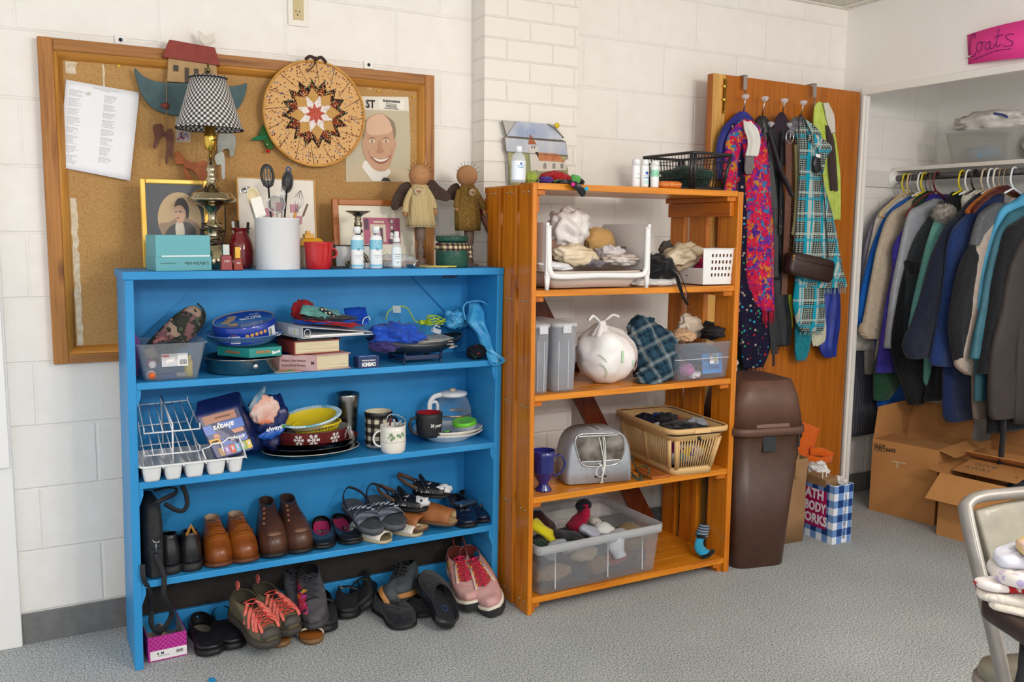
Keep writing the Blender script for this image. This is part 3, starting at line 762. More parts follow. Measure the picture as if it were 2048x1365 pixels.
pm_([(-.75,-.6),(-.5,-.28),(-.1,-.12),(.4,-.1),(.75,-.4),(.6,-.82),(0,-.97),(-.55,-.85)],2,C('#2f2a28',.5))
pm_([(-.2,-.15),(.12,-.1),(.2,-.5),(.02,-.85),(-.2,-.6)],3,C('#d9cfb8',.5))
pm_([(-.2,.42),(-.05,.62),(.25,.55),(.33,.28),(.2,.02),(.1,-.12),(-.12,-.12),(-.2,.05),(-.3,.2)],4,C('#d0a583',.5))
pm_([(-.24,.45),(-.1,.72),(.2,.76),(.42,.5),(.42,.1),(.3,.05),(.27,.32),(.1,.5),(-.1,.5)],5,C('#33261f',.5))
pm_([(-.2,.3),(-.13,.3),(-.13,.26),(-.2,.26)],6,C('#33261f',.5));pm_([(-.02,.3),(.08,.31),(.08,.26),(-.02,.26)],6,C('#33261f',.5));pm_([(-.17,.07),(-.03,.08),(-.04,.03),(-.16,.03)],6,C('#a0604e',.5))
pc.bd('picture',None,t);MB().box((.016,-.0005+.004,.016),(fw-.016,.005,fh-.016)).bd('glass',clear(milk=.04,alpha=.9),t)
# table lamp
def lamp():
 L,pr=rp(424,[(34,540),(34,520),(33,518),(31,506),(27,500),(19,488),(14,476),(12,464),(16,459),(18,452),(12,448),(8,440),(10,425),(20,416),(22,413),(36,408),(46,404),(50,401),(49,398),(42,393),(42,389),(30,383),(16,377),(10,367),(9,364),(13,360),(9,355),(9,345),(12,341),(9,336),(8,328),(3.5,324),(3.5,300)],-.215,ZB)
 t=tH('table_lamp','brass table lamp with a checked shade and its cord wound round the stem','lamp',L)
 MB().lathe(pr,40).bd('lamp_base',nZ('#a99c7d','#b9ae92',6,.16,1.0),t)
 z=lambda y:aY(424,y,-.215).z-L.z
 MB().lathe([(.003,z(302)),(.016,z(300)),(.017,z(290)),(.0185,z(288)),(.0185,z(270)),(.016,z(266)),(.017,z(255)),(.012,z(248))],24).bd('bulb_socket',C('#d8b24e',.2,1.0),t)
 mb=MB();mb.tube([(-.026,0,z(250)),(-.03,0,z(210)),(-.02,0,z(155)),(-.008,0,z(142)),(.008,0,z(142)),(.02,0,z(155)),(.03,0,z(210)),(.026,0,z(250))],.0013,6)
 mb.lathe([(.004,z(146)),(.006,z(140)),(.003,z(136)),(.004,z(128)),(.0,z(125))],12);mb.bd('harp_and_finial',C('#7a6a45',.3,1.0),t)
 # shade: conical, checked on the diagonal, UV-mapped
 n=64;mb=MB();rings=[];a0,a1=rp(424,[(67,262),(36,153)],-.215)[1];a0,a1=(a0[0]*1.0,z(258)),(a1[0],z(157))
 for j in range(5):
  k=j/4;r=a0[0]+(a1[0]-a0[0])*k;zz=a0[1]+(a1[1]-a0[1])*k
  rings.append([VV((r*cos(2*PI*i/n),r*sin(2*PI*i/n),zz))for i in range(n+1)])
  for i in range(n+1):mb.uv[j*(n+1)+i]=(i/n*2*PI*.085,zz)
 mb.loft(rings,closed=0,cap=0);mb.bd('lamp_shade',gingham('shade','#e9e4dc','#2b2a2b','#8a8784',88,rot=.75,uv=True),t,solid=.0015)
 for r,zz in((a0[0]+.001,a0[1]),(a1[0]+.001,a1[1])):MB().tube([(r*cos(2*PI*i/48),r*sin(2*PI*i/48),zz)for i in range(48)],.0035,6,loop=1).bd('shade_trim',gingham('trim','#d9d4cc','#2b2a2b','#2b2a2b',90,'xz'),t)
 # cord wound loosely
 pts=[]
 for i in range(120):
  a=i*.32;k=i/119;zz=z(448)-(z(448)-z(500))*k+.006*sin(a*.7);r=.026+.012*sin(k*PI)+.004*sin(i*.9)
  pts.append((r*cos(a),r*sin(a),zz))
 pts+=[(.05,.06,z(460)),(.055,.085,z(420)),(.06,.09,z(400))]
 MB().tube(spl(pts,2),.0024,6).bd('cord',C('#3b2a1c',.5),t)
 mb=MB();mb.tube(spl([(-.02,-.02,z(380)),(-.045,-.015,z(388)),(-.05,-.01,z(396))],5),.0022,6);mb.bd('switch_cord',C('#3b2a1c',.5),t)
 MB().cbox((-.052,-.012,z(400)),(.03,.008,.01),rz=.2,ry=.35).bd('plug',C('#c8b27a',.4),t)
 MB().tube([(.0,-.018,z(282)),(.012,-.022,z(281)),(.018,-.024,z(280))],.002,6).bd('switch',BLACK,t)
lamp()
# dark red vase with pens
L,pr=rp(481,[(22,540),(25,530),(26,505),(25,490),(20,476),(14,466),(15,461),(22,457),(22,456)],-.2,ZB)
t=tH('vase','dark red glass vase holding pens behind the nail polish','vase',L)
MB().lathe(pr,32,cap=0).bd('vase_body',C('#7c1a20',.1,coat=.6),t,solid=.003)
for i,(dx_,dy_,h,c_)in enumerate(((-.016,0,.148,'#c9cfd4'),(-.004,.008,.15,'#1c1d20'),(.017,-.004,.146,'#141418'),(.003,-.01,.128,'#b9c2c8'))):
 MB2=MB().lathe([(.002,0),(.0045,.005),(.0045,.14),(.003,.142)],10)
 solo(MB2.xf(MT((L.x+dx_*.6,L.y+dy_,ZB+h-.139))@MR(dx_*6,4,'Y')),'pen',['pale grey pen leaning left in the red vase','black pen at the back of the red vase','black pen leaning right in the red vase','short grey capped pen at the front of the red vase'][i],'pen',(L.x,L.y,ZB+.01),C(c_,.3),'pens in the red vase')
for cx,c_,cap,hw,tp,lb,tx in((454,'#963c3c','#b9bcb4',11.5,489,'rose nail polish bottle with a silver cap on the bookcase top','CHIC'),(477,'#8f2d14','#d2a24c',9.5,494,'orange-red nail polish bottle with a gold cap on the bookcase top','DD')):
 p=aY(cx,540,-.352);t=tH('nail_polish',lb,'nail polish',(p.x,-.34,ZB),.12)
 z1=aY(cx,511 if cx<460 else 517,-.35).z-ZB;z2=aY(cx,tp,-.35).z-ZB;w_=hw*.00148
 MB().prism([(-w_,-.009,0),(w_,-.009,0),(w_*.85,-.009,z1),(-w_*.85,-.009,z1)],(0,.018,0)).bd('bottle',C(c_,.12,coat=.5),t,bevel=.002)
 MB().box((-w_*.6,-.006,z1),(w_*.6,.006,z2)).bd('cap',C(cap,.2,1.0),t,bevel=.001)
 text(tx,.008,WHITE,t,M=MT((0,-.0098,z1*.6))@XZ)
# white crock and its utensils
L,pr=rp(554,[(44,541),(45,538),(45,441),(46,439),(46,436)],-.285,ZB)
CR_=L;crk=tH('utensil_crock','tall plain white crock full of kitchen utensils','crock',L)
R0=pr[2][0];H0=pr[-1][1]
MB().lathe(pr[:1]+pr+[(R0-.004,H0),(R0-.004,.006),(.0001,.005)],48,cap=0).bd('crock_body',C('#d9dadc',.3),crk)
def uten(nm,label,px,py,dy,rootx=0,rooty=0,head=None,shaft=.003,mat=BLACK,tilt=0):
 tip=aY(px,py,L.y+dy);root=VV((L.x+rootx,L.y+rooty,ZB+.02));d=(tip-root).normalized()
 x=VV((1,0,0));x=(x-d*x.dot(d)).normalized();z=d;y=z.cross(x);M=Matrix((x,y,z)).transposed().to_4x4();M.translation=tip
 t=tH(nm,label,'utensil',root,group='utensils in the white crock')
 ln=(tip-root).length
 a=MB().tube([VV((0,0,-ln)),VV((0,0,-.028))],shaft,8).xf(M);wl(t,a,'handle',mat)
 mb=MB();head(mb);mb.xf(M);return t,mb,M
def spoon_head(a,b_,dep,slots=False):
 def f(mb):
  n,m_=24,6;
  rings=[]
  for j in range(m_+1):
   k=j/m_;rings.append([VV((a*k*cos(2*PI*i/n),dep*(1-k*k),b_*k*sin(2*PI*i/n)))for i in range(n)])
  mb.loft(rings,cap=0)
 return f
def slotted(mb):
 a,b_=.0185,.034
 mb.tube([(a*cos(2*PI*i/28),0,b_*sin(2*PI*i/28))for i in range(28)],.0042,6,loop=1)
 for x in(-.0095,0,.0095):
  h=b_*math.sqrt(1-(x/a)**2);mb.box((x-.0022,-.0015,-h),(x+.0022,.0015,h))
 mb.box((-.016,-.0015,-.032),(.016,.0015,-.014));mb.box((-.014,-.0015,.022),(.014,.0015,.03))
t,mb,M=uten('slotted_spoon','black slotted nylon spoon standing tallest at the back left of the crock',535,352,.02,-.01,0,slotted);wl(t,mb,'spoon_head',BLACK)
t,mb,M=uten('serving_spoon','solid black nylon spoon with a blue ring in the crock',575,364,.03,.012,.01,spoon_head(.019,.036,.007));wl(t,mb,'spoon_head',BLACK,solid=.002)
wl(t,MB().tube([(.0+.007*cos(2*PI*i/16),0,.04+.007*sin(2*PI*i/16))for i in range(16)],.0026,6,loop=1).xf(M),'hanging_ring',C('#2b4a86',.4))
t,mb,M=uten('ladle','cream plastic ladle at the left of the crock',507,393,-.01,-.02,0,spoon_head(.02,.03,.014),mat=C('#e3d3ac',.35));wl(t,mb,'ladle_bowl',C('#e3d3ac',.3),solid=.002)
t,mb,M=uten('ladle','small metal ladle tilted over the left edge of the crock',492,380,.01,-.03,0,spoon_head(.02,.01,.01),mat=SILV);wl(t,mb,'ladle_bowl',SILV,solid=.0015)
def spat(mb):mb.box((-.017,-.001,-.035),(.017,.001,.027))
t,mb,M=uten('spatula','white plastic spatula leaning over the left edge of the crock',516,412,-.035,-.012,-.01,spat,mat=WHITE);wl(t,mb,'blade',C('#f0ece2',.4),bevel=.003)
def strain(mb):
 mb.tube([(.027*cos(2*PI*i/32),0,.027*sin(2*PI*i/32))for i in range(32)],.002,8,loop=1)
t,mb,M=uten('strainer','round wire mesh strainer at the front of the crock',553,409,-.045,0,-.02,strain,.002,SILV);wl(t,mb,'rim',SILV)
mb=MB();spoon_head(.026,.026,.014)(mb);wl(t,mb.xf(M),'mesh_bowl',clear('#d8d8d8',.3,milk=.22,h2='#a9a9ab'))
def whisk(mb):
 for k in range(5):
  a=PI*k/5
  pts=[(.016*sin(PI*s/12)*cos(a),.016*sin(PI*s/12)*sin(a),-.035+.07*(s/12))for s in range(13)]
  pts2=[(-p[0],-p[1],p[2])for p in pts[::-1]]
  mb.tube(pts+pts2[1:],.0007,5)
t,mb,M=uten('whisk','steel wire whisk at the right of the crock',597,402,.0,.025,.0,whisk,.0035,SILV);wl(t,mb,'whisk_wires',SILV)
def fork(mb):
 for x in(-.006,-.002,.002,.006):mb.tube([(x,0,-.02),(x,0,.03)],.0011,6)
 mb.tube([(-.006,0,-.02),(.006,0,-.02)],.0015,6)
t,mb,M=uten('fork','long steel serving fork in the middle of the crock',566,392,-.01,.004,0,fork,.002,SILV);wl(t,mb,'tines',SILV)
t,mb,M=uten('steel_spoon','steel spoon handle with a twisted loop standing in the crock',566,396,-.02,-.004,-.01,lambda m_:m_.tube(spl([(0,0,-.03),(-.004,0,.0),(-.002,0,.02),(0,0,.024),(.003,0,.018),(-.001,0,-.004)],4),.001,5),.0015,SILV);wl(t,mb,'wire_loop',SILV)
t,mb,M=uten('knife','thin knife with a brown handle poking out to the right of the crock',612,415,-.02,.02,-.01,lambda m_:m_.box((-.002,-.003,-.03),(.004,.003,.012)),.001,SILV)
wl(t,mb,'knife_handle',C('#6b4a33',.5),bevel=.001)
t,mb,M=uten('peeler','short amber handled tool at the right rim of the crock',590,430,-.03,.02,-.02,lambda m_:m_.box((-.004,-.003,-.01),(.004,.003,.008)),.002,SILV);wl(t,mb,'grip',C('#c98a2b',.4),bevel=.001)
# canvas with pink squares behind the crock
t,fw,fh=framed('picture_tile','cream canvas with small pink squares leaning on the board behind the crock',473,630,353,480,-.085,.004,C('#d8a45b',.5),C('#ece4d8',.6),.06)
mb=MB()
for x,z,c_ in((.1,.17,'#cf9aa6'),(.135,.19,'#cf8f9c'),(.18,.185,'#c98492'),(.15,.14,'#cc8f9d'),(.19,.145,'#c98492')):mb.box((x*fw/.25-.014,.003,z*fh/.3),(x*fw/.25+.014,.006,z*fh/.3+.028))
mb.bd('pink_squares',C('#c98c98',.6),t)
# ---- yellow roofed ceramic house ----
def crackle():
 mt,nt,b=new_mat('crackle_glaze');vo=nt.nodes.new('ShaderNodeTexVoronoi');vo.feature='DISTANCE_TO_EDGE';vo.inputs['Scale'].default_value=60
 v=coords(nt);nz=nt.nodes.new('ShaderNodeTexNoise');nz.inputs['Scale'].default_value=40;lK(nt,v,nz.inputs[0])
 lK(nt,mix(nt,.03,v,nz.outputs['Color']),vo.inputs['Vector'])
 lK(nt,ramp(nt,vo.outputs['Distance'],[(.02,'#b58a35'),(.07,'#e6dcbf')]),b.inputs['Base Color']);setp(b,rough=.35);return mt
p=aY(628,541,-.2);hw=.034
t=tH('ceramic_house','yellow roofed crackle-glazed ceramic house jar behind the red mug','jar',(p.x-.008,-.2,ZB))
MB().box((-hw,-.03,0),(hw,.03,.072)).bd('house_walls',crackle(),t,bevel=.003)
YR=C('#d9a020',.35)
MB().prism([(-hw-.014,-.036,.072),(hw+.014,-.036,.072),(hw-.006,-.012,.098),(-hw+.006,-.012,.098)],(0,.048,0)).bd('roof',YR,t,bevel=.003)
MB().box((-.026,-.018,.096),(.006,.012,.112)).box((-.019,-.012,.112),(-.005,.006,.122)).bd('chimney',YR,t,bevel=.002)
# ---- red mug ----
def mug(nm,label,cx,rows,Y,z0,mat,han=(1,0),hr=None,hmat=None,grp=None,inner=None,thick=.003,hh=.5,rz=0,hw_=1.0):
 L,pr=rp(cx,rows,Y,z0);t=tH(nm,label,'mug',L,rz,group=grp)
 R=max(r for r,z in pr);H=pr[-1][1];r_top=pr[-1][0]
 MB().lathe([(r,z)for r,z in pr]+[(r_top-thick,H-.0005)],40,cap=0).add([(0,0,.0)],[]).bd('cup',mat,t)
 MB().lathe([(r_top-thick,H-.0005),(R*.88-thick,H*.5),(R*.8-thick,.006),(.0001,.005)],40,cap=0).bd('inside',inner or mat,t)
 MB().lathe([(pr[0][0],.0003),(.0001,.0003)],40,cap=0).bd('foot',mat,t)
 hr=hr or H*.3;a=math.atan2(han[1],han[0]);x0=R*.94
 pts=[(x0+hr*hw_*cos(q),0,H*hh+hr*sin(q))for q in[PI*.58*(1-2*i/14)for i in range(15)]]
 MB().tube(pts,.0042,8,flat=(1.3,.9)).xf(MR(a,4,'Z')).bd('handle',hmat or mat,t)
 return t,L,pr
REDG=C('#bb1015',.2,coat=.5)
mug('mug','glossy red mug with a round ring handle beside the white crock',637,[(25,541),(26,539),(28,500),(30,487),(31,484)],-.3,ZB,REDG,hr=.0145,hh=.58)
# ---- frames behind ----
t,fw,fh=framed('framed_picture','wooden framed print of a pink room with a seated animal leaning behind the lotion bottles',664,838,397,480,-.105,.022,wood('#b4692d','#96501c','x',.35,1.2),C('#e6dfca',.6),.13)
mb=MB();ex,ez,ew,eh=fw*.34,fh*.33,fw*.42,fh*.4
mb.box((ex,.004,ez),(ex+ew,.006,ez+eh))
mb.bd('picture_ground',C('#b5607a',.6),t)
mb=MB();q_=lambda a,b_,c_,d_,k,m_:mb.poly([(ex+ew*a,.0038-k*.0004,ez+eh*b_),(ex+ew*c_,.0038-k*.0004,ez+eh*b_),(ex+ew*c_,.0038-k*.0004,ez+eh*d_),(ex+ew*a,.0038-k*.0004,ez+eh*d_)],m_)
CRM,PLM=C('#d9c9b0',.6),C('#5b3f52',.6)
q_(.18,.1,.6,.75,0,CRM);q_(.26,.1,.52,.62,1,PLM);q_(.33,.1,.45,.5,2,C('#c99aa8',.6));q_(.02,.55,.14,.95,0,PLM)
q_(.72,.78,.82,.96,0,PLM);q_(.735,.8,.805,.94,1,CRM);q_(.72,.55,.82,.72,0,PLM);q_(.735,.57,.805,.7,1,CRM)
def el2(cx,cz,a,b_,k,m_):mb.poly([(ex+ew*cx+a*cos(2*PI*i/20),.0038-k*.0004,ez+eh*cz+b_*sin(2*PI*i/20))for i in range(20)],m_)
el2(.8,.36,.013,.017,0,C('#2c2530',.6));el2(.76,.35,.007,.01,1,C('#e9e2dc',.6));el2(.76,.22,.006,.014,1,C('#e9e2dc',.6));q_(.66,.02,.95,.2,2,PLM)
for k in range(5):el2(.3+.06*k,.84,.004,.004,0,CRM)
mb.bd('picture',None,t)
BF=C('#17171a',.35)
t=tH('document_frame','black metal frame holding a white sheet behind the silver candlestick','frame',aY(672,541,-.2),.12,rot=(-.12,0,.1));w_=.13
for q in(((0,0,0),(.003,.003,.085)),((w_,0,0),(w_+.003,.003,.085)),((0,0,.082),(w_+.003,.003,.085)),((0,0,0),(w_+.003,.003,.003))):MB().box(*q).bd('frame_rail',BF,t)
MB().box((.004,.001,.004),(w_-.001,.002,.082)).bd('paper',C('#dfe1e2',.5),t)
for px,a in((655,0),):
 t=tH('document_frame','narrow black metal frame standing just right of the yellow house','frame',aY(648,541,-.16),rot=(-.1,0,-.5))
 for q in(((0,0,0),(.004,.003,.088)),((.05,0,0),(.054,.003,.088)),((0,0,.084),(.17,.003,.088))):MB().box(*q).bd('frame_rail',BF,t)
# ---- candlestick ----
L,pr=rp(716,[(20,545),(20,540),(6,530),(5,515),(6,500),(8,488),(5,478),(6,472),(10,467),(10,464),(5,460),(8,456),(8,448),(5,443),(8,440),(5,436),(12,430),(22,425),(26,423),(25,422),(8,424)],-.235,ZB)
SB=nZ('#a79f8c','#7d7565',40,.25,1.0)
t=tH('candlestick','ornate tarnished silver candlestick with scrolled feet and a dish top','candlestick',L)
MB().lathe([(r*.5 if z<.035 else r,max(z,.02))for r,z in pr],28).bd('stem_and_dish',SB,t)
for a in(-.4,PI+.4,1.57,-1.9):
 q=spl([(.006,0,.05),(.022,0,.04),(.034,0,.018),(.046,0,.006),(.054,0,.014),(.047,0,.022),(.04,0,.016)],5)
 mb=MB().tube(q,[.007-.004*i/len(q)for i in range(len(q))],8);mb.ball((.052,0,.016),.006,n=10);mb.ball((.028,0,.036),.006,n=10)
 mb.tube(spl([(.012,0,.028),(.024,0,.018),(.03,0,.006)],5),.004,6)
 mb.xf(MR(a,4,'Z')).bd('foot',SB,t)
# ---- lotion bottles and spray ----
def bottle(nm,label,cx,rows,caprows,Y,z0,bmat,cmat,band=None,txt=None,n=32,grp=None,sy=.7,rz=0):
 L,pr=rp(cx,rows,Y,z0);z=lambda y:aY(cx,y,Y).z;zb,zt=aY(cx,rows[0][1],Y).z,None
 t=tH(nm,label,'bottle',L,rz,group=grp);off=z0-z(max(r[1]for r in rows))
 MB().lathe(pr,n,sy=sy).bd('bottle_body',bmat,t)
 cp=cos(math.atan2(L.x-CPOS.x,L.y-CPOS.y));k=(aY(cx+1,rows[0][1],Y).x-aY(cx,rows[0][1],Y).x)*cp
 MB().lathe([(hw*k,z(py)+off-z0)for hw,py in caprows],n,sy=sy if sy>.8 else 1).bd('cap',cmat,t)
 R=max(r for r,_ in pr)
 if band:
  for y0,y1,m_ in band:MB().lathe([(R+.0004,z(y0)+off-z0),(R+.0004,z(y1)+off-z0)],n,sy=sy,cap=0).bd('label_band',m_,t)
 if txt:
  for s_,py,h,m_ in txt:
   o=text(s_,h,m_,t,M=MT((0,-R,z(py)+off-z0))@XZ)
   for v in o.data.vertices:
    a=v.co.x/R;v.co=VV((R*sin(a)*1.0,-(R*sy+.001)*cos(a),v.co.z))
 return t,L,pr
LW=C('#e9ebec',.3);LB=C('#7cc3dc',.35)
for cx,lb in((714,'left of the two white lotion bottles with a blue band on the bookcase top'),(752,'right of the two white lotion bottles with a blue band on the bookcase top')):
 bottle('lotion_bottle',lb,cx,[(12,541),(13,538),(13,480),(11,473),(7,470)],[(7.5,471),(7.5,459),(7,457)],-.315,ZB,LW,LW,[(503,484,LB),(537,533,LB)],
  [('hand &',489,.009,WHITE),('body lotion',494.5,.008,WHITE),('O',503,.014,C('#4a86a0',.5)),('Y',503,.008,C('#4a86a0',.5)),('fragrance free',515,.0045,C('#8fb0bd',.5)),('6 fl oz',519,.0045,C('#8fb0bd',.5))],grp='white lotion bottles on the bookcase')
t,L,pr=bottle('spray_bottle','small clear hand sanitizer spray with a white pump and navy label',793,[(9,539),(10,536),(10,492),(7,486)],[(7,487),(7,479),(5,478),(5,466),(3.5,465)],-.325,ZB,clear(milk=.35),LW,[(535,497,C('#dfe9ef',.4))],
 [('wish',502,.009,C('#ffffff',.4)),('SANITIZER',511,.0055,C('#35414f',.5)),('SPRAY',515,.006,C('#35414f',.5)),('moisture',519,.005,C('#35414f',.5)),('+',534,.007,C('#b52a2a',.5)),('0',527,.012,C('#5aa6cf',.5))])
o=MB().box((-.009,0,.054),(.009,.001,.064)).bd('logo_panel',C('#243a7a',.4),t)
for v in o.data.vertices:a=v.co.x/.0145;v.co=VV((.0145*sin(a),-.0107*cos(a)-(.0002 if v.co.y<.0005 else 0),v.co.z))
# ---- comb, plug, bag, flashlight, pencil ----
p=aY(672,545,-.335);t=tH('hair_brush','flat black plastic comb handle lying behind the red mug','comb',(p.x,-.325,ZB+.001),.0)
MB().loft([[VV((x,cos(a)*w_,.004+.0038*sin(a)))for a in[2*PI*i/12 for i in range(12)]]for x,w_ in((-.035,.006),(-.02,.009),(.01,.008),(.035,.006),(.042,.003))]).bd('comb_handle',BLACK,t)
c=aY(735,536,-.29);solo(MB().cbox((c.x,-.29,ZB+.009),(.016,.014,.018)),'night_light','small white plastic cube between the two lotion bottles','plug',(c.x,-.29,ZB),C('#e6e2da',.35),bevel=.002)
t=tH('plastic_bag','crumpled clear plastic bag with small items behind the spray bottle','bag',aY(800,545,-.24))
t.location.z=ZB;WM[t.name]=MT(t.location)
mb=MB();cM(mb,(-.012,0,.018),(.062,.03,.026),5,.35,2.5,.6,.001);mb.bd('bag_film',clear(milk=.22),t)
mb=MB();mb.cbox((-.04,0,.01),(.05,.03,.016));mb.bd('wrapped_item',C('#c6ccd2',.4),t,bevel=.003)
p=aY(836,543,-.33);t=tH('flashlight','short silver pocket torch lying end-on beside the spray bottle','torch',(p.x-.012,-.325,ZB+.0112),rot=(0,0,.35))
R9=MR(PI/2,4,'X')
MB().lathe([(.0095,-.03),(.0105,-.02),(.0105,.0),(.011,.002),(.011,.012),(.009,.013)],20,M=R9).bd('barrel',SILV,t);MB().lathe([(.008,.0132),(.0075,.0135)],20,M=R9).bd('lens',C('#1b1c20',.1),t)
MB().box((-.002,-.0145,-.0075),(.002,-.0138,.0075)).bd('reflector_bar',SILV,t)
p,q=aY(838,540,-.3),aY(911,545,-.345);p.z=q.z=ZB+.005
t=tH('pencil','yellow pencil lying along the front edge of the bookcase top','pencil',p);wl(t,MB().tube([p,q],.0028,6),'shaft',C('#e0cf5c',.4));wl(t,MB().tube([q,q+(q-p).normalized()*.006],[.0026,.0006],6),'tip',C('#caa96f',.6))
c=aY(868,545,-.33);t=tH('plastic_knife','clear plastic cutlery piece under the yellow pencil','cutlery',(c.x,-.335,ZB+.0006));MB().box((-.03,-.007,0),(.045,.004,.0014)).bd('blade',clear(milk=.5),t,rot=(0,0,-.1),bevel=.0005)
# ---- speckled green jar with a checked cloth tie ----
L,pr=rp(904,[(31,539),(33,533),(33,500),(30,489),(28,485),(33,482),(33,474),(31,472)],-.275,ZB)
GS=dT('speckled_green','#21483c',['#9fc4b3','#21483c','#5d8f7d'],420,.22,.3,'#2b5748')
t=tH('glass_jar','speckled green jar with a checked cloth tie at the right end of the bookcase','jar',L)
MB().lathe(pr[:5],40).bd('jar_body',GS,t);MB().lathe(pr[4:],40).bd('lid',GS,t,bevel=.001)
R=pr[2][0];z=lambda y:pr[0][1]+(539-y)/(539-472)*pr[-1][1]
CK=gingham('tie','#d9c5a0','#4b1f33','#6b6a4f',60,'xz')
rings=[]
for j,(rr,zz)in enumerate(((R+.001,z(503)),(R+.004,z(498)),(R+.001,z(492)),(R-.002,z(487)))):
 rings.append([VV((rr*cos(2*PI*i/60)+.0008*sin(i*1.3),rr*sin(2*PI*i/60)+.0008*cos(i*1.1),zz-.003*sin(i*.9)*(j==0)))for i in range(60)])
mb=MB().loft(rings,cap=0);mb.bd('cloth_tie',CK,t,solid=.001)
mb=MB();cM(mb,(R*.75,-R*.6,z(497)),(.012,.01,.011),3,.3,2,.6,lv=3)
for dx_,ln in((-.005,.03),(.014,.034)):
 mb.loft([[VV((R*.75+dx_*k+(.009*cos(a))*(1+k*.3),-R*.62+.003*sin(a)+.002*sin(k*6),z(497)-ln*k))for a in[2*PI*i/10 for i in range(10)]]for k in(0,.3,.6,1)])
mb.bd('cloth_bow',CK,t)
# ---- two folk angels on turned posts ----
SKIN=nZ('#b98a5e','#a9774e',12,.85)
WG=nZ('#3a2a22','#4a382e',60,.9,bump=.4)
PW=nZ('#6b564b','#7a6557',30,.7)
def angel(label,hx,hy,hr,dress,dmat,wings,post,tagpos,Y,arms):
 L=aY(post[0],540,Y);L.z=ZB;t=tH('angel_doll',label,'doll',L)
 hc=aY(hx,hy,Y);k=(aY(hx+1,hy,Y)-aY(hx,hy,Y)).length*.93
 mb=MB().ball(hc,hr*k,n=24,sc3=(1,.92,.98));mb.tube([hc-VV((0,0,hr*k*.8)),hc-VV((0,0,hr*k*1.3))],.012,12);wl(t,mb,'head',SKIN)
 mb=MB();
 for dx_ in(-.006,.003):mb.ball(hc+VV((dx_-.002,-hr*k*.9,.006)),.0013,n=6)
 wl(t,mb,'eyes',INK)
 for s in(-1,1):wl(t,MB().ball(hc+VV((s*hr*k*.5,-hr*k*.66,-.008)),.008,n=10,sc3=(1,.35,1)),'cheek',C('#b5704f',.9))
 mb=MB();rnd=random.Random(int(hx))
 for i in range(9):
  a=-1.2+2.4*i/8;d=VV((sin(a),-.2,cos(a)));b0=hc+d*hr*k*.95;pts=[]
  for s in range(14):pts.append(b0+d*.0012*s+VV((.0022*cos(s*1.6),.0022*sin(s*1.6),0)))
  mb.tube(pts,.0005,4)
 wl(t,mb,'wire_curls',C('#3a2f2a',.5,.6))
 rings=[]
 for cx,hw,py in dress:
  c=aY(cx,py,Y);w2=hw*k;rings.append([c+VV((w2*cos(a)*(1+.04*sin(a*7)),w2*.62*sin(a)*(1+.06*sin(a*9)),0))for a in[2*PI*i/40 for i in range(40)]])
 wl(t,MB().loft(rings,cap=0),'dress',dmat,solid=.002)
 c0=aY(dress[-1][0],dress[-1][2],Y);w2=dress[-1][1]*k;mb=MB()
 for i in range(26):
  a=2*PI*i/26;mb.cbox(c0+VV((w2*1.06*cos(a),w2*.67*sin(a),.006)),(.004,.001,.0014),rz=a+PI/2)
 wl(t,mb,'stitches',INK)
 for A in arms:
  pts=spl([aY(x,y,Y-.01)for x,y in A[:-1]],5);n_=len(pts)
  wl(t,MB().tube(pts,[.008+.005*i/n_ for i in range(n_)],12),'sleeve',dmat)
  hp=aY(A[-1][0],A[-1][1],Y-.01);wl(t,MB().tube([pts[-1],(pts[-1]*.4+hp*.6),hp],[.0075,.0085,.006],10).ball(hp,.0062,n=10),'hand',SKIN)
 for W in wings:
  mb=MB();mb.prism(tr(sm2(W,3),'y',Y+.018),(0,.012,0));wl(t,mb,'wing',WG,bevel=.004)
 tg=aY(tagpos[0],tagpos[1],Y-.03)
 o=wl(t,MB().lathe([(.0125,0),(.0125,.0015)],24,M=MT(tg)@R9),'tag_disc',C('#e3dccb',.6))
 wl(t,MB().lathe([(.01,0),(.01,.0018)],24,M=MT(tg)@R9),'tag_centre',C('#c59a6a',.7))
 text(tagpos[2],.008,C('#5c3a22',.7),t,M=MT(tg+VV((0,-.0024,0)))@XZ,world=True)
 mb=MB().tube(spl([hc+VV((-.018,-.012,-hr*k*1.1)),tg+VV((0,0,.012)),hc+VV((.018,-.012,-hr*k*1.1))],5),.0007,5);wl(t,mb,'cord',C('#6b5330',.8))
 lp,pr=rp(post[0],post[1],Y,ZB);mb=MB().lathe([q for q in pr],20,c=lp);wl(t,mb,'turned_post',PW)
 wl(t,MB().box(lp+VV((-.03,-.022,.0)),lp+VV((.03,.022,.008))),'post_base',PW,bevel=.001)
STRP=C('#b9a273',.9)
def stripecloth():
 mt,nt,b=new_mat('ticking');tc=nt.nodes.new('ShaderNodeTexCoord');sp=nt.nodes.new('ShaderNodeSeparateXYZ');lK(nt,tc.outputs['Object'],sp.inputs[0])
 f=mN(nt,'FRACT',mN(nt,'MULTIPLY',sp.outputs[0],190));lK(nt,ramp(nt,f,[(0,'#c5b083'),(.7,'#a08a5a')],'CONSTANT'),b.inputs['Base Color']);setp(b,rough=.9);return mt
angel('folk angel doll in a striped tan dress on a turned post, left of the pair',839,351,22,[(839,8,366),(840,16,372),(840,21,385),(841,24,405),(842,27,430),(843,31,455)],stripecloth(),
 [[(822,366),(806,367),(795,380),(786,398),(784,416),(792,421),(806,410),(826,396)],[(855,366),(868,360),(880,372),(896,384),(903,392),(897,402),(880,400),(862,392)]],
 (841,[(10,541),(10,524),(5,522),(8,512),(8,505),(5,500),(7,495),(5,490),(10,482),(10,450)]),(837,383,'Hope'),-.2,[[(852,376),(864,398),(868,417),(871,428)],[(824,378),(814,400),(810,425),(810,430)]])
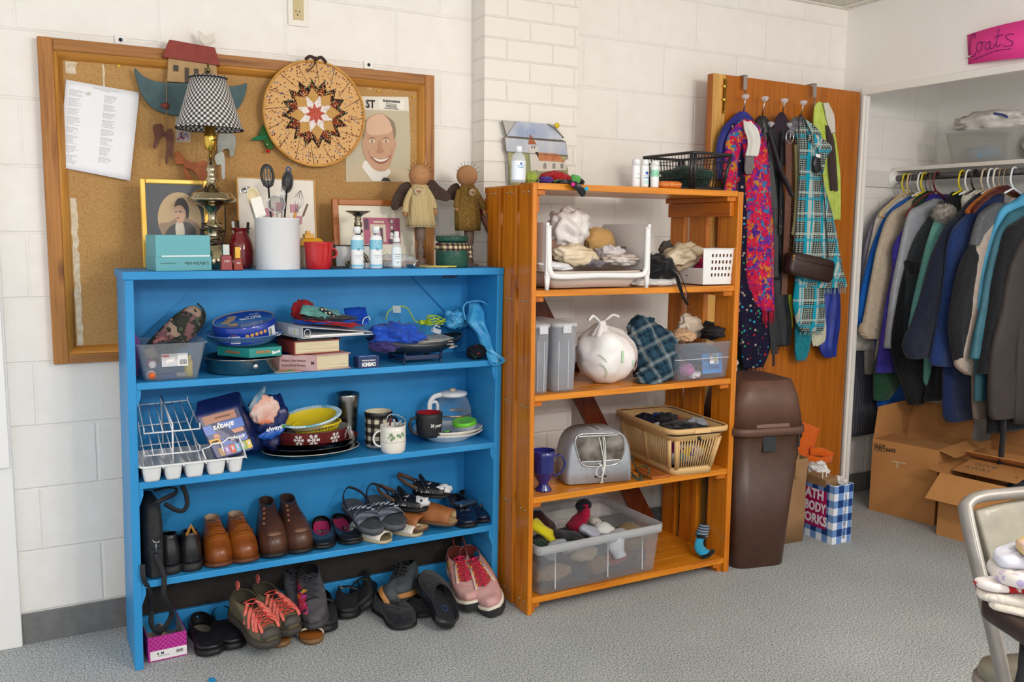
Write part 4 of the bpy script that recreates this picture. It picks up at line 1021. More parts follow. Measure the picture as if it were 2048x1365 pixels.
angel('folk angel doll in a patterned gold dress on a turned post, right of the pair',934,352,21,[(936,8,366),(936,15,374),(935,20,390),(935,24,415),(936,26,440),(936,25,462)],dT('gold_print','#7d5f2c',['#a98a4b','#5c431d','#b89a5a'],300,.35),
 [[(918,368),(908,368),(898,378),(895,388),(904,400),(918,398),(925,390)],[(950,376),(954,384),(958,410),(962,440),(955,441),(950,420),(944,396)]],
 (938,[(10,541),(9,528),(5,518),(8,508),(6,498),(9,490),(10,460)]),(945,385,'Faith'),-.16,[[(950,378),(960,398),(968,418),(970,430)],[(918,380),(914,402),(913,415),(914,420)]])
# ================= first shelf of the bookcase =================
S1,S2,S3=.8845,.5845,.2765
def rrect(w_,d,r,z,n=6,cx=0,cy=0):
 out=[]
 for sx,sy,a0 in((1,-1,-PI/2),(1,1,0),(-1,1,PI/2),(-1,-1,PI)):
  for i in range(n+1):
   a=a0+PI/2*i/n;out.append(VV((cx+sx*(w_/2-r)+r*cos(a),cy+sy*(d/2-r)+r*sin(a),z)))
 return out
def tub(mb,w0,d0,w1,d1,h,r=.02,th=.0025,rim=.006,mat=None,cx=0,cy=0):
 a=rrect(w0,d0,r,0,6,cx,cy);a1=rrect(w0+.004,d0+.004,r,.006,6,cx,cy);b_=rrect(w1,d1,r,h-.006,6,cx,cy);c=rrect(w1+2*rim,d1+2*rim,r+rim,h-.004,6,cx,cy);d=rrect(w1+2*rim,d1+2*rim,r+rim,h,6,cx,cy)
 e=rrect(w1-2*th,d1-2*th,r-th*.5,h,6,cx,cy);f=rrect(w0-2*th+.002,d0-2*th+.002,r-th*.5,th,6,cx,cy)
 return mb.loft([a,a1,b_,c,d,e,f],mat)
def puff(pts_rows,mb,mat=None,n=24):
 rings=[[c+hw*cos(2*PI*i/n)+hd*sin(2*PI*i/n)for i in range(n)]for c,hw,hd in pts_rows]
 return mb.loft(rings,mat)
FROST=clear(milk=.07,h2='#cfd6dd')
# plastic bin with a floral pouch in it
c=aY(350,757,-.345);t=tH('storage_bin','small clear plastic bin with a paper label at the left end of the first shelf','bin',(c.x-.006,-.262,S1),.0)
mb=tub(MB(),.15,.145,.196,.19,.113,.022);mb.bd('bin_body',FROST,t)
e=MB().box((-.03,-.0925,.034),(.044,-.0915,.072)).bd('sticker',C('#c9c9cb',.5),t,rot=(-.1,0,0),loc=(0,.001,0));e['label']='grey and white printed sticker'
mb=MB();mb.box((.016,-.0933,.034),(.044,-.0926,.072),WHITE)
for i in range(9):mb.box((.02+.0024*i,-.0938,.038),(.0208+.0024*i+(i%3)*.0004,-.0934,.054),INK)
mb.prism([(-.018,-.093,.044),(.004,-.093,.05),(.008,-.093,.06),(-.014,-.093,.056)],(0,.0003,0),C('#ece5dc',.5));mb.box((-.028,-.0932,.062),(-.008,-.0927,.069),C('#b0303a',.5))
mb.bd('sticker_print',None,t,rot=(-.1,0,0),loc=(0,.001,0))
FL=floral('tapestry',['#33362f','#3f4338','#33362f','#7a5658','#33362f','#9a8371','#4b5242','#6f4c50','#2c2f29'],30)
a,b_=VV((c.x-.06,-.25,S1+.045)),aY(408,625,-.21)
d=(b_-a);nrm=VV((-d.z,0,d.x)).normalized()
mb=MB();rows=[]
for k,w_ in((0,.02),(.06,.034),(.25,.042),(.6,.047),(.85,.043),(.97,.03),(1,.012)):rows.append((a+d*k+nrm*.01,nrm*w_,VV((0,.021*min(1,w_/.04),0))))
puff(rows,mb);t2=tH('floral_pouch','dark floral tapestry pouch with pink roses leaning out of the clear bin','pouch',a)
wl(t2,mb,'pouch_body',FL,sub=1)
wl(t2,MB().tube(spl([b_+VV((-.022,-.012,.03)),b_+VV((-.006,-.018,.012)),b_+VV((0,-.018,-.012)),b_+VV((-.012,-.02,-.035)),b_+VV((-.03,-.022,-.06))],5),.003,6),'strap',C('#232420',.8))
rs=VV((a.x+.035,-.273,a.z+.06))
mb=MB();rnd=random.Random(2)
for k,(r_,c_)in enumerate(((.024,'#7c4a4e'),(.018,'#a06f70'),(.013,'#7c4146'),(.008,'#b78a86'))):
 mb.poly([rs+VV((r_*(1+.12*sin(5*q+k))*cos(q),-.0008*k,r_*(1+.12*sin(5*q+k))*sin(q)*.9))for q in[2*PI*i/30 for i in range(30)]],C(c_,.9))
wl(t2,mb,'rose_motif')
for nm,lb,x,y,z,r_,h,c1,c2 in(('cosmetic_bottle','pink bottle with a white cap lying in the clear bin',-.055,-.05,.05,.014,.03,'#a3224c','#e5dfdf'),('cosmetic_bottle','orange capped jar lying low in the clear bin',-.058,-.052,.017,.013,.03,'#e8eaec','#d5622a'),('cosmetic_bottle','yellow bottle upright at the right of the clear bin',.05,-.05,.03,.013,.05,'#d7bb3a','#d9c04a')):
 t3=tH(nm,lb,'bottle',(c.x-.006+x,-.262+y,S1+z),rot=(PI/2*(h<.04),0,0),group='bottles in the clear bin')
 MB().lathe([(r_,-h/2),(r_,h/2-.004),(r_*.7,h/2)],20).bd('bottle_body',C(c1,.4),t3);MB().lathe([(r_*.75,h/2),(r_*.75,h/2+.014)],20).bd('cap',C(c2,.4),t3)
t3=tH('small_box','dark blue box at the bottom of the clear bin','box',(c.x-.018,-.31,S1+.004));MB().box((-.02,-.02,0),(.02,.02,.013)).bd('box_body',C('#23327c',.4),t3,bevel=.001)
t3=tH('small_box','small silver tube at the bottom of the clear bin','tube',(c.x+.022,-.318,S1+.012));MB().tube([(-.014,0,0),(.014,0,0)],.007,12).bd('tube_body',C('#a9a29a',.3),t3)
heap('sewing_pouch','black cloth item with a yellow edge beside the floral pouch','pouch',(c.x-.002,-.3,S1+.1),(.045,.025,.016),cloth('#17171a'),5,.12)
t3=tH('folder','thin purple folder standing behind the clear bin against the bookcase side','folder',(.822,-.23,S1));MB().prism([(0,0,.0),(.006,0,.0),(.014,0,.11),(-.006,0,.145)],(0,.09,0)).bd('cover',C('#6a2a86',.4),t3,bevel=.001)
# cake pan, game box, blue bowl, cookie tin
PANM=nZ('#b9b5ae','#9c9892',20,.22,1.0)
px_c=aY(488,745,-.235)
t=tH('cake_pan','round metal cake pan on the first shelf under the stack','pan',(px_c.x,-.235,S1))
MB().lathe([(.0001,.001),(.105,.001),(.116,.004),(.119,.045),(.128,.048),(.128,.051),(.117,.049),(.113,.006),(.0001,.004)],56,cap=0).bd('pan_body',PANM,t)
MB().lathe([(.008,0),(.008,.002),(.004,.004)],12,M=MT((.012,-.1185,.028))@R9).bd('rivet',SILV,t)
t=tH('game_box','teal card game box with orange lettering standing in the cake pan','box',(px_c.x+.01,-.262,S1+.0515),.02)
TB=C('#1f8f88',.4)
MB().prism([(-.088,.045,0),(-.012,-.065,0),(.095,-.045,0),(.095,.05,0)],(0,0,.03)).bd('box_body',TB,t,bevel=.001)
text('WINTER ORGEL',.011,C('#e08a2a',.5),t,M=MT((.034,-.0575,.016))@MR(.185,4,'Z')@XZ,width=.05,bold=.0003)
text('HURRAHS',.011,C('#b8602a',.5),t,M=MT((-.052,-.0085,.014))@MR(-.966,4,'Z')@XZ,width=.06,bold=.0003)
mb=MB();mb.poly([(.062,-.052,.006),(.09,-.0468,.012),(.088,-.0472,.02),(.074,-.0498,.014),(.062,-.052,.018)]);mb.bd('goose_drawing',C('#dfe3df',.5),t)
zt=S1+.0815
px_b=aY(490,690,-.235)
t=tH('bowl','shallow blue plastic bowl on the teal box under the cookie tin','bowl',(px_b.x,-.235,zt+.003),rot=(.03,-.02,0))
MB().lathe([(.0001,0),(.06,0),(.085,.012),(.108,.034),(.122,.038),(.122,.04),(.106,.037),(.083,.016),(.058,.004),(.0001,.004)],56,cap=0).bd('bowl_body',C('#5b7fb8',.25),t)
heap('plastic_wrap','white pleated plastic cutlery poking out from under the tin in the blue bowl','cutlery',(px_b.x+.075,-.265,zt+.036),(.03,.03,.008),C('#e3e3dc',.4),2,.2)
tc_=VV((px_b.x+.002,-.235,zt+.048))
t=tH('cookie_tin','round dark blue butter cookie tin lying tilted in the blue bowl','tin',tc_,rot=(.19,-.1,-.28));TBL=C('#1b3b9c',.22,coat=.3)
MB().lathe([(.0001,-.018),(.096,-.018),(.0975,-.016),(.0975,.022)],56,cap=0).bd('tin_body',TBL,t)
MB().lathe([(.0995,.02),(.0995,.036),(.097,.039),(.094,.037),(.0001,.036)],56,cap=0).bd('lid',TBL,t)
MB().lathe([(.0975,.0385),(.094,.0385),(.093,.0365)],56,cap=0).bd('rim',C('#d8b27a',.3,.3),t)
def cyl_text(s_,x,z,h,mat,par,R,width=None,bold=0):
 o=text(s_,h,mat,par,M=MT((x,0,z))@XZ,width=width,bold=bold)
 for v in o.data.vertices:
  a=v.co.x/R;r=R+.0006-v.co.y;v.co=VV((r*sin(a),-r*cos(a),v.co.z))
 return o
cyl_text('BUTTER',-.028,.004,.017,WHITE,t,.0975,.04,.0006);cyl_text('COOKIES',-.026,-.01,.008,WHITE,t,.0975,.03,.0003);cyl_text('Danish',-.028,.015,.007,C('#b9663e',.5),t,.0975)
for i in range(5):
 a=(.012+i*.015)/.0975;mb=MB().lathe([(.0062,0),(.0055,.001),(.0001,.0014)],14,M=MR(a,4,'Z')@MT((0,-.0978,.008+.001*i))@R9)
 mb.bd('printed_cookie',C('#d59a50',.6),t)
mb=MB();vs=[]
for z_ in(-.014,.019):vs.append([VV((.0981*sin(q/.0975),-.0981*cos(q/.0975),z_))for q in[.086+.038*i/8 for i in range(9)]])
mb.loft(vs,WHITE,closed=0,cap=0)
for i in range(6):q=.089+i*.0022;mb.poly([VV((.0985*sin(s/.0975),-.0985*cos(s/.0975),z_))for s,z_ in((q,-.01),(q+.0011,-.01),(q+.0011,.015),(q,.015))],INK)
mb.bd('barcode_panel',None,t)
text('BUTTER',.018,WHITE,t,M=MT((.02,.01,.0368))@MR(PI+.15,4,'Z'),width=.07,bold=.0005);text('COOKIES',.011,WHITE,t,M=MT((.028,.03,.0368))@MR(PI+.15,4,'Z'));text('ROYAL',.01,WHITE,t,M=MT((.03,.055,.0368))@MR(PI+.15,4,'Z'))
for x,y in((-.055,-.015),(-.045,.012),(-.04,.04),(-.03,-.045)):MB().lathe([(.017,.0362),(.015,.0368),(.0001,.0372)],20,c=(x,y,0)).bd('printed_cookie',C('#c49c62',.5),t)
c=aY(585,742,-.33);t=tH('seed_packet','flat packet with green and orange print lying under the edge of the cake pan','packet',(c.x-.012,-.325,S1));mb=MB().box((-.045,-.02,0),(.04,.03,.003));mb.bd('packet_film',clear(milk=.3),t,bevel=.001)
mb=MB();rnd=random.Random(9)
for i in range(14):x=rnd.uniform(-.035,.03);y=rnd.uniform(-.018,.02);mb.box((x,y,.003),(x+.016,y+.005,.0042),[C('#3d8a3a',.5),C('#c9602a',.5)][i%2])
mb.bd('printed_carrots',None,t)
# two thick books, notebook, binder
def book(nm,label,M,w_,d,h,cover,pages='#dccfae',spine_left=True,th=.004,grp=None):
 t=tH(nm,label,'book',M.translation,group=grp);t.rotation_euler=M.to_euler();WM[t.name]=M.copy()
 mb=MB();mb.box((0,0,0),(w_,d,th));mb.box((0,0,h-th),(w_,d,h));mb.box((0,0,0),(th*1.3,d,h))if spine_left else mb.box((0,0,0),(w_,th,h));mb.bd('cover',cover,t,bevel=.0012)
 mt=nZ(pages,'#c8b88f',30,.85)
 MB().box((th,.004,th),(w_-.006,d-.006,h-th)).bd('page_block',pagem,t);return t
mt,nt,b=new_mat('page_edges');n=nT(nt,coords(nt,(5,5,900)),1,2);lK(nt,ramp(nt,n,[(.35,'#bfae88'),(.6,'#e2d6b8')]),b.inputs['Base Color']);setp(b,rough=.9);pagem=mt
p=aY(630,743,-.34)
M=MT((p.x,-.35,S1))@MR(.16,4,'Z')@MT((0,0,0))
t=book('dictionary','thick pale dictionary lying at the bottom of the book stack',M,.125,.17,.052,nZ('#c3a3a2','#b58e8e',12,.6),spine_left=True)
# its lettered spine faces left-front
MB().prism([(-.1,.075,0),(-.001,-.002,0),(.002,.006,0),(-.092,.083,0)],(0,0,.052)).bd('spine',nZ('#c3a3a2','#b58e8e',12,.6),t,bevel=.001)
sa=math.atan2(-.077,.099)
for i,s_ in enumerate(("Webster's New American",'Crossword Puzzle Dictionary')):text(s_,.012,C('#5c1f1c',.6),t,M=MT((-.058,.0415,.034-.015*i))@MR(sa,4,'Z')@XZ,width=.078)
text('N',.012,INK,t,M=MT((-.009,.0035,.026))@MR(sa,4,'Z')@XZ,bold=.001)
p=aY(588,702,-.33);M=MT((p.x,-.33,S1+.0525))@MR(.1,4,'Z')
book('hardcover_book','thick red hardcover book lying on the dictionary',M,.162,.16,.045,C('#8d322c',.5))
M=MT((p.x+.01,-.335,S1+.098))@MR(.06,4,'Z')
book('notebook','thin black notebook lying between the red book and the ring binder',M,.12,.15,.008,C('#202226',.5))
A,B_,Cc=aY(566,648,-.3),aY(604,668,-.345),aY(748,672,-.34)
t=tH('ring_binder','grey ring binder lying askew on the notebook under the red cloth','binder',(B_.x,B_.y,B_.z))
x=(Cc-B_);y=(A-B_)+VV((0,.1,0));GRY=C('#b9bcc3',.35)
zb=S1+.1065
P_=[VV((B_.x,-.345,zb)),VV((Cc.x,-.335,zb+.002)),VV((Cc.x-.02,-.15,zb+.004)),VV((B_.x-.055,-.17,zb+.004))]
wl(t,MB().prism(P_,(0,0,.003)),'back_cover',GRY,bevel=.001)
Q=[P_[0]+VV((0,0,.036)),P_[1]+VV((-.005,0,.007)),P_[2]+VV((0,0,.01)),P_[3]+VV((0,0,.036))]
wl(t,MB().prism(Q,(0,0,.003)),'front_cover',GRY,bevel=.001)
wl(t,MB().add([P_[0],P_[3],Q[3],Q[0],P_[0]+VV((.004,.003,0)),P_[3]+VV((.004,.003,0)),Q[3]+VV((.004,.003,0)),Q[0]+VV((.004,.003,0))],[(0,1,2,3),(7,6,5,4),(0,4,5,1),(3,2,6,7),(0,3,7,4),(1,5,6,2)]),'spine',GRY)
wl(t,MB().prism([P_[0]+VV((.01,.01,.003)),P_[1]+VV((-.03,.01,.002)),P_[2]+VV((-.03,-.02,.0)),P_[3]+VV((.02,-.02,.003))],(0,0,.006)),'papers',WHITE)
rp_=P_[0]+VV((.018,.002,.018));wl(t,MB().tube([rp_+VV((.01*cos(q),0,.012*sin(q)))for q in[2*PI*i/20 for i in range(20)]],.0018,6,loop=1),'ring',SILV)
sd=(P_[3]-P_[0]).normalized();lm=fQ(P_[0]+sd*.05+VV((-.0012,-.0012,.02)),-sd,(0,0,1))
o=MB().box((-.03,-.011,-.0005),(.03,.011,.0005)).xf(lm);wl(t,o,'spine_label',C('#d8dadc',.5));wl(t,MB().box((.008,-.009,0),(.013,.009,.001)).xf(lm),'label_stripe',C('#b6c02e',.5))
# cloths and pouches on the binder
def wsheet(mb,P,nx=16,ny=16,amp=.006,fr=3,seed=0,mat=None,sag=0):
 rings=[]
 for j in range(ny+1):
  v=j/ny;r_=[]
  for i in range(nx+1):
   u=i/nx;p=P[0]*(1-u)*(1-v)+P[1]*u*(1-v)+P[2]*u*v+P[3]*(1-u)*v
   q=VV((u*fr+seed,v*fr,seed*1.7));p=p+VV((noise.noise(q)*amp,noise.noise(q+VV((7,0,0)))*amp,(noise.noise(q+VV((0,9,0)))+.5*noise.noise(q*2.3))*amp*1.4-sag*4*u*(1-u)))
   r_.append(p)
  rings.append(r_)
 return mb.loft(rings,mat,closed=0,cap=0)
z0=S1+.146
c=aY(660,655,-.27)
heap('cloth_bundle','royal blue folded cloth lying on the ring binder','cloth',(c.x,-.25,z0+.006),(.098,.07,.011),cloth('#16409c','#1c4db4'),12,.22,floor=z0-.004)
heap('cloth_bundle','black folded cloth between the blue and red cloths','cloth',(c.x+.0,-.262,z0+.017),(.085,.062,.009),cloth('#26262a'),15,.22)
mb=MB();P=[aY(578,628,-.31),aY(748,665,-.325),aY(735,640,-.2),aY(600,606,-.18)]
cM(mb,(0,0,0),(.09,.06,.009),21,.3,2.2,.7)
cc=aY(664,645,-.27);solo(mb.xf(MT((cc.x,-.265,cc.z))@MR(.13,4,'Y')),'bandana','red cloth spread over the black cloth with a peak at its left end','cloth',cc,cloth('#a3151b','#b81e22'))
c2=aY(607,620,-.23);heap('bandana','dark red cloth peak standing behind the teal fan of pouches','cloth',(c2.x,-.22,c2.z),(.035,.02,.032),cloth('#8a1318','#9c1a1f'),4,.3)
t=tH('folded_pouch','teal fan-folded pouch with a black and cream checked edge on the red cloth','pouch',aY(640,632,-.28))
P0_,P1_=aY(600,625,-.29),aY(678,640,-.3)
for k in range(5):
 mb=MB();off=VV((.004*k,.006*k,.004*k-.004));wsheet(mb,[P0_+off,P1_+off,P1_+off+VV((.0,.03,.014)),P0_+off+VV((.01,.03,.012))],10,6,.003,3,k)
 wl(t,mb,'fold',cloth('#5f9c92','#6fb0a4'),solid=.0015)
mb=MB().tube(spl([aY(640,618,-.27),aY(660,628,-.28),aY(676,640,-.295),aY(662,645,-.305)],6),.0065,8,flat=(.6,1));wl(t,mb,'checked_edge',gingham('pouch','#1b2233','#d8cba4','#1b2233',85))
wl(t,MB().tube(spl([aY(648,632,-.308),aY(651,640,-.314),aY(652,647,-.31)],5),.003,8,flat=(1,1.2)),'zip_pull',C('#58a79a',.4))
mb=MB();P=[aY(690,650,-.3),aY(737,651,-.31),aY(731,614,-.24),aY(688,617,-.22)];wsheet(mb,P,10,10,.006,2,4);mb.xf(Matrix.Identity(4))
t=tH('paper_flyer','royal blue curled paper with a white arc standing by the red cloth','paper',P[0]);wl(t,mb,'sheet',C('#1746b0',.5),solid=.001)
wl(t,MB().tube(spl([aY(725,648,-.312),aY(728,638,-.305),aY(737,634,-.298),aY(740,640,-.305)],5),.0014,6),'white_arc',WHITE)
# CWENCH carton
p=aY(716,743,-.35);t=tH('small_carton','small navy carton with upside-down white lettering at the front of the first shelf','box',(p.x,-.3555,S1))
w_=.0715;NV=C('#16285c',.4)
MB().box((0,0,0),(w_,.05,.038)).bd('carton_body',NV,t,bevel=.0008);MB().box((-.0002,-.0003,.0375),(w_+.0002,.0502,.0384)).bd('top_flap',C('#1d5fae',.4),t)
XU=MR(PI,4,'Z')
text('CWENCH',.017,WHITE,t,M=MT((w_/2,-.0006,.013))@XZ@XU,width=.048,bold=.0009);text('HYDRATION',.006,WHITE,t,M=MT((w_/2,-.0006,.026))@XZ@XU,width=.046,bold=.0002);text('HYDRATION',.007,WHITE,t,M=MT((w_/2,.012,.0388))@XU,width=.055)
# dark tray on a blue stand
p=aY(835,700,-.27)
t=tH('tray','long dark navy curved tray on a blue plastic stand holding papers','tray',(p.x,-.25,S1))
rings=[]
for j,(k,zz)in enumerate(((1,.068),(.93,.052),(.8,.038),(.55,.033),(.3,.031),(.01,.03))):
 rings.append([VV((.178*k*cos(a),.098*k*sin(a),zz+(.022*(abs(cos(a))**2)*(k>.7)*k)))for a in[2*PI*i/48 for i in range(48)]])
MB().loft(rings,cap=0).bd('tray_body',C('#16212c',.35),t,solid=.003)
MB().tube([(.178*cos(a),.098*sin(a),.068+.022*cos(a)**2)for a in[2*PI*i/48 for i in range(48)]],.003,6,loop=1).bd('rim',C('#1b2a38',.3),t)
BS=C('#1c2b4e',.4)
for x in(-.072,.064):
 mb=MB().tube(spl([(x,-.075,.0),(x,-.072,.012),(x-.001,-.08,.028),(x+.003,-.072,.036)],4),.0055,8,flat=(.7,1.2));mb.tube([(x,-.072,.012),(x,.06,.012)],.005,8);mb.tube([(x,.06,.0),(x,.06,.032)],.005,8);mb.bd('stand_leg',BS,t)
MB().box((-.072,-.075,.012),(.064,-.07,.028)).bd('stand_bar',BS,t,bevel=.002)
# papers in the tray
t2=tH('paper_stack','loose stack of printed leaflets lying in the dark tray','papers',(p.x+.04,-.26,S1+.045));rnd=random.Random(5)
pcs=['#d9d0c2','#cfc4b4','#e2dbd0','#b9a58f','#d2c7ba','#a8b2b8','#dcd3c6']
for k in range(9):wl(t2,MB().cbox((p.x+.042+rnd.uniform(-.02,.02),-.262+rnd.uniform(-.012,.012),S1+.045+k*.0035),(.145,.11,.0022),rz=rnd.uniform(-.25,.25)),'leaflet',C(pcs[k%7],.6))
wl(t2,MB().cbox((p.x+.075,-.25,S1+.079),(.11,.08,.002),rz=.2,rx=.1),'leaflet',dT('leafletprint','#a9b0b4',['#b0524c','#7d9c52','#c9a23a','#8a9499'],60,.4,.5))
# royal blue cloth, purple cloth below it, lime cable, lime box
c=aY(800,658,-.3)
M=MR(.25,3,'Y')
mb=MB();cM(mb,(0,0,0),(.082,.055,.04),33,.42,2.4,.8,mat=None)
o=solo(mb.xf(MT((c.x,-.275,S1+.092))@MR(.1,4,'Y')),'bundled_shirt','bright royal blue crumpled fabric heaped on the dark tray','cloth',c,cloth('#1240a8','#1a56c8',30,rough=.6))
heap('bundled_shirt','dark purple and blue striped fabric under the royal blue heap','cloth',(c.x-.04,-.29,S1+.062),(.06,.05,.02),cloth('#2a2450','#4b3a86',120),8,.3)
LM=C('#a8c520',.4)
q=[aY(772,640,-.2),aY(776,625,-.2),aY(792,614,-.19),aY(812,615,-.19),aY(822,628,-.19),aY(830,642,-.2),aY(845,648,-.2)]
t=tH('cable','lime green cable looped over the blue heap and coiled beside it','cable',q[0]);pts=spl(q,6)
cc=aY(872,655,-.235);rnd=random.Random(8);co=[cc+VV((.03*cos(i*.9+.3)*(1+.25*rnd.random()),.022*sin(i*.9),.01+.014*sin(i*1.31)*rnd.random()+.0015*i))for i in range(20)]
wl(t,MB().tube(pts+spl(co,5),.0021,6),'cord',LM);
t=tH('clip_tag','clear plastic hang tag over the lime cable','tag',aY(793,615,-.19));mb=MB();flat(mb,[(785,612),(801,612),(802,626),(787,626)],-.195,.003);wl(t,mb,'tag_body',C('#a8b4b4',.2,.4))
c=aY(850,645,-.2);solo(MB().cbox(c,(.045,.02,.018),ry=.03),'lime_case','small lime green case beside the coil of cable','case',c,LM,bevel=.004)
c=aY(872,662,-.27);t=tH('plastic_clip','clear plastic clips lying on the leaflets','clip',c);wl(t,MB().cbox(c,(.03,.02,.016),ry=.3).tube([c+VV((-.01,0,.01)),c+VV((.0,0,.02)),c+VV((.015,0,.012))],.003,6),'clip_body',clear(milk=.4))
# blue carrier bag and sock ball
BG=nZ('#2f93cf','#56b3e3',18,.35,bump=.3)
t=tH('carrier_bag','thin bright blue plastic carrier bag slumped at the right end of the first shelf','bag',aY(965,715,-.3))
mb=MB();c=aY(958,655,-.25);pth=[]
for px,py,w_,y in((948,604,20,-.22),(955,622,38,-.23),(955,645,44,-.25),(968,668,34,-.27),(975,690,30,-.3),(985,712,26,-.34),(990,726,16,-.362)):
 q=aY(px,py,y);pth.append((q.x,q.y,q.z,w_/2*.00175,w_/2*.0016))
drape(mb,pth,36,5,.35,7);wl(t,mb,'bag_body',BG)
mb=MB().tube(spl([aY(930,640,-.27),aY(926,615,-.26),aY(938,604,-.26),aY(965,604,-.27),aY(985,622,-.28),aY(983,645,-.28)],6),.006,8,flat=(.5,1.5));wl(t,mb,'handle',BG)
mb=MB().tube(spl([aY(978,700,-.35),aY(995,712,-.36),aY(1008,722,-.364),aY(985,729,-.365),aY(975,712,-.36)],6),.005,8,flat=(.5,1.4));wl(t,mb,'handle',BG)
heap('carrier_bag','smaller piece of thin blue plastic behind the slumped blue bag','bag',aY(912,640,-.17),(.045,.03,.032),BG,44,.4)
c=aY(954,708,-.32);heap('sock_ball','balled black sock with green and red pattern below the blue bag','sock',(c.x,-.315,S1+.026),(.036,.032,.026),dT('spider','#14161f',['#2f9c48','#14161f','#8a1f2e','#14161f'],60,.3),6,.12,floor=S1)
# rust fringe hanging at the top right
c=aY(902,568,-.21);t=tH('fringe_trim','short rust brown fringe stuck under the bookcase top at the right','trim',(c.x,-.2,ZT-.024));mb=MB();rnd=random.Random(1);mb.box((-.028,-.002,-.006),(.028,.002,0))
for i in range(34):x=-.027+.0016*i;mb.tube([(x,0,-.004),(x+rnd.uniform(-.003,.003),rnd.uniform(-.003,.003),-.011),(x+rnd.uniform(-.005,.005),0,-.018)],.0008,4)
mb.bd('fringe',C('#5a2a26',.9),t)
# ================= second shelf of the bookcase =================
def onshelf(px,y,z):return VV((aY(px,900,y).x,y,z))
PW_=C('#dfe1e2',.35);WIRE=C('#e9eaec',.3)
# white cutlery tray
a,b_=aY(283,945,-.375),aY(487,915,-.375);x0,x1=a.x,b_.x+.004
t=tH('cutlery_tray','white plastic cutlery tray with five compartments jutting over the shelf edge','tray',((x0+x1)/2,-.27,S2),-.0);W2=x1-x0
cells=[(-.5,-.3),(-.29,-.09),(-.08,.13),(.14,.33),(.34,.5)]
edges=[0,.205,.4,.615,.825,1.0]
mb=MB();mb.loft([rrect(W2+.012,.222,.018,.047),rrect(W2+.012,.222,.018,.052),rrect(W2-.002,.208,.014,.052),rrect(W2-.002,.208,.014,.047)],cap=0);mb.bd('tray_rim',PW_,t)
for i in range(5):
 u0,u1=edges[i]*W2-W2/2,edges[i+1]*W2-W2/2;w_=(u1-u0)-.006
 tub(MB(),w_-.014,.185,w_,.206,.05,.012,.002,.0004,cx=(u0+u1)/2).bd('compartment',PW_,t)
 if i:MB().box((u0-.003,-.104,.04),(u0+.003,.104,.0505)).bd('divider',PW_,t,bevel=.001)
# white wire dish rack standing in the tray
t=tH('dish_rack','white coated wire rack with three tilted tiers standing in the cutlery tray','rack',((x0+x1)/2,-.27,S2+.01));Y0=-.33
def wire(pts,r=.0022,nm='wire'):wl(t,MB().tube(pts,r,6),nm,WIRE)
X=lambda px,py,y:aY(px,py,y)
for(yl,yr,y2l,y2r,back)in((868,858,811,801,0),(913,902,853,843,0),):
 F0,F1=X(288,yl,-.34),X(400,yr,-.34);B0,B1=X(277,y2l,-.17),X(375,y2r,-.17)
 wire([F0,F1],.0026);wire([B0,B1],.0022)
 for k in range(7):
  u=k/6;f=F0.lerp(F1,u);b2=B0.lerp(B1,u)
  if k in(0,6):wire([b2+VV((0,0,.012)),b2,b2.lerp(f,.8)+VV((0,0,.004)),f+VV((0,0,.016)),f],.002)
  else:wire([b2,f],.0017)
f0,b0=X(346,935,-.335),X(326,880,-.17)
wire([X(346,935,-.335),X(345,850,-.335),X(322,793,-.18),X(326,888,-.18)],.0028)
F0,F1=X(290,944,-.33),X(403,930,-.33);B0,B1=X(278,893,-.17),X(378,882,-.17);wire([B0,B1],.0022)
for k in range(7):wire([B0.lerp(B1,k/6),F0.lerp(F1,k/6)],.0015)
Q=[X(402,931,-.35),X(415,899,-.36),X(424,893,-.36),X(450,884,-.36),X(460,876,-.36),X(478,874,-.36),X(492,917,-.365)]
wire([X(416,930,-.355),X(404,899,-.355),X(418,895,-.355),X(424,889,-.36),X(445,886,-.36),X(456,877,-.36),X(478,874,-.362),X(493,917,-.366)],.0028)
wire([X(442,888,-.36),X(455,926,-.36)],.0026);wire([X(388,822,-.2),X(380,850,-.2),X(402,925,-.35)],.002)
# two packs of pads
NAVY=nZ('#141c4c','#1c2a66',14,.3,bump=.2)
def pack(nm,label,corners,thick,y,mat,seed):
 t=tH(nm,label,'packet',sum(corners,VV())/4)
 return t
A=[X(388,832,-.33),X(478,808,-.3),X(511,900,-.355),X(432,924,-.372)]
t=tH('pad_pack','navy blue pack of sanitary pads with upside-down lettering resting on the cutlery tray','packet',A[3])
nrm=(A[1]-A[0]).cross(A[3]-A[0]).normalized();nrm=-nrm if nrm.y<0 else nrm
D=VV((.02,.085,.03))
vs=A+[p+D for p in A];mb=MB().add(vs,[(0,3,2,1),(4,5,6,7),(0,1,5,4),(1,2,6,5),(2,3,7,6),(3,0,4,7)]);o=wl(t,mb,'pack_body',NAVY,bevel=.009,seg=4)
def qd(P,u,v,k=1.2):
 p=P[0]*(1-u)*(1-v)+P[1]*u*(1-v)+P[2]*u*v+P[3]*(1-u)*v;n_=(P[1]-P[0]).cross(P[3]-P[0]).normalized();n_=-n_ if n_.y>0 else n_
 return p+n_*.0012*k
def patch(P,t,nm,u0,v0,u1,v1,mat,k=1,v2=None):
 mb=MB();N=6
 mb.loft([[qd(P,u0+(u1-u0)*i/N,v0+(v1-v0)*j/N,k)for i in range(N+1)]for j in range(N+1)],closed=0,cap=False,smooth=0);return wl(t,mb,nm,mat)
patch(A,t,'blue_band',.05,.27,.95,.46,C('#1c5ab4',.3));patch(A,t,'photo_band',.12,.08,.85,.25,C('#a8735a',.4));patch(A,t,'photo_band',.2,.47,.9,.55,C('#c98e74',.4));patch(A,t,'yellow_flash',.05,.56,.3,.66,C('#dfa83c',.4))
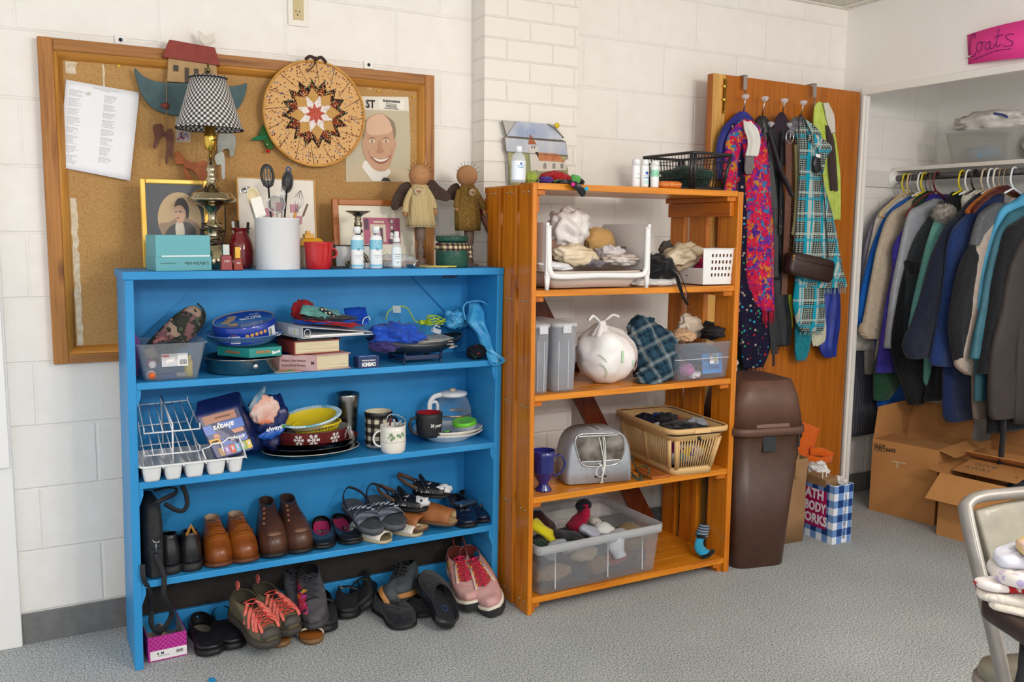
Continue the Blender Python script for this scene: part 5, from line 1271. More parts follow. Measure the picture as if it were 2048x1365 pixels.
patch(A,t,'blue_panel',.33,.6,.92,.74,C('#1c4fb0',.3))
for i,c_ in enumerate(('#a5845c','#9a7cb4','#cf5a3c','#7db1d4','#86b04a','#d9b92c')):
 patch(A,t,'colour_chip',.16+.135*i,.76,.285+.135*i,.93,C(c_,.4),1.2);
 if i:patch(A,t,'pad_drawing',.2+.135*i,.79,.245+.135*i,.87,C('#cfc3dc',.4),1.8)
M=lambda u,v,k=2.2:fQ(qd(A,u,v,k),A[0]-A[1],A[2]-A[1])
text('always',.026,WHITE,t,M=M(.5,.36),world=True,bold=.0006,shear=.2);text('always',.018,WHITE,t,M=M(.7,.66),world=True,bold=.0004,shear=.2);text('TOODLELOO',.008,C('#2b211c',.5),t,M=M(.55,.16),world=True,width=.05);text('HEAVY',.007,INK,t,M=M(.17,.61),world=True,bold=.0003)
B=[X(496,795,-.235),X(563,790,-.2),X(572,850,-.23),X(508,856,-.27)]
t=tH('pad_pack','opened navy and orange pack of sanitary pads slumped behind the first pack','packet',X(530,900,-.25))
mb=MB();cM(mb,(0,0,0),(.062,.045,.088),51,.26,2.0,.7);c=X(532,845,-.215);mb.xf(MT(c)@MR(.25,4,'Y'));wl(t,mb,'pack_body',NAVY)
mb=MB();cM(mb,(0,0,0),(.043,.012,.048),53,.2,2,.5);mb.xf(MT(X(528,822,-.262))@MR(.2,4,'Y'));wl(t,mb,'pads_window',nZ('#d9744a','#e2cfc4',16,.4))
mb=MB();cM(mb,(0,0,0),(.04,.012,.016),54,.2,2,.5);mb.xf(MT(X(545,866,-.267))@MR(-.3,4,'Y'));wl(t,mb,'blue_flap',C('#1c5ab4',.3))
text('always',.02,WHITE,t,M=fQ(X(548,857,-.284),(1,0,.15),(0,0,1)),world=True,bold=.0005,shear=.2)
mb=MB();cM(mb,(0,0,0),(.012,.01,.04),55,.3,2,.5);mb.xf(MT(X(514,800,-.262))@MR(.6,4,'Y'));wl(t,mb,'printed_fold',nZ('#9fb4bf','#4c7c94',30,.3))
# dark plates, snowflake pan, baskets
BLKG=C('#131315',.15,coat=.4);c=onshelf(623,-.232,S2)
t=tH('platter','wide black platter with a white edge line at the bottom of the plate stack','plate',c)
MB().lathe([(.0001,0),(.085,0),(.12,.004),(.16,.02),(.163,.023),(.158,.022),(.118,.008),(.0001,.006)],56,cap=0).bd('platter_body',BLKG,t);MB().tube([(.1635*cos(a),.1635*sin(a),.0225)for a in[2*PI*i/56 for i in range(56)]],.0013,5,loop=1).bd('edge_line',C('#cfcabb',.3),t)
for v in[o for o in bpy.data.objects if o.parent==t]:
 for q in v.data.vertices:q.co.y*=.72
t=tH('platter','black platter lying on the bottom platter of the stack','plate',c+VV((.0,0,.019)))
MB().lathe([(.0001,0),(.085,0),(.12,.004),(.158,.018),(.161,.021),(.156,.02),(.118,.008),(.0001,.006)],56,sy=.72,cap=0).bd('platter_body',BLKG,t)
t=tH('plate','large dark red glazed plate with a black underside on the two platters','plate',c+VV((.002,0,.036)))
MB().lathe([(.0001,0),(.085,0),(.12,.006),(.159,.021)],56,sy=.72,cap=0).bd('underside',BLKG,t);MB().lathe([(.16,.0215),(.156,.0215),(.118,.009),(.0001,.004)],56,sy=.72,cap=0).bd('glazed_top',nZ('#5f1216','#7a1c1e',20,.2,coat=.4),t)
c2=onshelf(625,-.235,S2+.045);SN=nZ('#6b2224','#7f3533',60,.45,.3)
t=tH('pie_pan','dark red enamel pan with white snowflakes on the red plate','pan',c2)
prn=[(.0001,.0005),(.108,.0005),(.112,.003),(.119,.046),(.121,.048)]
MB().lathe(prn,56,sy=.85,cap=0).bd('pan_outside',SN,t);MB().lathe([(.121,.048),(.118,.048),(.11,.005),(.0001,.004)],56,sy=.85,cap=0).bd('pan_inside',C('#a7a18e',.4),t)
def flake(t,R,ang,zc,s,sy=.85):
 mb=MB()
 for k in range(6):
  a=PI*k/3;d=(cos(a),sin(a));n_=(-d[1],d[0])
  def seg(p,q,w_):
   dx_,dy_=q[0]-p[0],q[1]-p[1];l=math.hypot(dx_,dy_);nx,ny=-dy_/l*w_,dx_/l*w_
   mb.poly([(p[0]-nx,p[1]-ny,0),(q[0]-nx,q[1]-ny,0),(q[0]+nx,q[1]+ny,0),(p[0]+nx,p[1]+ny,0)])
  seg((0,0),(d[0]*s,d[1]*s),s*.07)
  for f in(.45,.7):
   for sg in(-1,1):
    a2=a+sg*PI/3.5;seg((d[0]*s*f,d[1]*s*f),(d[0]*s*f+cos(a2)*s*.32,d[1]*s*f+sin(a2)*s*.32),s*.06)
 vs=[]
 for v in mb.v:
  a=ang+v.x/R;r=R*(1+.07*((zc+v.y)-.024)/.046)+.0012;vs.append(VV((r*sin(a),-r*cos(a)*sy,zc+v.y)))
 mb.v=vs;return mb.bd('snowflake',C('#d9d4d2',.5),t)
for a,s in((-.62,.018),(-.2,.021),(.47,.02),(1.1,.018)):flake(t,.1155,a,.024,s)
t=tH('plastic_basket','bright yellow oval plastic basket lying in the snowflake pan','basket',c2+VV((.015,-.005,.03)),rot=(.05,-.06,0));YL=C('#e0c512',.35)
tb=MB().tube([(.082*cos(a),.055*sin(a),.03)for a in[2*PI*i/48 for i in range(48)]],.004,6,loop=1);tb.bd('rim',YL,t)
mb=MB()
for i in range(44):a=2*PI*i/44;mb.tube([(.081*cos(a),.054*sin(a),.029),(.066*cos(a),.043*sin(a),.001)],.0014,5)
mb.tube([(.074*cos(a),.049*sin(a),.015)for a in[2*PI*i/48 for i in range(48)]],.0013,5,loop=1);mb.loft([[VV((.067*k*cos(a),.044*k*sin(a),.001))for a in[2*PI*i/24 for i in range(24)]]for k in(1,.01)],cap=0);mb.bd('basket_body',YL,t)
t=tH('pie_plate','tilted yellow pie plate with a pleated blue and white paper rim','plate',c2+VV((-.004,-.005,.058)),rot=(.16,-.15,0))
MB().lathe([(.0001,0),(.07,0),(.074,.003),(.09,.026)],48,sy=.8,cap=0).bd('plate_body',C('#c9bf8f',.5),t)
MB().lathe([(.0001,.001),(.07,.001),(.089,.026)],48,sy=.8,cap=0).bd('inside',C('#dcc21c',.45),t)
mb=MB();N=96;mb.loft([[VV((r*cos(2*PI*i/N),.8*r*sin(2*PI*i/N),z_+.0012*(i%2)))for i in range(N)]for r,z_ in((.089,.026),(.102,.03),(.106,.026))],cap=False,smooth=0)
mb.bd('pleated_rim',nZ('#5fa9c4','#c3dbe6',22,.5,lo=.42,hi=.55),t,solid=.001)
e=MB().cbox((-.094,-.03,.029),(.03,.01,.004),rz=-.6).bd('green_motif',C('#6fae2c',.5),t)
# tumbler
L,pr=rp(695,[(17,878),(18,860),(20,830),(23.5,800),(24.5,790),(24,786)],-.16,S2)
t=tH('tumbler','tall brushed steel tumbler behind the yellow plates','tumbler',L);ST=nZ('#8f8d8a','#a9a7a3',5,.25,1.0)
MB().lathe(pr+[(pr[-1][0]-.002,pr[-1][1]),(pr[0][0]-.002,.01),(.0001,.01)],40,cap=0).bd('tumbler_body',ST,t)
# checked mug, ivy mug
CHK=gingham('mugcheck','#d9ccb2','#17171a','#4d473f',34,uv=True)
L,pr=rp(757,[(26,894),(27,890),(27,835),(28,828),(28,822)],-.235,S2)
t=tH('mug','black and cream checked tall mug standing behind the ivy mug','mug',L);R=pr[1][0];H=pr[-1][1];mb=MB();n_=56
for j,z_ in enumerate((.012,H*.86)):
 for i in range(n_+1):mb.uv[j*(n_+1)+i]=(i/n_*2*PI*R,z_)
mb.loft([[VV((R*cos(2*PI*i/n_-PI/2),R*sin(2*PI*i/n_-PI/2),z_))for i in range(n_+1)]for z_ in(.012,H*.86)],closed=0,cap=0);mb.bd('checked_band',CHK,t)
MB().lathe([(R*.8,0),(R*.97,.003),(R,.012)],48).bd('foot',C('#8f9498',.3),t);MB().lathe([(R,H*.86),(R*1.05,H*.9),(R*1.05,H*.96),(R*1.0,H)],48,cap=0).bd('rim',BLACK,t);MB().lathe([(R,H),(R*.93,H-.002),(R*.88,.008),(.0001,.006)],48,cap=0).bd('inside',C('#d6c9a8',.3),t)
MB().tube(spl([(R*.95,.01,H*.75),(R*1.5,.015,H*.72),(R*1.6,.018,H*.45),(R*1.3,.014,H*.22),(R*.95,.01,H*.2)],5),.005,8,flat=(1.2,.9)).bd('handle',BLACK,t)
IV=C('#e6e2d8',.2,coat=.4)
t,L,pr=mug('mug','white ivy mug holding keys at the front of the second shelf',786,[(22,909),(25,904),(26,890),(26,860),(26,850)],-.325,S2,IV,han=(-1,.12),hh=.52,hw_=.95)
R=max(r for r,_ in pr);H=pr[-1][1]
def leaf(x,z_,s,rot):
 mb=MB();pts=[]
 for k in range(20):
  q=2*PI*k/20;r=s*(.55+.45*abs(cos(2.5*q))**.7);pts.append((x+r*cos(q+rot),z_+r*sin(q+rot)))
 mb.poly([(R*1.012*sin(a/R),-R*1.012*cos(a/R),b2)for a,b2 in pts]);mb.bd('ivy_leaf',C('#6d8f62',.4),t)
for x,z_,s,r_ in((-.022,.058,.0075,0),(-.014,.05,.007,1),(-.021,.044,.006,2),(.002,.056,.007,.5),(.01,.052,.006,1.5),(.018,.06,.006,.8),(.024,.054,.005,2),(-.03,.05,.004,1)):leaf(x,z_*H/.082,s,r_)
MB().tube([(R*1.004*cos(a),R*1.004*sin(a),H*.42)for a in[2*PI*i/48 for i in range(48)]],.0006,4,loop=1).bd('green_line',C('#7d8f6f',.4),t)
t=tH('key_ring','carabiner with keys and a red tag in the ivy mug','keys',(L.x,L.y,S2+H*.5));q=[aY(a,b2,-.32)for a,b2 in((772,845),(777,832),(790,829),(808,838),(811,848),(806,856))]
wl(t,MB().tube(spl(q,5),.002,6),'carabiner',SILV)
for x,y,r_,c_ in((781,844,.2,'#5a1020'),(790,847,-.3,'#c9c9cc'),(798,849,.5,'#b9b9bc'),(805,851,.9,'#a9a9ac')):wl(t,MB().cbox(aY(x,y,-.325),(.007,.002,.028),ry=r_),'key',C(c_,.3,.9 if c_!='#5a1020' else 0),bevel=.0006)
# two white dishes, 30 years mug, carafe, green-lidded dish
DW_=C('#e4e1da',.2,coat=.4);c=onshelf(896,-.23,S2)
for k,lb in enumerate(('lower of two wide white dishes stacked at the right of the second shelf','upper of two wide white dishes stacked at the right of the second shelf')):
 t=tH('dish',lb,'dish',c+VV((0,0,.012*k)),group='white dishes');MB().lathe([(.0001,.003),(.07,.003),(.07,0),(.076,.0),(.08,.006),(.115,.022),(.131,.033),(.131,.0355),(.112,.028),(.078,.011),(.0001,.008)],56,sy=.88,cap=0).bd('dish_body',DW_,t)
L,pr=rp(858,[(21,872),(24,868),(26,850),(27,832),(27,825)],-.285,S2+.03)
t=tH('mug','matt black mug with a red inside and white lettering standing in the white dishes','mug',L);R=pr[2][0];H=pr[-1][1];MBK=C('#1d1e21',.55)
MB().lathe([(.0001,.001)]+pr+[(pr[-1][0]-.002,H)],44,cap=0).bd('cup',MBK,t);MB().lathe([(R*1.02-.002,H+.0003),(R*1.02-.004,H),(R*.9,.006),(.0001,.005)],44,cap=0).bd('inside',C('#8f1218',.35),t)
MB().tube(spl([(-R*.92,0,H*.82),(-R*1.45,.0,H*.78),(-R*1.62,0,H*.5),(-R*1.3,0,H*.18),(-R*.85,0,H*.12)],5),.0042,8,flat=(1,1.2)).bd('handle',MBK,t)
cyl_text('30 years',.01,H*.52,.017,WHITE,t,R*1.005,.046,.0002)
# glass coffee carafe
c=onshelf(905,-.175,S2+.032);GL=clear(milk=.03,alpha=.9,h2='#cfdbe2')
t=tH('carafe','glass coffee carafe with a white handle and lid at the right of the second shelf','carafe',c)
MB().lathe([(.0001,0),(.05,0),(.066,.01),(.071,.035),(.068,.07),(.055,.105),(.046,.118)],48,cap=0).bd('glass_body',GL,t)
MB().lathe([(.0702,.045),(.0712,.048),(.0702,.051)],48,cap=0).bd('metal_band',C('#a0876a',.3,.7),t)
MB().lathe([(.046,.114),(.052,.12),(.05,.128),(.03,.133),(.0001,.134)],40,sx=1.05).bd('lid',C('#e3e3e3',.35),t);MB().lathe([(.013,.131),(.011,.142),(.0001,.143)],20).bd('lid_knob',C('#c9b59a',.35),t)
HW=C('#dfe0e2',.35);MB().tube(spl([(-.045,-.01,.122),(-.075,-.02,.118),(-.092,-.024,.098),(-.095,-.026,.06),(-.094,-.026,.035)],6),.0085,10,flat=(.8,1.2)).bd('handle',HW,t)
MB().tube(spl([(-.092,-.024,.095),(-.07,-.018,.098),(-.062,-.016,.08),(-.064,-.016,.05)],6),.006,10).bd('handle_inner',HW,t)
t.rotation_euler=(0,0,-.15)
L,pr=rp(930,[(24,872),(29,865),(30,855)],-.285,S2+.031)
t=tH('glass_container','small round glass dish with a bright green lid tilted in the white dishes','dish',L+VV((0,0,.006)),rot=(.05,-.12,0));MB().lathe([(.0001,.001),(.03,.001),(.04,.01),(.042,.026)],40,cap=0).bd('glass_body',clear(milk=.2,h2='#bcd0c8'),t)
GN=C('#63c02a',.3);MB().lathe([(.042,.024),(.044,.025),(.044,.037),(.04,.039),(.034,.037),(.0001,.036)],40,cap=0).bd('lid',GN,t)
c=aY(893,868,-.3);t=tH('egg_slicer','small black cap with a green ring lying between the black mug and glass dish','cap',(c.x,-.305,S2+.04));MB().lathe([(.018,0),(.018,.004)],24,sy=.6).bd('cap_body',BLACK,t);MB().lathe([(.012,.004),(.012,.007)],24,sy=.6).bd('green_ring',GN,t)
# ================= shoes =================
OUT=[(.0,.0),(.02,.55),(.06,.8),(.14,.98),(.28,.9),(.42,.84),(.56,1.02),(.7,1.22),(.82,1.18),(.91,.92),(.97,.55),(1.0,.0)]
def sole_w(s,pointy=0):
 for(a,va),(b_,vb)in zip(OUT,OUT[1:]):
  if s<=b_:
   k=(s-a)/(b_-a)
   if a==.0:return vb*math.sqrt(k)
   if b_==1.0:return va*math.sqrt(max(0,1-k*k))
   return va+(vb-va)*k
 return 0
def sole_loop(L,W,z,n=56,grow=0,side=1,lift=0):
 out=[]
 for i in range(n):
  a=2*PI*i/n;s=.5-.5*cos(a)
  w_=sole_w(s)*W*.5/1.22;w_=w_+grow;x=L*s+grow*(-cos(a));y=w_*(1 if a<PI else-1)
  y+=side*.035*W*sin(PI*s)*1.5*(s>.3)*(s-.3)
  out.append(VV((x,y,z+lift*(max(0,s-.75)/.25)**2*L*.06)))
 return out
def shoe_parts(t,L=.25,W=.092,sole_h=.02,sole=None,upper=None,inner=None,insole=None,collar=(.1,.36,.055,.1),toe_h=.05,heel=0,grow=.003,side=1,fr=None,steps=9,lift=.6,colfront=None,solid=.0022,sole_n='sole'):
 n=56;base_z=sole_h
 sl=MB();a,b_=sole_loop(L,W,0,n,grow,side,lift),sole_loop(L,W,base_z,n,grow,side,lift)
 hl=[VV((p.x,p.y,p.z+(0 if heel==0 else 0)))for p in a]
 sl.loft([[VV((p.x*.99+.001,p.y*.96,p.z))for p in a],[p+VV((0,0,.002))for p in a],b_]);sl.bd(sole_n,sole,t)
 cx,hl_,hw,ch=collar;cf=colfront if colfront is not None else ch*.8
 bl=sole_loop(L,W,base_z,n,0,side,lift);cl=[]
 for i in range(n):
  a_=2*PI*i/n;c_=-cos(a_);x=L*(cx+hl_*c_);y=hw*sin(a_)
  z=ch+(cf-ch)*(.5+.5*c_)**1.6
  cl.append(VV((x,y,z)))
 rings=[]
 for j in range(steps+1):
  v=j/steps;ring=[]
  for p,q in zip(bl,cl):
   k=v**1.0;h=sin(v*PI/2)**.8
   front=max(0,(p.x/L-.5)*2);u=v**((.62 if ch>.1 else 1)*(1-front)+1.5*front)
   pos=p.lerp(q,u)
   zz=base_z+(q.z-base_z)*((h if ch<=.1 else v)*(1-front)+front*(v**.62))
   bul=.007*sin(min(1,v*1.25)*PI)
   a_=2*PI*len(ring)/n;pos=VV((pos.x-cos(a_)*bul,pos.y+sin(a_)*bul,zz+(p.z-base_z if v<.3 else 0)))
   if front>0:pos.z=max(pos.z,base_z+(min(toe_h,q.z)-base_z)*sin(min(1,v*1.5)*PI/2)*min(1,front*2.5)*.92)
   ring.append(pos)
  rings.append(ring)
 up=MB().loft(rings,cap=0);up.f=[q[::-1]for q in up.f];o=up.bd('upper',upper,t,solid=-solid if False else solid)
 if inner is not None and len(o.data.materials)==1:
  o.data.materials.append(inner);md=o.modifiers['solid'];md.material_offset=1;md.offset=-1
 MB().loft([[VV((p.x*.96+.004,p.y*.92,p.z+.002))for p in bl],[VV((L*.5+(p.x-L*.5)*.01,p.y*.01,p.z*0+base_z+.002))for p in bl]],cap=0).bd('insole',insole or inner or upper,t)
 return rings
def shoe(nm,label,toe,heelp,z0,grp=None,rx=0,ry=0,**k):
 d=VV((toe[0]-heelp[0],toe[1]-heelp[1]));t=tH(nm,label,'shoe',(heelp[0],heelp[1],z0),group=grp,rot=(rx,ry,math.atan2(d.y,d.x)))
 k.setdefault('L',d.length);r=shoe_parts(t,**k);return t,r
def fxy(px,py,z=.0):
 p=at(px,py,'z',z);return(p.x,p.y)
def oT(rings,v,side,n=56,lift=.003):
 j=min(len(rings)-1,int(v*(len(rings)-1)+.5));i=int(side*n)%n
 return rings[j][i]+VV((0,0,lift))
def laces(t,rings,rows=5,v0=.62,v1=.97,sp0=.06,sp1=.11,mat=None,r=.0017,cross=True,v=.97):
 mb=MB();prev=None
 for k in range(rows):
  u=k/(rows-1);vv=v0+(v1-v0)*u;sp=.06+.05*u
  a,b_=oT(rings,vv,.5-sp,lift=.004),oT(rings,vv,.5+sp,lift=.004)
  m_=(a+b_)/2+VV((0,0,.004));mb.tube(spl([a,m_,b_],4),r,6)
  if cross and prev:mb.tube(spl([prev[0],(prev[0]+b_)/2+VV((0,0,.005)),b_],3),r,6);mb.tube(spl([prev[1],(prev[1]+a)/2+VV((0,0,.005)),a],3),r,6)
  prev=(a,b_)
 return mb.bd('laces',mat,t)
def bow(t,c,s,mat,r=.0018):
 mb=MB()
 for sg in(-1,1):mb.tube(spl([c,c+VV((0,sg*s*.6,s*.45)),c+VV((.2*s,sg*s*1.2,.1*s)),c+VV((.1*s,sg*s*.5,-.1*s)),c],5),r,6);mb.tube(spl([c,c+VV((s*.3,sg*s*.4,-.1*s)),c+VV((s*.8,sg*s*.7,-.5*s))],5),r,6)
 mb.ball(c,r*2,n=8);return mb.bd('lace_bow',mat,t)
BL=nZ('#18181b','#222226',30,.3,coat=.3);BLM=nZ('#1b1b1e','#26262a',60,.7,bump=.2);SOLEB=C('#141416',.6)
S=S3
# black bag hanging at the far left of shelf three
t=tH('messenger_bag','black fabric bag with a metal clip squeezed against the left side of the shoe shelf','bag',(.84,-.23,S))
BF_=nZ('#17181b','#24262a',40,.75,bump=.25)
rows=[]
for z_,w_,d_ in((0,.026,.11),(.01,.03,.118),(.08,.031,.118),(.16,.03,.114),(.205,.027,.105),(.222,.018,.085)):rows.append([VV((w_*math.copysign(abs(cos(a))**.6,cos(a))+.004,d_*math.copysign(abs(sin(a))**.5,sin(a)),z_))for a in[2*PI*i/36 for i in range(36)]])
MB().loft(rows).bd('bag_body',BF_,t)
MB().cbox((.006,-.12,.05),(.036,.012,.09)).bd('front_pocket',BF_,t,bevel=.005)
w0=lambda px,py,y:aY(px,py,y)
wl(t,MB().tube([w0(302,1076,-.365),w0(322,1076,-.365),w0(318,1085,-.365),w0(308,1085,-.365)],.0016,6,loop=1),'ring',SILV);wl(t,MB().tube([w0(312,1085,-.366),w0(313,1110,-.366)],.0035,8).tube([w0(309,1112,-.366),w0(318,1112,-.366)],.002,6),'snap_hook',C('#6c7077',.3,.9))
ST_=C('#1c1d21',.7)
q=spl([w0(311,1114,-.368),w0(320,1130,-.372),w0(328,1155,-.376),w0(328,1190,-.372),w0(340,1215,-.335),w0(343,1232,-.3),w0(330,1255,-.29),w0(316,1264,-.285),w0(303,1250,-.285),w0(303,1215,-.29),w0(300,1185,-.34),w0(288,1160,-.372),w0(285,1130,-.368)],6)
wl(t,MB().tube(q,.008,8,flat=(.25,1.0)),'shoulder_strap',ST_)
q=spl([w0(300,1015,-.3),w0(325,1000,-.28),w0(350,988,-.24),w0(352,978,-.22),w0(335,976,-.24),w0(310,982,-.27)],6);wl(t,MB().tube(q,.007,8,flat=(.5,1.2)),'carry_handle',ST_)
q=spl([w0(330,1008,-.2),w0(350,1020,-.2),w0(366,1022,-.2),w0(374,1010,-.2),w0(372,990,-.2),w0(364,972,-.2)],6);wl(t,MB().tube(q,.006,8,flat=(.5,1.2)),'carry_handle',ST_)
# black ankle boots with heels towards the viewer
TAN=nZ('#a8752f','#8f6024',40,.7)
def boot_back(label,cx,yb,dx_=0):
 p=aY(cx,1145,yb);t,r=shoe('ankle_boot',label,(p.x+dx_,yb+.225),(p.x,yb),S,'black ankle boots',W=.085,sole_h=.026,sole=SOLEB,upper=BL,inner=BL,insole=TAN,collar=(.17,.16,.024,.125),colfront=.115,toe_h=.05,grow=.002)
 return t,r,p
t,r,p=boot_back('black leather ankle boot seen from its heel beside the black bag, left of its pair',344,-.335);
t,r,p=boot_back('black ankle boot with a tan pull tab seen from its heel, right of its pair',385,-.338,.012)
MB().tube([(.002,-.013,.118),(-.001,0,.15),(.002,.013,.118)],.006,8,flat=(.4,1)).bd('pull_tab',TAN,t);MB().tube([(-.0035,.002,.03),(-.001,.002,.118)],.0012,5).bd('seam',C('#47474c',.5),t)
# tan lace boots
TB_=nZ('#a2591c','#7e4012',9,.35,bump=.1,coat=.25);TI=C('#a58f76',.9)
for hx,tx,lb in((424,442,'left of the pair of tan leather lace boots with folded tongues'),(470,496,'right of the pair of tan leather lace boots with folded tongues')):
 hp=aY(hx,1110,-.16);tp=aY(tx,1130,-.352)
 t,r=shoe('lace_boot',lb,(tp.x,-.352),(hp.x,-.145),S,'tan lace boots',W=.088,sole_h=.012,sole=C('#5c3016',.6),upper=TB_,inner=TI,insole=TI,collar=(.19,.17,.0245,.12),colfront=.118,toe_h=.045)
 mb=MB()
 for k in range(8):
  v=.45+.07*k;a,b_=oT(r,v,.4,lift=.003),oT(r,v+.03*(k%2),.6,lift=.003);m_=(a+b_)/2+VV((.008,0,.008));mb.tube(spl([a,m_,b_],5),.0028,6,flat=(1.4,.6))
 mb.bd('wrap_laces',C('#96561f',.6),t);MB().ball(oT(r,.5,.36,lift=0),.0045,n=8).bd('lace_knot',C('#6b3a14',.6),t)
# brown button boots
BB_=nZ('#46291c','#5a3828',12,.4,bump=.15,coat=.2)
for hx,tx,lb in((535,553,'left of the pair of dark brown ankle boots with round toggles and worn toes'),(575,607,'right of the pair of dark brown ankle boots with round toggles and worn toes')):
 hp=aY(hx,1100,-.15);tp=aY(tx,1115,-.352)
 t,r=shoe('button_boot',lb,(tp.x,-.35),(hp.x,-.125),S,'brown button boots',W=.094,sole_h=.012,sole=SOLEB,upper=BB_,inner=C('#33201a',.9),insole=C('#2b1c16',.9),collar=(.17,.155,.0245,.15),colfront=.138,toe_h=.045)
 mb=MB().ball(oT(r,.3,.5,lift=0)+VV((-.01,0,.0)),.02,n=16,sc3=(.8,1.3,.35));mb.bd('worn_toe',nZ('#8a684e','#5a3828',30,.5),t)
 for k in range(4):
  v=.55+.12*k;side=.6;p=oT(r,v,side,lift=.002);MB().ball(p,.0048,n=10,sc3=(1,1,1)).bd('toggle',C('#8a5436',.5),t)
  q2=oT(r,v+.02,.4,lift=.002);m_=(p+q2)/2+VV((.004,0,.006));MB().tube(spl([p,m_+VV((0,0,.002)),q2,m_-VV((0,0,.004)),p],4),.0012,5).bd('loop',C('#2c1811',.6),t)
# black ballet flats with pink insoles
PK=C('#c22a5c',.6)
for hx,tx,lb in((645,646,'left of the pair of black ballet flats with bright pink insoles'),(677,708,'right of the pair of black ballet flats with bright pink insoles')):
 hp=aY(hx,1080,-.13);tp=aY(tx,1090,-.345)
 t,r=shoe('ballet_flat',lb,(tp.x,-.342),(hp.x,-.115),S,'black ballet flats',W=.082,sole_h=.01,sole=SOLEB,upper=BL,inner=C('#151517',.6),insole=PK,collar=(.37,.36,.035,.048),colfront=.032,toe_h=.034)
 MB().loft([[VV((x,w_*sg,.0135+zz))for sg in(-1,1)]for x,w_,zz in((.02,.02,.02),(.04,.028,.012),(.08,.028,.004),(.12,.027,.002),(.16,.032,.001))],closed=0,cap=0).bd('pink_lining',PK,t)
 text('le boutiq',.014,C('#3a1020',.6),t,M=MT((.09,0,.02))@MR(0,4,'Z'),width=.04)
 c=VV((t.children[0].data.vertices[0].co.x*0+r[0][28].x*.72,0,.045));mb=MB()
 for sg in(-1,1):mb.tube(spl([c,c+VV((0,sg*.01,.005)),c+VV((.004,sg*.016,0)),c],4),.0018,6,flat=(1,.6))
 mb.bd('bow',BL,t)
# sandals: a contoured footbed and bands
def band(t,x,W,z0,h,wd,mat,n=14,nm='strap',x2=None,y0=-1,y1=1,r=None):
 x2=x if x2 is None else x2;pts=[]
 for i in range(n+1):
  u=i/n;a=PI*u;pts.append(VV((x+(x2-x)*u,-cos(a)*W/2*1.02*(y1-y0)/2+(y0+y1)/2*W/2,z0+h*sin(a)**.7)))
 return MB().tube(pts,wd/2,8,flat=(1,.28)if r is None else None).bd(nm,mat,t)
def sandal_base(t,L,W,sole_h,sole,bed,side=1,wedge=0):
 n=56;a=sole_loop(L,W,0,n,.001,side,.3);b_=sole_loop(L,W,sole_h,n,.002,side,.3)
 for p in b_:p.z+=wedge*(1-p.x/L)
 MB().loft([a,b_]).bd('sole',sole,t)
 c=[p*1 for p in b_];d=[VV((L*.5+(p.x-L*.5)*.93,p.y*.93,p.z+.0035))for p in b_];e=[VV((L*.5+(p.x-L*.5)*.85,p.y*.85,p.z+.002))for p in b_]
 MB().loft([d,e,[VV((L*.5+(p.x-L*.5)*.02,p.y*.02,p.z*0+sole_h+wedge*.5+.002))for p in b_]],cap=0).bd('footbed',bed,t)
GREY=nZ('#3b3f44','#4a4f55',30,.8,bump=.2);GRS=C('#4c5055',.6);STP=gingham('stripe','#2a3040','#9aa3b0','#5a6270',150,'xz')
def stripes(name,c1,c2,f,ax=0):
 key=('st',name)
 if key in _mats:return _mats[key]
 mt,nt,b=new_mat('stripe_'+name);tc=nt.nodes.new('ShaderNodeTexCoord');sp=nt.nodes.new('ShaderNodeSeparateXYZ');lK(nt,tc.outputs['Object'],sp.inputs[0])
 fr=mN(nt,'FRACT',mN(nt,'MULTIPLY',sp.outputs[ax],f));lK(nt,ramp(nt,fr,[(0,c1),(.6,c2)],'CONSTANT'),b.inputs['Base Color']);setp(b,rough=.8);_mats[key]=mt;return mt
SST=stripes('sandal','#1f2738','#aab2bd',150)
for hx,hy,tx,ty,dz,lb in((695,985,752,1075,.01,'left of the pair of dark grey strappy sandals leaning on the ballet flats'),(742,975,795,1050,.016,'right of the pair of dark grey strappy sandals leaning on the ballet flats')):
 tp=aY(tx,ty,-.345);hp=aY(hx,hy,-.145);d=VV((tp.x-hp.x,-.2,(S+.022)-(S+.075)));L_=d.length
 t=tH('sandal',lb,'shoe',(hp.x,-.145,S+.082+dz*.4),group='grey strappy sandals',rot=(0,math.asin(.056/L_),math.atan2(d.y,d.x)))
 sandal_base(t,L_+.012,.092,.02,GRS,GREY)
 for k in range(5):band(t,L_*(.66+.04*k),.094,.02,.024,.009,SST,x2=L_*(.6+.035*k),nm='toe_strap')
 band(t,L_*.36,.086,.02,.026,.01,SST,x2=L_*.62,nm='instep_strap');band(t,L_*.62,.086,.02,.026,.01,SST,x2=L_*.34,nm='instep_strap')
 MB().tube(spl([(L_*.36,-.04,.024),(L_*.15,-.04,.05),(-.004,-.012,.062),(-.004,.012,.062),(L_*.15,.04,.05),(L_*.36,.04,.024)],6),.006,8,flat=(.35,1.2)).bd('heel_strap',C('#232838',.8),t)
 MB().poly([(L_*.52,-.012,.0252),(L_*.56,.0,.0252),(L_*.52,.012,.0252),(L_*.5,0,.0252)]).bd('purple_motif',C('#7a3f8c',.7),t)
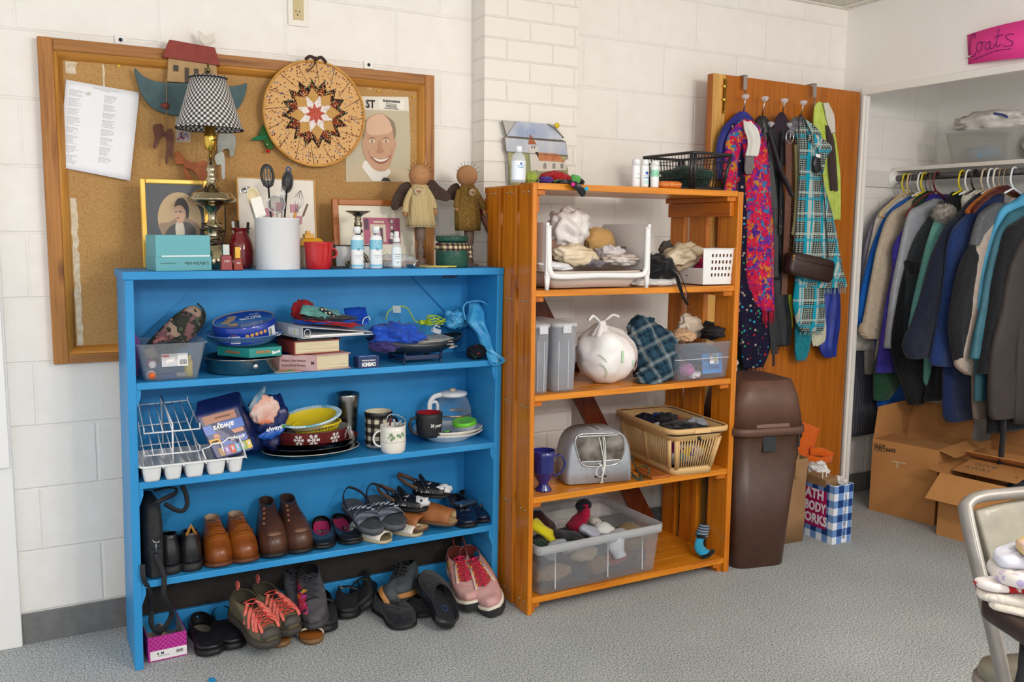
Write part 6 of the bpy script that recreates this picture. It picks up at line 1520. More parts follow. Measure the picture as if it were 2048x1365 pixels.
# white peep-toe flats under the sandals
WC=nZ('#cfc8ba','#dcd5c8',12,.45)
def openend(label,nm,cx,cy,y,z0,rz,L,W,mat,inner,sole,grp,h=.045,rx=0,ry=0):
 p=aY(cx,cy,y);t=tH(nm,label,'shoe',(p.x,y,z0),group=grp,rot=(rx,ry,rz));n=24;rings=[]
 for k in range(8):
  u=k/7;x=-L*(1-u);w_=W/2*(1-.16*u**3)if u>.3 else W/2*(.75+.8*u);hh=h*(1.25-.42*u)
  rings.append([VV((x,w_*cos(a),.01+hh*sin(a)**.75 if sin(a)>0 else .01))for a in[PI*i/n for i in range(n+1)]])
 o=MB().loft(rings,closed=0,cap=0).bd('upper',mat,t,solid=.003);o.data.materials.append(inner);o.modifiers['solid'].material_offset=1
 n=40;prof=[VV((-L*1.0+(L*1.12)*s,0,0))for s in(0,1)]
 lo=[VV((-L+L*1.1*(.5-.5*cos(a)),W/2*1.04*sin(a)*(abs(sin(a))+.0001)**-.35,0))for a in[2*PI*i/n+.0001 for i in range(n)]]
 MB().loft([lo,[p+VV((0,0,.01))for p in lo]]).bd('sole',sole,t);MB().loft([[VV((p.x*.97,p.y*.9,.0108))for p in lo],[VV((-L*.4,0,.0108))+p*.001 for p in lo]],cap=0).bd('insole',inner,t)
 return t
for cx,y,lb in((772,-.352,'left of the pair of white peep-toe shoes under the grey sandals'),(835,-.335,'right of the pair of white peep-toe shoes under the grey sandals')):
 openend(lb,'peep_toe_shoe',cx,1075,y,S,-1.1 if cx<800 else-1.0,.15,.078,WC,C('#8b8262',.7),C('#b9ac8c',.6),'white peep-toe shoes',.03)
# tan mules and black strappy shoes stacked
TM=nZ('#9c6030','#8a5024',20,.6,bump=.15);BG_=C('#c3a87c',.7)
openend('left of the pair of tan leather open-toed mules','mule',845,1050,-.325,S+.012,-1.05,.15,.088,TM,BG_,C('#5b4434',.6),'tan mules',.048)
openend('right of the pair of tan leather open-toed mules','mule',905,1035,-.335,S+.02,-.8,.15,.09,TM,BG_,C('#5b4434',.6),'tan mules',.052,ry=.05)
BS_=nZ('#17171a','#c9c9c4',75,.35,lo=.62,hi=.64)
for cx,cy,y,z_,rz,lb in((848,1012,-.3,.075,-.85,'black strappy shoe stuffed with white tissue on the tan mules, left of its pair'),(893,990,-.27,.104,-.7,'black strappy shoe stuffed with white tissue on the tan mules, right of its pair')):
 t=openend(lb,'strappy_shoe',cx,cy,y,S+z_,rz,.12,.08,BS_,C('#2a2a2c',.7),SOLEB,'black strappy shoes',.038)
 mb=MB();cM(mb,(-.018,0,.028),(.035,.026,.016),int(cx),.3,2.5,.7,lv=3);mb.bd('tissue_paper',C('#d8d8da',.7),t)
 MB().tube(spl([(-.1,-.035,.03),(-.16,-.025,.055),(-.185,0,.07),(-.16,.025,.055),(-.1,.035,.03)],6),.006,8,flat=(.4,1.3)).bd('sling_strap',C('#5c4636',.7),t)
 MB().tube(spl([(-.07,-.04,.03),(-.1,-.01,.075),(-.09,.04,.03)],6),.005,8,flat=(.5,1.4)).bd('ankle_strap',BL,t)
# navy flats with bows, silver case
NVY=C('#141a33',.2,coat=.6)
for hx,tx,lb,hy,ty in((905,930,'left of the pair of navy patent flats with small bows',-.14,-.3),(925,965,'right of the pair of navy patent flats with small bows',-.115,-.305)):
 hp=aY(hx,1020,hy);tp=aY(tx,1050,ty)
 t,r=shoe('navy_flat',lb,(tp.x,ty),(hp.x,hy),S,'navy patent flats',L=.225,W=.082,sole_h=.01,sole=SOLEB,upper=NVY,inner=C('#1a1d2c',.6),insole=C('#5f6b58',.7),collar=(.33,.315,.034,.07),colfront=.046,toe_h=.04)
 c=VV((.16,0,.05));mb=MB()
 for sg in(-1,1):mb.tube(spl([c,c+VV((0,sg*.012,.006)),c+VV((.004,sg*.018,0)),c],4),.003,6,flat=(1,.6))
 mb.bd('bow',NVY,t)
c=aY(936,1008,-.24);t=tH('glasses_case','flat silver metal case resting across the navy flats','case',c,rot=(0,.03,.35));MB().box((-.05,-.012,-.008),(.045,.03,.008)).bd('case_body',C('#9a9ca0',.3,.9),t,bevel=.006,seg=4);MB().box((-.05,-.0125,-.0006),(.045,-.0118,.0006)).bd('seam',INK,t)
# ================= on the floor under the bookcase =================
MG=C('#a3127c',.45)
P0,P1=at(297,1328,'z',0),at(375,1312,'z',0);ang=math.atan2(P1.y-P0.y,P1.x-P0.x);bw=(P1-P0).length
t=tH('shoe_box','open magenta shoe box with a white end label on the floor under the bookcase','box',(P0.x,P0.y,.001),ang*.0+.04);bl_,bh=.285,.08
def magenta():
 mt,nt,b=new_mat('magenta_scales');vo=nt.nodes.new('ShaderNodeTexVoronoi');vo.feature='DISTANCE_TO_EDGE';vo.inputs['Scale'].default_value=95;vo.inputs['Randomness'].default_value=.12
 lK(nt,coords(nt,rot=(0,.78,0)),vo.inputs[0]);lK(nt,ramp(nt,vo.outputs['Distance'],[(.03,'#d85ab4'),(.09,'#a3127c')]),b.inputs['Base Color']);setp(b,rough=.4);return mt
MGS=magenta()
for nm,a,b_ in(('end_panel',(0,0,0),(bw,.002,bh)),('end_panel',(0,bl_-.002,0),(bw,bl_,bh)),('side_panel',(0,.002,0),(.002,bl_-.002,bh)),('side_panel',(bw-.002,.002,0),(bw,bl_-.002,bh)),('box_floor',(.002,.002,0),(bw-.002,bl_-.002,.002))):MB().box(a,b_).bd(nm,MGS,t)
mb=MB().box((.0022,.0022,.003),(.0026,bl_-.0022,bh-.001)).box((bw-.0026,.0022,.003),(bw-.0022,bl_-.0022,bh-.001)).box((.0022,bl_-.0026,.003),(bw-.0022,bl_-.0022,bh-.001));mb.bd('grey_lining',C('#b9b4b6',.7),t)
e=MB().box((.006,-.0008,.004),(bw-.0005,0,.034)).bd('end_label',C('#e9e6e6',.5),t);text('6  M',.011,INK,t,M=MT((.036,-.0012,.024))@XZ,bold=.0004);text('BLUSH TEXTILE',.005,C('#77777a',.5),t,M=MT((.045,-.0012,.016))@XZ)
mb=MB()
for i in range(10):mb.box((.082+.0021*i,-.0012,.016),(.083+.0021*i+(i%2)*.0004,-.0008,.026))
mb.bd('barcode',INK,t)
CH=nZ('#b08f7c','#9c7b68',30,.6);CHI=C('#a98c80',.7)
for hx,lb,yy,sd,dz in((.034,'left of the pair of blush flats with bows in the magenta box',.262,0,.012),(.084,'right of the pair of blush flats with bows in the magenta box',.268,0,.008)):
 h_=WM[t.name]@VV((hx,yy-.235,dz));e_=WM[t.name]@VV((hx+.004,yy,dz))
 t2,r=shoe('blush_flat',lb,(e_.x,e_.y),(h_.x,h_.y),dz,'blush flats',L=.232,W=.068,sole_h=.008,sole=C('#a88f78',.6),upper=CH,inner=CHI,insole=CHI,collar=(.37,.345,.026,.052),colfront=.036,toe_h=.032)
 c=VV((.185,0,.046));mb=MB()
 for sg in(-1,1):mb.tube(spl([c,c+VV((0,sg*.014,.008)),c+VV((.006,sg*.022,0)),c],4),.0035,6,flat=(1,.7))
 mb.bd('bow',CH,t2)
def fshoe(nm,label,heel,toe,z=.001,grp=None,**k):
 h,e_=fxy(*heel),fxy(*toe);return shoe(nm,label,e_,h,z,grp,**k)
# black slip-on loafers
LO=nZ('#141417','#1f1c22',40,.4,bump=.2,coat=.2)
fshoe('slip_on_shoe','black slip-on shoe nearest the magenta box, left of its pair',(395,1262),(432,1326),.001,'black slip-on shoes',L=.225,W=.086,sole_h=.018,sole=SOLEB,upper=LO,inner=LO,insole=C('#7d766a',.8),collar=(.34,.31,.034,.068),colfront=.054,toe_h=.045)
fshoe('slip_on_shoe','black slip-on shoe half under the olive trail sandal, right of its pair',(440,1250),(475,1311),.001,'black slip-on shoes',L=.225,W=.086,sole_h=.018,sole=SOLEB,upper=LO,inner=LO,insole=C('#2a2626',.8),collar=(.34,.31,.034,.068),colfront=.054,toe_h=.045)
# olive and coral trail sandals
OL=nZ('#6b5f45','#5c5240',30,.8,bump=.2);COR=nZ('#d45a4e','#e2786a',60,.7);
def trail(label,hp,tp,hz,tz):
 h,e_=at(*hp,'z',hz),at(*tp,'z',tz);d=e_-h;L_=d.length
 t=tH('trail_sandal',label,'shoe',h,group='olive and coral trail sandals',rot=(0,-math.asin(d.z/L_),math.atan2(d.y,d.x)))
 r=shoe_parts(t,L=max(.24,L_),W=.094,sole_h=.022,sole=C('#3b3630',.7),upper=OL,inner=C('#4c4436',.9),insole=C('#3b362e',.9),collar=(.2,.19,.036,.088),colfront=.082,toe_h=.048,grow=.004)
 mb=MB()
 for k in range(5):
  for s0,s1 in((.3+.03*k,.44),(.7-.03*k,.56)):
   a,b_=oT(r,.18,s0,lift=.004),oT(r,.95-.11*k,s1,lift=.005);m_=(a+b_)/2+VV((0,math.copysign(.004,a.y),.006));mb.tube(spl([a,m_,b_],5),.0048,8,flat=(1.2,.6))
 mb.bd('coral_straps',COR,t)
 laces(t,r,5,.42,.95,mat=C('#e0493f',.6),r=.0016)
 MB().ball(oT(r,.28,.5,lift=-.008)+VV((.0,0,0)),.03,n=20,sc3=(.65,1.15,.75)).bd('toe_cap',C('#46413c',.6),t)
 c=oT(r,.9,.5,lift=.012);MB().cbox(c,(.01,.012,.01)).bd('cord_lock',BLACK,t,bevel=.002)
 MB().tube(spl([(.004,0,.085),(-.006,0,.105),(.004,0,.112),(.01,0,.098)],5),.005,8,flat=(.6,1.2)).bd('heel_loop',COR,t)
 return t,r
trail('olive trail sandal with coral straps, left of the pair piled on the black slip-ons',(470,1225),(530,1285),.075,.035)
trail('olive trail sandal with coral straps, right of the pair beside the flowered shoes',(512,1212),(580,1268),.06,.03)
# grey sneakers with flower print
GS_=nZ('#454347','#56545a',40,.85,bump=.2);FLW=dT('sneaker_flowers','#b02f4a',['#d9662e','#c9a93a','#b9458a','#3b3040','#8a2a4c'],55,.5,.7)
def flower_sneaker(label,hp,tp,hz,tz,side,show):
 h,e_=at(*hp,'z',hz),at(*tp,'z',tz);d=e_-h;L_=d.length
 t=tH('flowered_sneaker',label,'shoe',h,group='grey flowered sneakers',rot=(.12*side,-math.asin(d.z/L_),math.atan2(d.y,d.x)))
 r=shoe_parts(t,L=max(.235,L_),W=.09,sole_h=.02,sole=C('#3e3c3e',.7),upper=GS_,inner=C('#26262a',.9),insole=C('#26262a',.9),collar=(.19,.18,.035,.086),colfront=.09,toe_h=.045)
 laces(t,r,6,.5,.95,mat=C('#343338',.8),r=.0018);bow(t,oT(r,.97,.5,lift=.008),.02,C('#343338',.8))
 if show:
  mb=MB();i0,i1=(int(56*.54),int(56*.86));rr=[[r[j][i]+VV((0,-.0016,.0006))for i in range(i0,i1)]for j in range(2,8)];mb.loft(rr,closed=0,cap=0)
  mb.bd('flower_print',FLW,t)
 return t
flower_sneaker('grey sneaker lying behind its mate, left of the flowered pair',(575,1170),(603,1240),.055,.03,-1,False)
flower_sneaker('grey sneaker with a red and yellow flower print on its side',(622,1168),(632,1265),.075,.025,1,True)
# tan flat sandals with pale buckled straps
for hp,tp,lb in(((540,1262),(565,1298),'left of the pair of tan flat sandals with pale buckled straps'),((605,1250),(630,1292),'right of the pair of tan flat sandals with pale buckled straps')):
 h,e_=fxy(*hp),fxy(*tp);d=VV((e_[0]-h[0],e_[1]-h[1])).normalized();e2=VV(e_);h2=e2-d*.235
 t=tH('flat_sandal',lb,'shoe',(h2.x,h2.y,.001),math.atan2(d.y,d.x),'tan flat sandals');t['label']=lb
 sandal_base(t,.235,.078,.012,C('#7d5a34',.6),nZ('#b06a2a','#a05c20',20,.5))
 band(t,.165,.08,.012,.022,.01,C('#c9bfa6',.5),x2=.185);band(t,.1,.074,.012,.03,.01,C('#c9bfa6',.5))
 c=VV((.17,.006,.038));MB().tube([c+VV((a,b_,0))for a,b_ in((-.006,-.008),(.006,-.008),(.006,.008),(-.006,.008))],.0012,6,loop=1).bd('buckle',SILV,t)
# black buckle shoes (mary janes)
def maryjane(label,hp,tp,z=.001,rx=0,buckle=True,nm='buckle_shoe',L=.23):
 t,r=fshoe(nm,label,hp,tp,z,'black buckle shoes',rx=rx,L=L,W=.086,sole_h=.02,sole=SOLEB,upper=BLM,inner=C('#131315',.8),insole=C('#96602c',.7),collar=(.3,.27,.034,.07),colfront=.058,toe_h=.046)
 band(t,L*.5,.08,.045,.032,.02,BL,nm='strap')
 if buckle:
  c=VV((L*.5,-.024,.076));MB().tube([c+VV((a,b_,0))for a,b_ in((-.01,-.01),(.01,-.01),(.01,.01),(-.01,.01))],.0018,6,loop=1).bd('buckle',C('#c9c2a8',.25,1.0),t)
 return t,r
maryjane('black shoe mostly hidden behind the flowered sneaker',(640,1215),(650,1268),buckle=False)
maryjane('black woven shoe with a brass buckle strap, facing front in the pile',(700,1190),(690,1262))
t,r=maryjane('black shoe with a block heel lying on its side by the buckle shoe',(742,1182),(732,1262),.022,.7,False)
MB().prism([(0,-.03,0),(.045,-.035,0),(.045,.035,0),(0,.03,0)],(0,0,-.02)).bd('block_heel',BL,t,bevel=.003)
# grey knitted sneakers with gum soles
KN=stripes('knit','#3c4246','#4f5559',260,2);GUM=C('#a8743c',.6)
def knit(label,hp,tp,hz,tz,rx):
 h,e_=aY(*hp,hz),aY(*tp,tz);d=e_-h;L_=d.length
 t=tH('knit_sneaker',label,'shoe',h,group='grey knit sneakers',rot=(rx,-math.asin(d.z/L_),math.atan2(d.y,d.x)))
 r=shoe_parts(t,L=max(.23,L_),W=.09,sole_h=.018,sole=GUM,upper=KN,inner=BLACK,insole=BLACK,collar=(.2,.19,.034,.085),colfront=.088,toe_h=.048);laces(t,r,5,.6,.96,mat=BLACK,r=.0022);bow(t,oT(r,.97,.5,lift=.008),.02,BLACK);return t
knit('grey streaked knit sneaker with a gum sole standing on the black pile',(826,1165),(800,1204),-.17,-.36,.25)
knit('grey knit sneaker lying on its side showing the gum sole',(800,1185),(762,1205),-.17,-.35,-.9)
# fabric slipper, clogs
SLP=cloth('#16171c','#22242b',bump=.5)
t,r=fshoe('slipper','black fleece slipper with a small knot at the front of the pile',(758,1215),(825,1268),.001,'black slippers',L=.23,W=.098,sole_h=.014,sole=SOLEB,upper=SLP,inner=SLP,insole=SLP,collar=(.32,.29,.036,.066),colfront=.06,toe_h=.056)
mb=MB();cM(mb,(.13,0,.064),(.02,.014,.009),3,.4,lv=3);mb.bd('knot',SLP,t)
t,r=fshoe('slipper','black slipper with small white lettering beneath the clog',(838,1190),(850,1258),.001,'black slippers',L=.22,W=.092,sole_h=.012,sole=SOLEB,upper=SLP,inner=SLP,insole=C('#1c1c20',.8),collar=(.36,.34,.038,.05),colfront=.046,toe_h=.04)
CLG=cloth('#1a1a1e','#232328',bump=.4)
h,e_=at(893,1258,'z',.012),at(845,1160,'z',.1);d=e_-h
t=tH('clog','black felt clog with a round blue stamp on its insole, propped up at an angle','shoe',h,rot=(.3,-math.asin(d.z/d.length),math.atan2(d.y,d.x)))
r=shoe_parts(t,L=.245,W=.098,sole_h=.03,sole=C('#17171a',.3),upper=CLG,inner=CLG,insole=C('#1f2026',.7),collar=(.26,.3,.043,.046),colfront=.074,toe_h=.062,lift=.2,grow=.003)
MB().tube([(.06+.013*cos(a),.013*sin(a),.0345)for a in[2*PI*i/24 for i in range(24)]],.0008,5,loop=1).tube([(.06+.01*cos(a),.01*sin(a),.0345)for a in[2*PI*i/24 for i in range(24)]],.0006,5,loop=1).bd('round_stamp',C('#2c4f86',.5),t)
h,e_=at(838,1245,'z',.002),at(862,1180,'z',.03)
# pink sneakers
PKU=nZ('#c08f8c','#cfa39c',30,.75,bump=.15);PKL=C('#8f3f36',.85);PKS=C('#d9cfc0',.5);FUS=C('#d2224f',.5)
def sunset():
 mt,nt,b=new_mat('sunset_knit');n=nT(nt,coords(nt,(1,1,1)),16,3);lK(nt,ramp(nt,n,[(.35,'#7f5a76'),(.45,'#c47a5c'),(.55,'#cf9a4c'),(.65,'#b98a8c')]),b.inputs['Base Color']);setp(b,rough=.8);return mt
SUN=sunset()
def pinks(label,hp,tp,hz,tz,rx):
 h,e_=at(*hp,'z',hz),at(*tp,'z',tz);d=e_-h;L_=max(.25,d.length)
 t=tH('running_shoe',label,'shoe',h,group='pink running shoes',rot=(rx,-math.asin(d.z/d.length),math.atan2(d.y,d.x)))
 r=shoe_parts(t,L=L_,W=.098,sole_h=.028,sole=PKS,upper=PKU,inner=PKL,insole=C('#2a2226',.8),collar=(.19,.18,.036,.092),colfront=.09,toe_h=.05,grow=.005)
 for i0,i1 in((7,20),(36,49)):
  MB().loft([[r[j][i]+VV((0,.0018 if i0<20 else-.0018,.0004))for i in range(i0,i1)]for j in range(1,9)],closed=0,cap=0).bd('sunset_panel',SUN,t)
 MB().loft([[r[j][i]+VV((.0,0,.0012))for i in list(range(-9,10))]for j in range(6,10)],closed=0,cap=0).bd('heel_collar',PKL,t)
 MB().loft([[r[j][i]+VV((.0,0,.0022))for i in range(23,34)]for j in range(5,10)],closed=0,cap=0).bd('tongue',C('#a5463c',.8),t)
 mb=MB()
 for sg in(.4,.6):mb.tube([oT(r,v,sg,lift=.004)for v in(.45,.6,.75,.9)],.004,6,flat=(1.3,.5))
 mb.bd('eyelet_rail',C('#d8b7b0',.6),t)
 mb=MB()
 for sg in(.42,.58):
  for v in(.5,.65,.8,.92):mb.cbox(oT(r,v,sg,lift=.006),(.005,.006,.005))
 mb.bd('eyelets',C('#d9b23a',.5),t)
 laces(t,r,5,.5,.95,mat=FUS,r=.0019);MB().ball(oT(r,.95,.5,lift=.014),.008,n=12,sc3=(1,1,.8)).bd('cord_lock',FUS,t)
 e1=oT(r,.5,.5,lift=.012);MB().tube(spl([oT(r,.95,.5,lift=.016),(oT(r,.95,.5)+e1)/2+VV((0,.01,.02)),e1],5),.0019,6).tube([e1,e1+VV((.01,.002,-.002))],.0042,8).bd('lace_end',FUS,t)
 MB().tube(spl([(.008,0,.088),(-.012,0,.108),(-.004,0,.122),(.01,0,.108),(.014,0,.092)],5),.006,8,flat=(.4,1.2)).bd('heel_loop',PKL,t)
 mb=MB();mb.loft([sole_loop(L_,.098,.000,56,.006)[20:37],[p+VV((0,0,.02))for p in sole_loop(L_,.098,.000,56,.0065,lift=.6)[20:37]]],closed=0,cap=0);mb.bd('toe_bumper',C('#2a2a2c',.6),t)
pinks('pink running shoe with fuchsia cord laces, left of its pair',(912,1135),(945,1222),.055,.014,.12)
pinks('pink running shoe with fuchsia cord laces, right of its pair, nearest the orange shelf',(940,1130),(992,1232),.07,.008,.28)
# ================= on the top tier of the pine shelf =================
TT,T2,T3,T4,T5=QT+.0005,1.1435,.7835,.4245,.0605
# church painting on shaped planks leaning on the pilaster
Y=-.128
t=tH('plank_painting','country church painted on shaped white planks leaning on the brick pilaster','painting',aY(1080,370,Y))
mb=MB();flat(mb,[(1005,241),(1110,250),(1128,276),(1116,276),(1132,284),(1137,318),(1128,322),(1137,340),(1130,371),(1022,371),(1018,310),(1012,300),(1009,275),(1015,272)],Y,.014,nZ('#a9a49a','#7d776c',20,.8));wl(t,mb,'planks',bevel=.001)
mb=MB();W1=C('#b9b6b0',.7)
sky=nZ('#8f9fc0','#c3c8d2',14,.7);sky2=nZ('#a9b4c6','#c9ccd0',14,.7)
lay(mb,[(1034,243),(1096,248),(1124,272),(1124,280),(1014,272)],Y,1,sky);lay(mb,[(1006,242),(1030,244),(1013,270)],Y,1,W1);lay(mb,[(1096,249),(1109,251),(1126,274)],Y,1,W1)
lay(mb,[(1011,276),(1130,285),(1136,310),(1013,303)],Y,1,sky2);lay(mb,[(1016,304),(1134,312),(1129,322),(1136,340),(1131,370),(1020,370)],Y,1,nZ('#7d8a5c','#a9a878',26,.7))
lay(mb,[(1058,292),(1076,293),(1078,340),(1062,342)],Y,3,C('#d3cfc6',.7));lay(mb,[(1056,289),(1061,268),(1073,289)],Y,3,C('#a55c38',.7));lay(mb,[(1070,304),(1117,308),(1130,324),(1080,322)],Y,3,nZ('#b3623c','#c98a5c',30,.7))
lay(mb,[(1073,321),(1131,325),(1133,340),(1076,343)],Y,2,C('#d6d0c4',.7))
for x in(1090,1108,1124):lay(mb,[(x-3,337),(x-3,329),(x,325),(x+3,329),(x+3,338)],Y,4,C('#8c8f86',.7))
for x in(1064,1069):lay(mb,[(x-1.5,297),(x-1.5,293),(x,291),(x+1.5,293),(x+1.5,297)],Y,4,C('#7d7a70',.7))
for p0,p1 in(((1013,272),(1128,281)),((1012,303),(1136,312)),((1018,274),(1132,283))):lay(mb,[p0,p1,(p1[0],p1[1]+1.2),(p0[0],p0[1]+1.2)],Y,4,C('#5c574c',.8))
wl(t,mb,'painted_scene')
c=aY(1114,251,Y-.008);wl(t,MB().lathe([(.011,0),(.01,.003),(.004,.004)],12,M=MT(c)@R9),'yellow_flower',C('#dcbf1a',.5))
wl(t,MB().tube(spl([aY(1095,248,Y-.004),aY(1110,258,Y-.006),aY(1120,268,Y-.004),aY(1128,276,Y-.004)],4),.0012,5),'hanging_wire',C('#3f3a34',.5,.8))
# sanitizer bottle
t,L,pr=bottle('sanitizer_bottle','clear hand sanitizer bottle with a white cap at the left of the pine shelf top',1037,[(15,367),(15.5,364),(15.5,322),(13,312),(8,306)],[(7,307),(7,297),(6,294)],-.5,TT,clear(milk=.38),LW,[(362,324,C('#e1e7ee',.35))],
[('ADVANCED',334,.005,C('#6f9cc9',.5)),('hand sanitizer',337,.004,C('#6f9cc9',.5))])
for nm,z0,z1,x0,x1,c_ in(('logo_panel',.058,.065,-.004,.004,'#2b5fb0'),('blue_stripe',.047,.05,-.011,.011,'#8fc0df')):
 mb=MB();R=max(r for r,_ in pr)+.0012;mb.loft([[VV((R*sin(x/R),-R*.7*cos(x/R),z_))for x in[x0+(x1-x0)*i/6 for i in range(7)]]for z_ in(z0,z1)],closed=0,cap=0);mb.bd(nm,C(c_,.4),t)
# bundles of colourful socks
def sock_heap(label,px,py,y,r,c1,seed,z0=None,nm='rolled_sock',cat='sock',m=None,grp=None,**k):
 c=aY(px,py,y);z_=(z0+r[2]*.9)if z0 is not None else c.z
 return heap(nm,label,cat,(c.x,y,z_),r,m or cloth(c1,bump=.4),seed,k.pop('amp',.18),floor=z0,group=grp,**k)
sock_heap('red and green rolled sock at the top of the colourful sock bundle',1110,350,-.44,(.055,.035,.022),'#a3161c',2,TT+.006)
sock_heap('green heel of a rolled sock at the right of the colourful bundle',1148,355,-.45,(.02,.025,.02),'#5fae5a',3,TT)
sock_heap('lime green sock cuff at the left of the colourful bundle',1062,355,-.45,(.022,.025,.022),'#9db04a',4,TT)
sock_heap('bright green strip of sock under the red one',1125,362,-.485,(.03,.02,.009),'#57ab62',5,TT)
sock_heap('purple sock toe bulging at the front of the colourful bundle',1092,361,-.49,(.024,.022,.013),'#4a2a7c',6,TT)
sock_heap('black sock at the back right of the colourful bundle',1150,358,-.4,(.035,.03,.017),'#1b1b20',7,TT)
sock_heap('dark green patterned sock at the back left of the colourful bundle',1058,360,-.4,(.03,.03,.02),'#222a1c',8,TT)
c0,c1_,c2_=aY(1138,366,-.545),aY(1158,368,-.565),aY(1170,383,-.572)
t=tH('draped_sock','black and grey sock with pink and blue spots hanging over the shelf edge','sock',c1_)
mb=MB();pts=[VV((c0.x-.01,-.5,TT+.006)),VV((c0.x,-.545,TT+.006)),VV((c1_.x-.01,-.566,TT-.008)),VV((c1_.x+.002,-.574,TT-.022)),VV((c1_.x+.012,-.574,TT-.032))]
mb.tube(spl(pts,5),[.014]*8+[.02]*6+[.021]*6+[.01],14,flat=(1.25,.55));wl(t,mb,'sock_body',nZ('#17171a','#5d5d62',22,.85,lo=.56,hi=.58))
for px,py,c_ in((1146,369,'#c4267c'),(1173,378,'#2a9fc4')):wl(t,MB().ball(aY(px,py,-.588),.009,n=12,sc3=(1,.25,.8)),'spot',C(c_,.8))
# three small white bottles
for i,(cx,hw,top,y,lb)in enumerate(((1272,8.5,317,-.5,'white lotion bottle with grey print, left of the three before the black basket'),(1290,8,318,-.505,'white lotion bottle with a blue logo, middle of the three before the black basket'),(1310,8.5,320,-.51,'white lotion bottle with a mint label, right of the three before the black basket'))):
 band=[None,None,[(352,338,C('#8fcfae',.4))]][i]
 tx=[[('moisturizing',348,.004,C('#8a9099',.5)),('LOTION',356,.005,C('#8a9099',.5))],[('antiperspirant',351,.0045,C('#2b6fb0',.5)),('+',340,.008,WHITE)],[('lotion',346,.005,C('#3f7a60',.5))]][i]
 t,L,pr=bottle('lotion_bottle',lb,cx,[(hw,374),(hw+.6,371),(hw+.6,333),(hw,330)],[(hw-.6,331),(hw-.8,top+3),(hw-2,top)],y,TT,LW,LW,band,tx,grp='white bottles on the pine shelf',sy=.8)
 if i==1:
  R=max(r for r,_ in pr)+.0008
  for x0,x1,z0,z1,c_ in((-.006,.006,.046,.056,'#2b4fa8'),(-.011,.011,.032,.036,'#3f8fd0'),(-.011,.011,.012,.026,'#b9dfe0')):
   mb=MB();mb.loft([[VV((R*sin(x/R),-R*.8*cos(x/R),z_))for x in[x0+(x1-x0)*q/6 for q in range(7)]]for z_ in(z0,z1)],closed=0,cap=0);mb.bd('label_print',C(c_,.4),t)
# orange case
c=aY(1343,374,-.53);OR=C('#c9671a',.4)
t=tH('plastic_case','small orange plastic snap case lying before the black basket','case',(c.x,-.505,TT),.0);wd_=.064
MB().loft([rrect(wd_*1.5-.012,.055,.012,0),rrect(wd_*1.5,.062,.014,.006),rrect(wd_*1.5,.062,.014,.013)]).bd('case_base',OR,t);MB().loft([rrect(wd_*1.5+.002,.064,.014,.0135),rrect(wd_*1.5+.002,.064,.014,.018),rrect(wd_*1.5-.008,.055,.014,.024),rrect(wd_*1.5-.03,.04,.012,.0255)]).bd('case_lid',OR,t)
MB().loft([rrect(wd_*1.5+.003,.065,.014,.0125),rrect(wd_*1.5+.003,.065,.014,.014)]).bd('seam',C('#e8c9a0',.4),t);MB().box((-.014,-.035,.006),(.004,-.031,.02)).bd('clasp',C('#d97c2a',.4),t,bevel=.001)
# black slatted basket
def lattice_basket(nm,label,cat,M,w0,d0,w1,d1,h,mat,nx=14,ny=9,bars=(),th=.0016,rimh=.01,solid_base=.015,grp=None):
 t=tH(nm,label,cat,M.translation,group=grp);t.rotation_euler=M.to_euler();WM[t.name]=M.copy()
 mb=MB();mb.loft([rrect(w0,d0,.012,0),rrect(w0+(w1-w0)*solid_base/h,d0+(d1-d0)*solid_base/h,.012,solid_base),rrect(w0-.004,d0-.004,.01,solid_base*.9),rrect(w0-.008,d0-.008,.01,.002)]);mb.bd('basket_floor',mat,t)
 MB().loft([rrect(w1,d1,.014,h-rimh),rrect(w1+.01,d1+.01,.016,h-rimh),rrect(w1+.012,d1+.012,.016,h),rrect(w1-.003,d1-.003,.012,h)],loop=1).bd('rim',mat,t)
 for side in range(4):
  mb=MB();n=nx if side%2==0 else ny
  for i in range(n+1):
   u=-1+2*i/n;
   if side==0:a,b_=(u*(w0/2-.01),-d0/2),(u*(w1/2-.01),-d1/2)
   elif side==2:a,b_=(u*(w0/2-.01),d0/2),(u*(w1/2-.01),d1/2)
   elif side==1:a,b_=(w0/2,u*(d0/2-.01)),(w1/2,u*(d1/2-.01))
   else:a,b_=(-w0/2,u*(d0/2-.01)),(-w1/2,u*(d1/2-.01))
   r=th*(5.5 if i in(0,n)else 1)
   mb.tube([(a[0],a[1],solid_base*.5),(b_[0],b_[1],h-rimh*.5)],r,4)
  for f in bars:
   z_=solid_base+(h-solid_base)*f;w_=w0+(w1-w0)*z_/h;d_=d0+(d1-d0)*z_/h
   q={0:((-w_/2,-d_/2),(w_/2,-d_/2)),2:((-w_/2,d_/2),(w_/2,d_/2)),1:((w_/2,-d_/2),(w_/2,d_/2)),3:((-w_/2,-d_/2),(-w_/2,d_/2))}[side]
   mb.tube([(q[0][0],q[0][1],z_),(q[1][0],q[1][1],z_)],th,4)
  mb.bd('side_grille',mat,t)
 return t
BKP=C('#232326',.35)
# the basket stands at an angle: its near corner at the front, long side running back to the left
M=MT((2.842,-.345,TT))@MR(.04,4,'Z')
lattice_basket('slatted_basket','black plastic lattice basket holding dark green cloth on the pine shelf top','basket',M,.165,.255,.2,.295,.142,BKP,11,15,(.25,.5,.75))
heap('folded_cloth','dark green cloth folded inside the black basket','cloth',(2.842,-.345,TT+.05),(.076,.115,.046),cloth('#1f3a33','#2b4a40',20),14,.22,floor=TT+.006)
# ================= second tier =================
WP=C('#e7e6e4',.3)
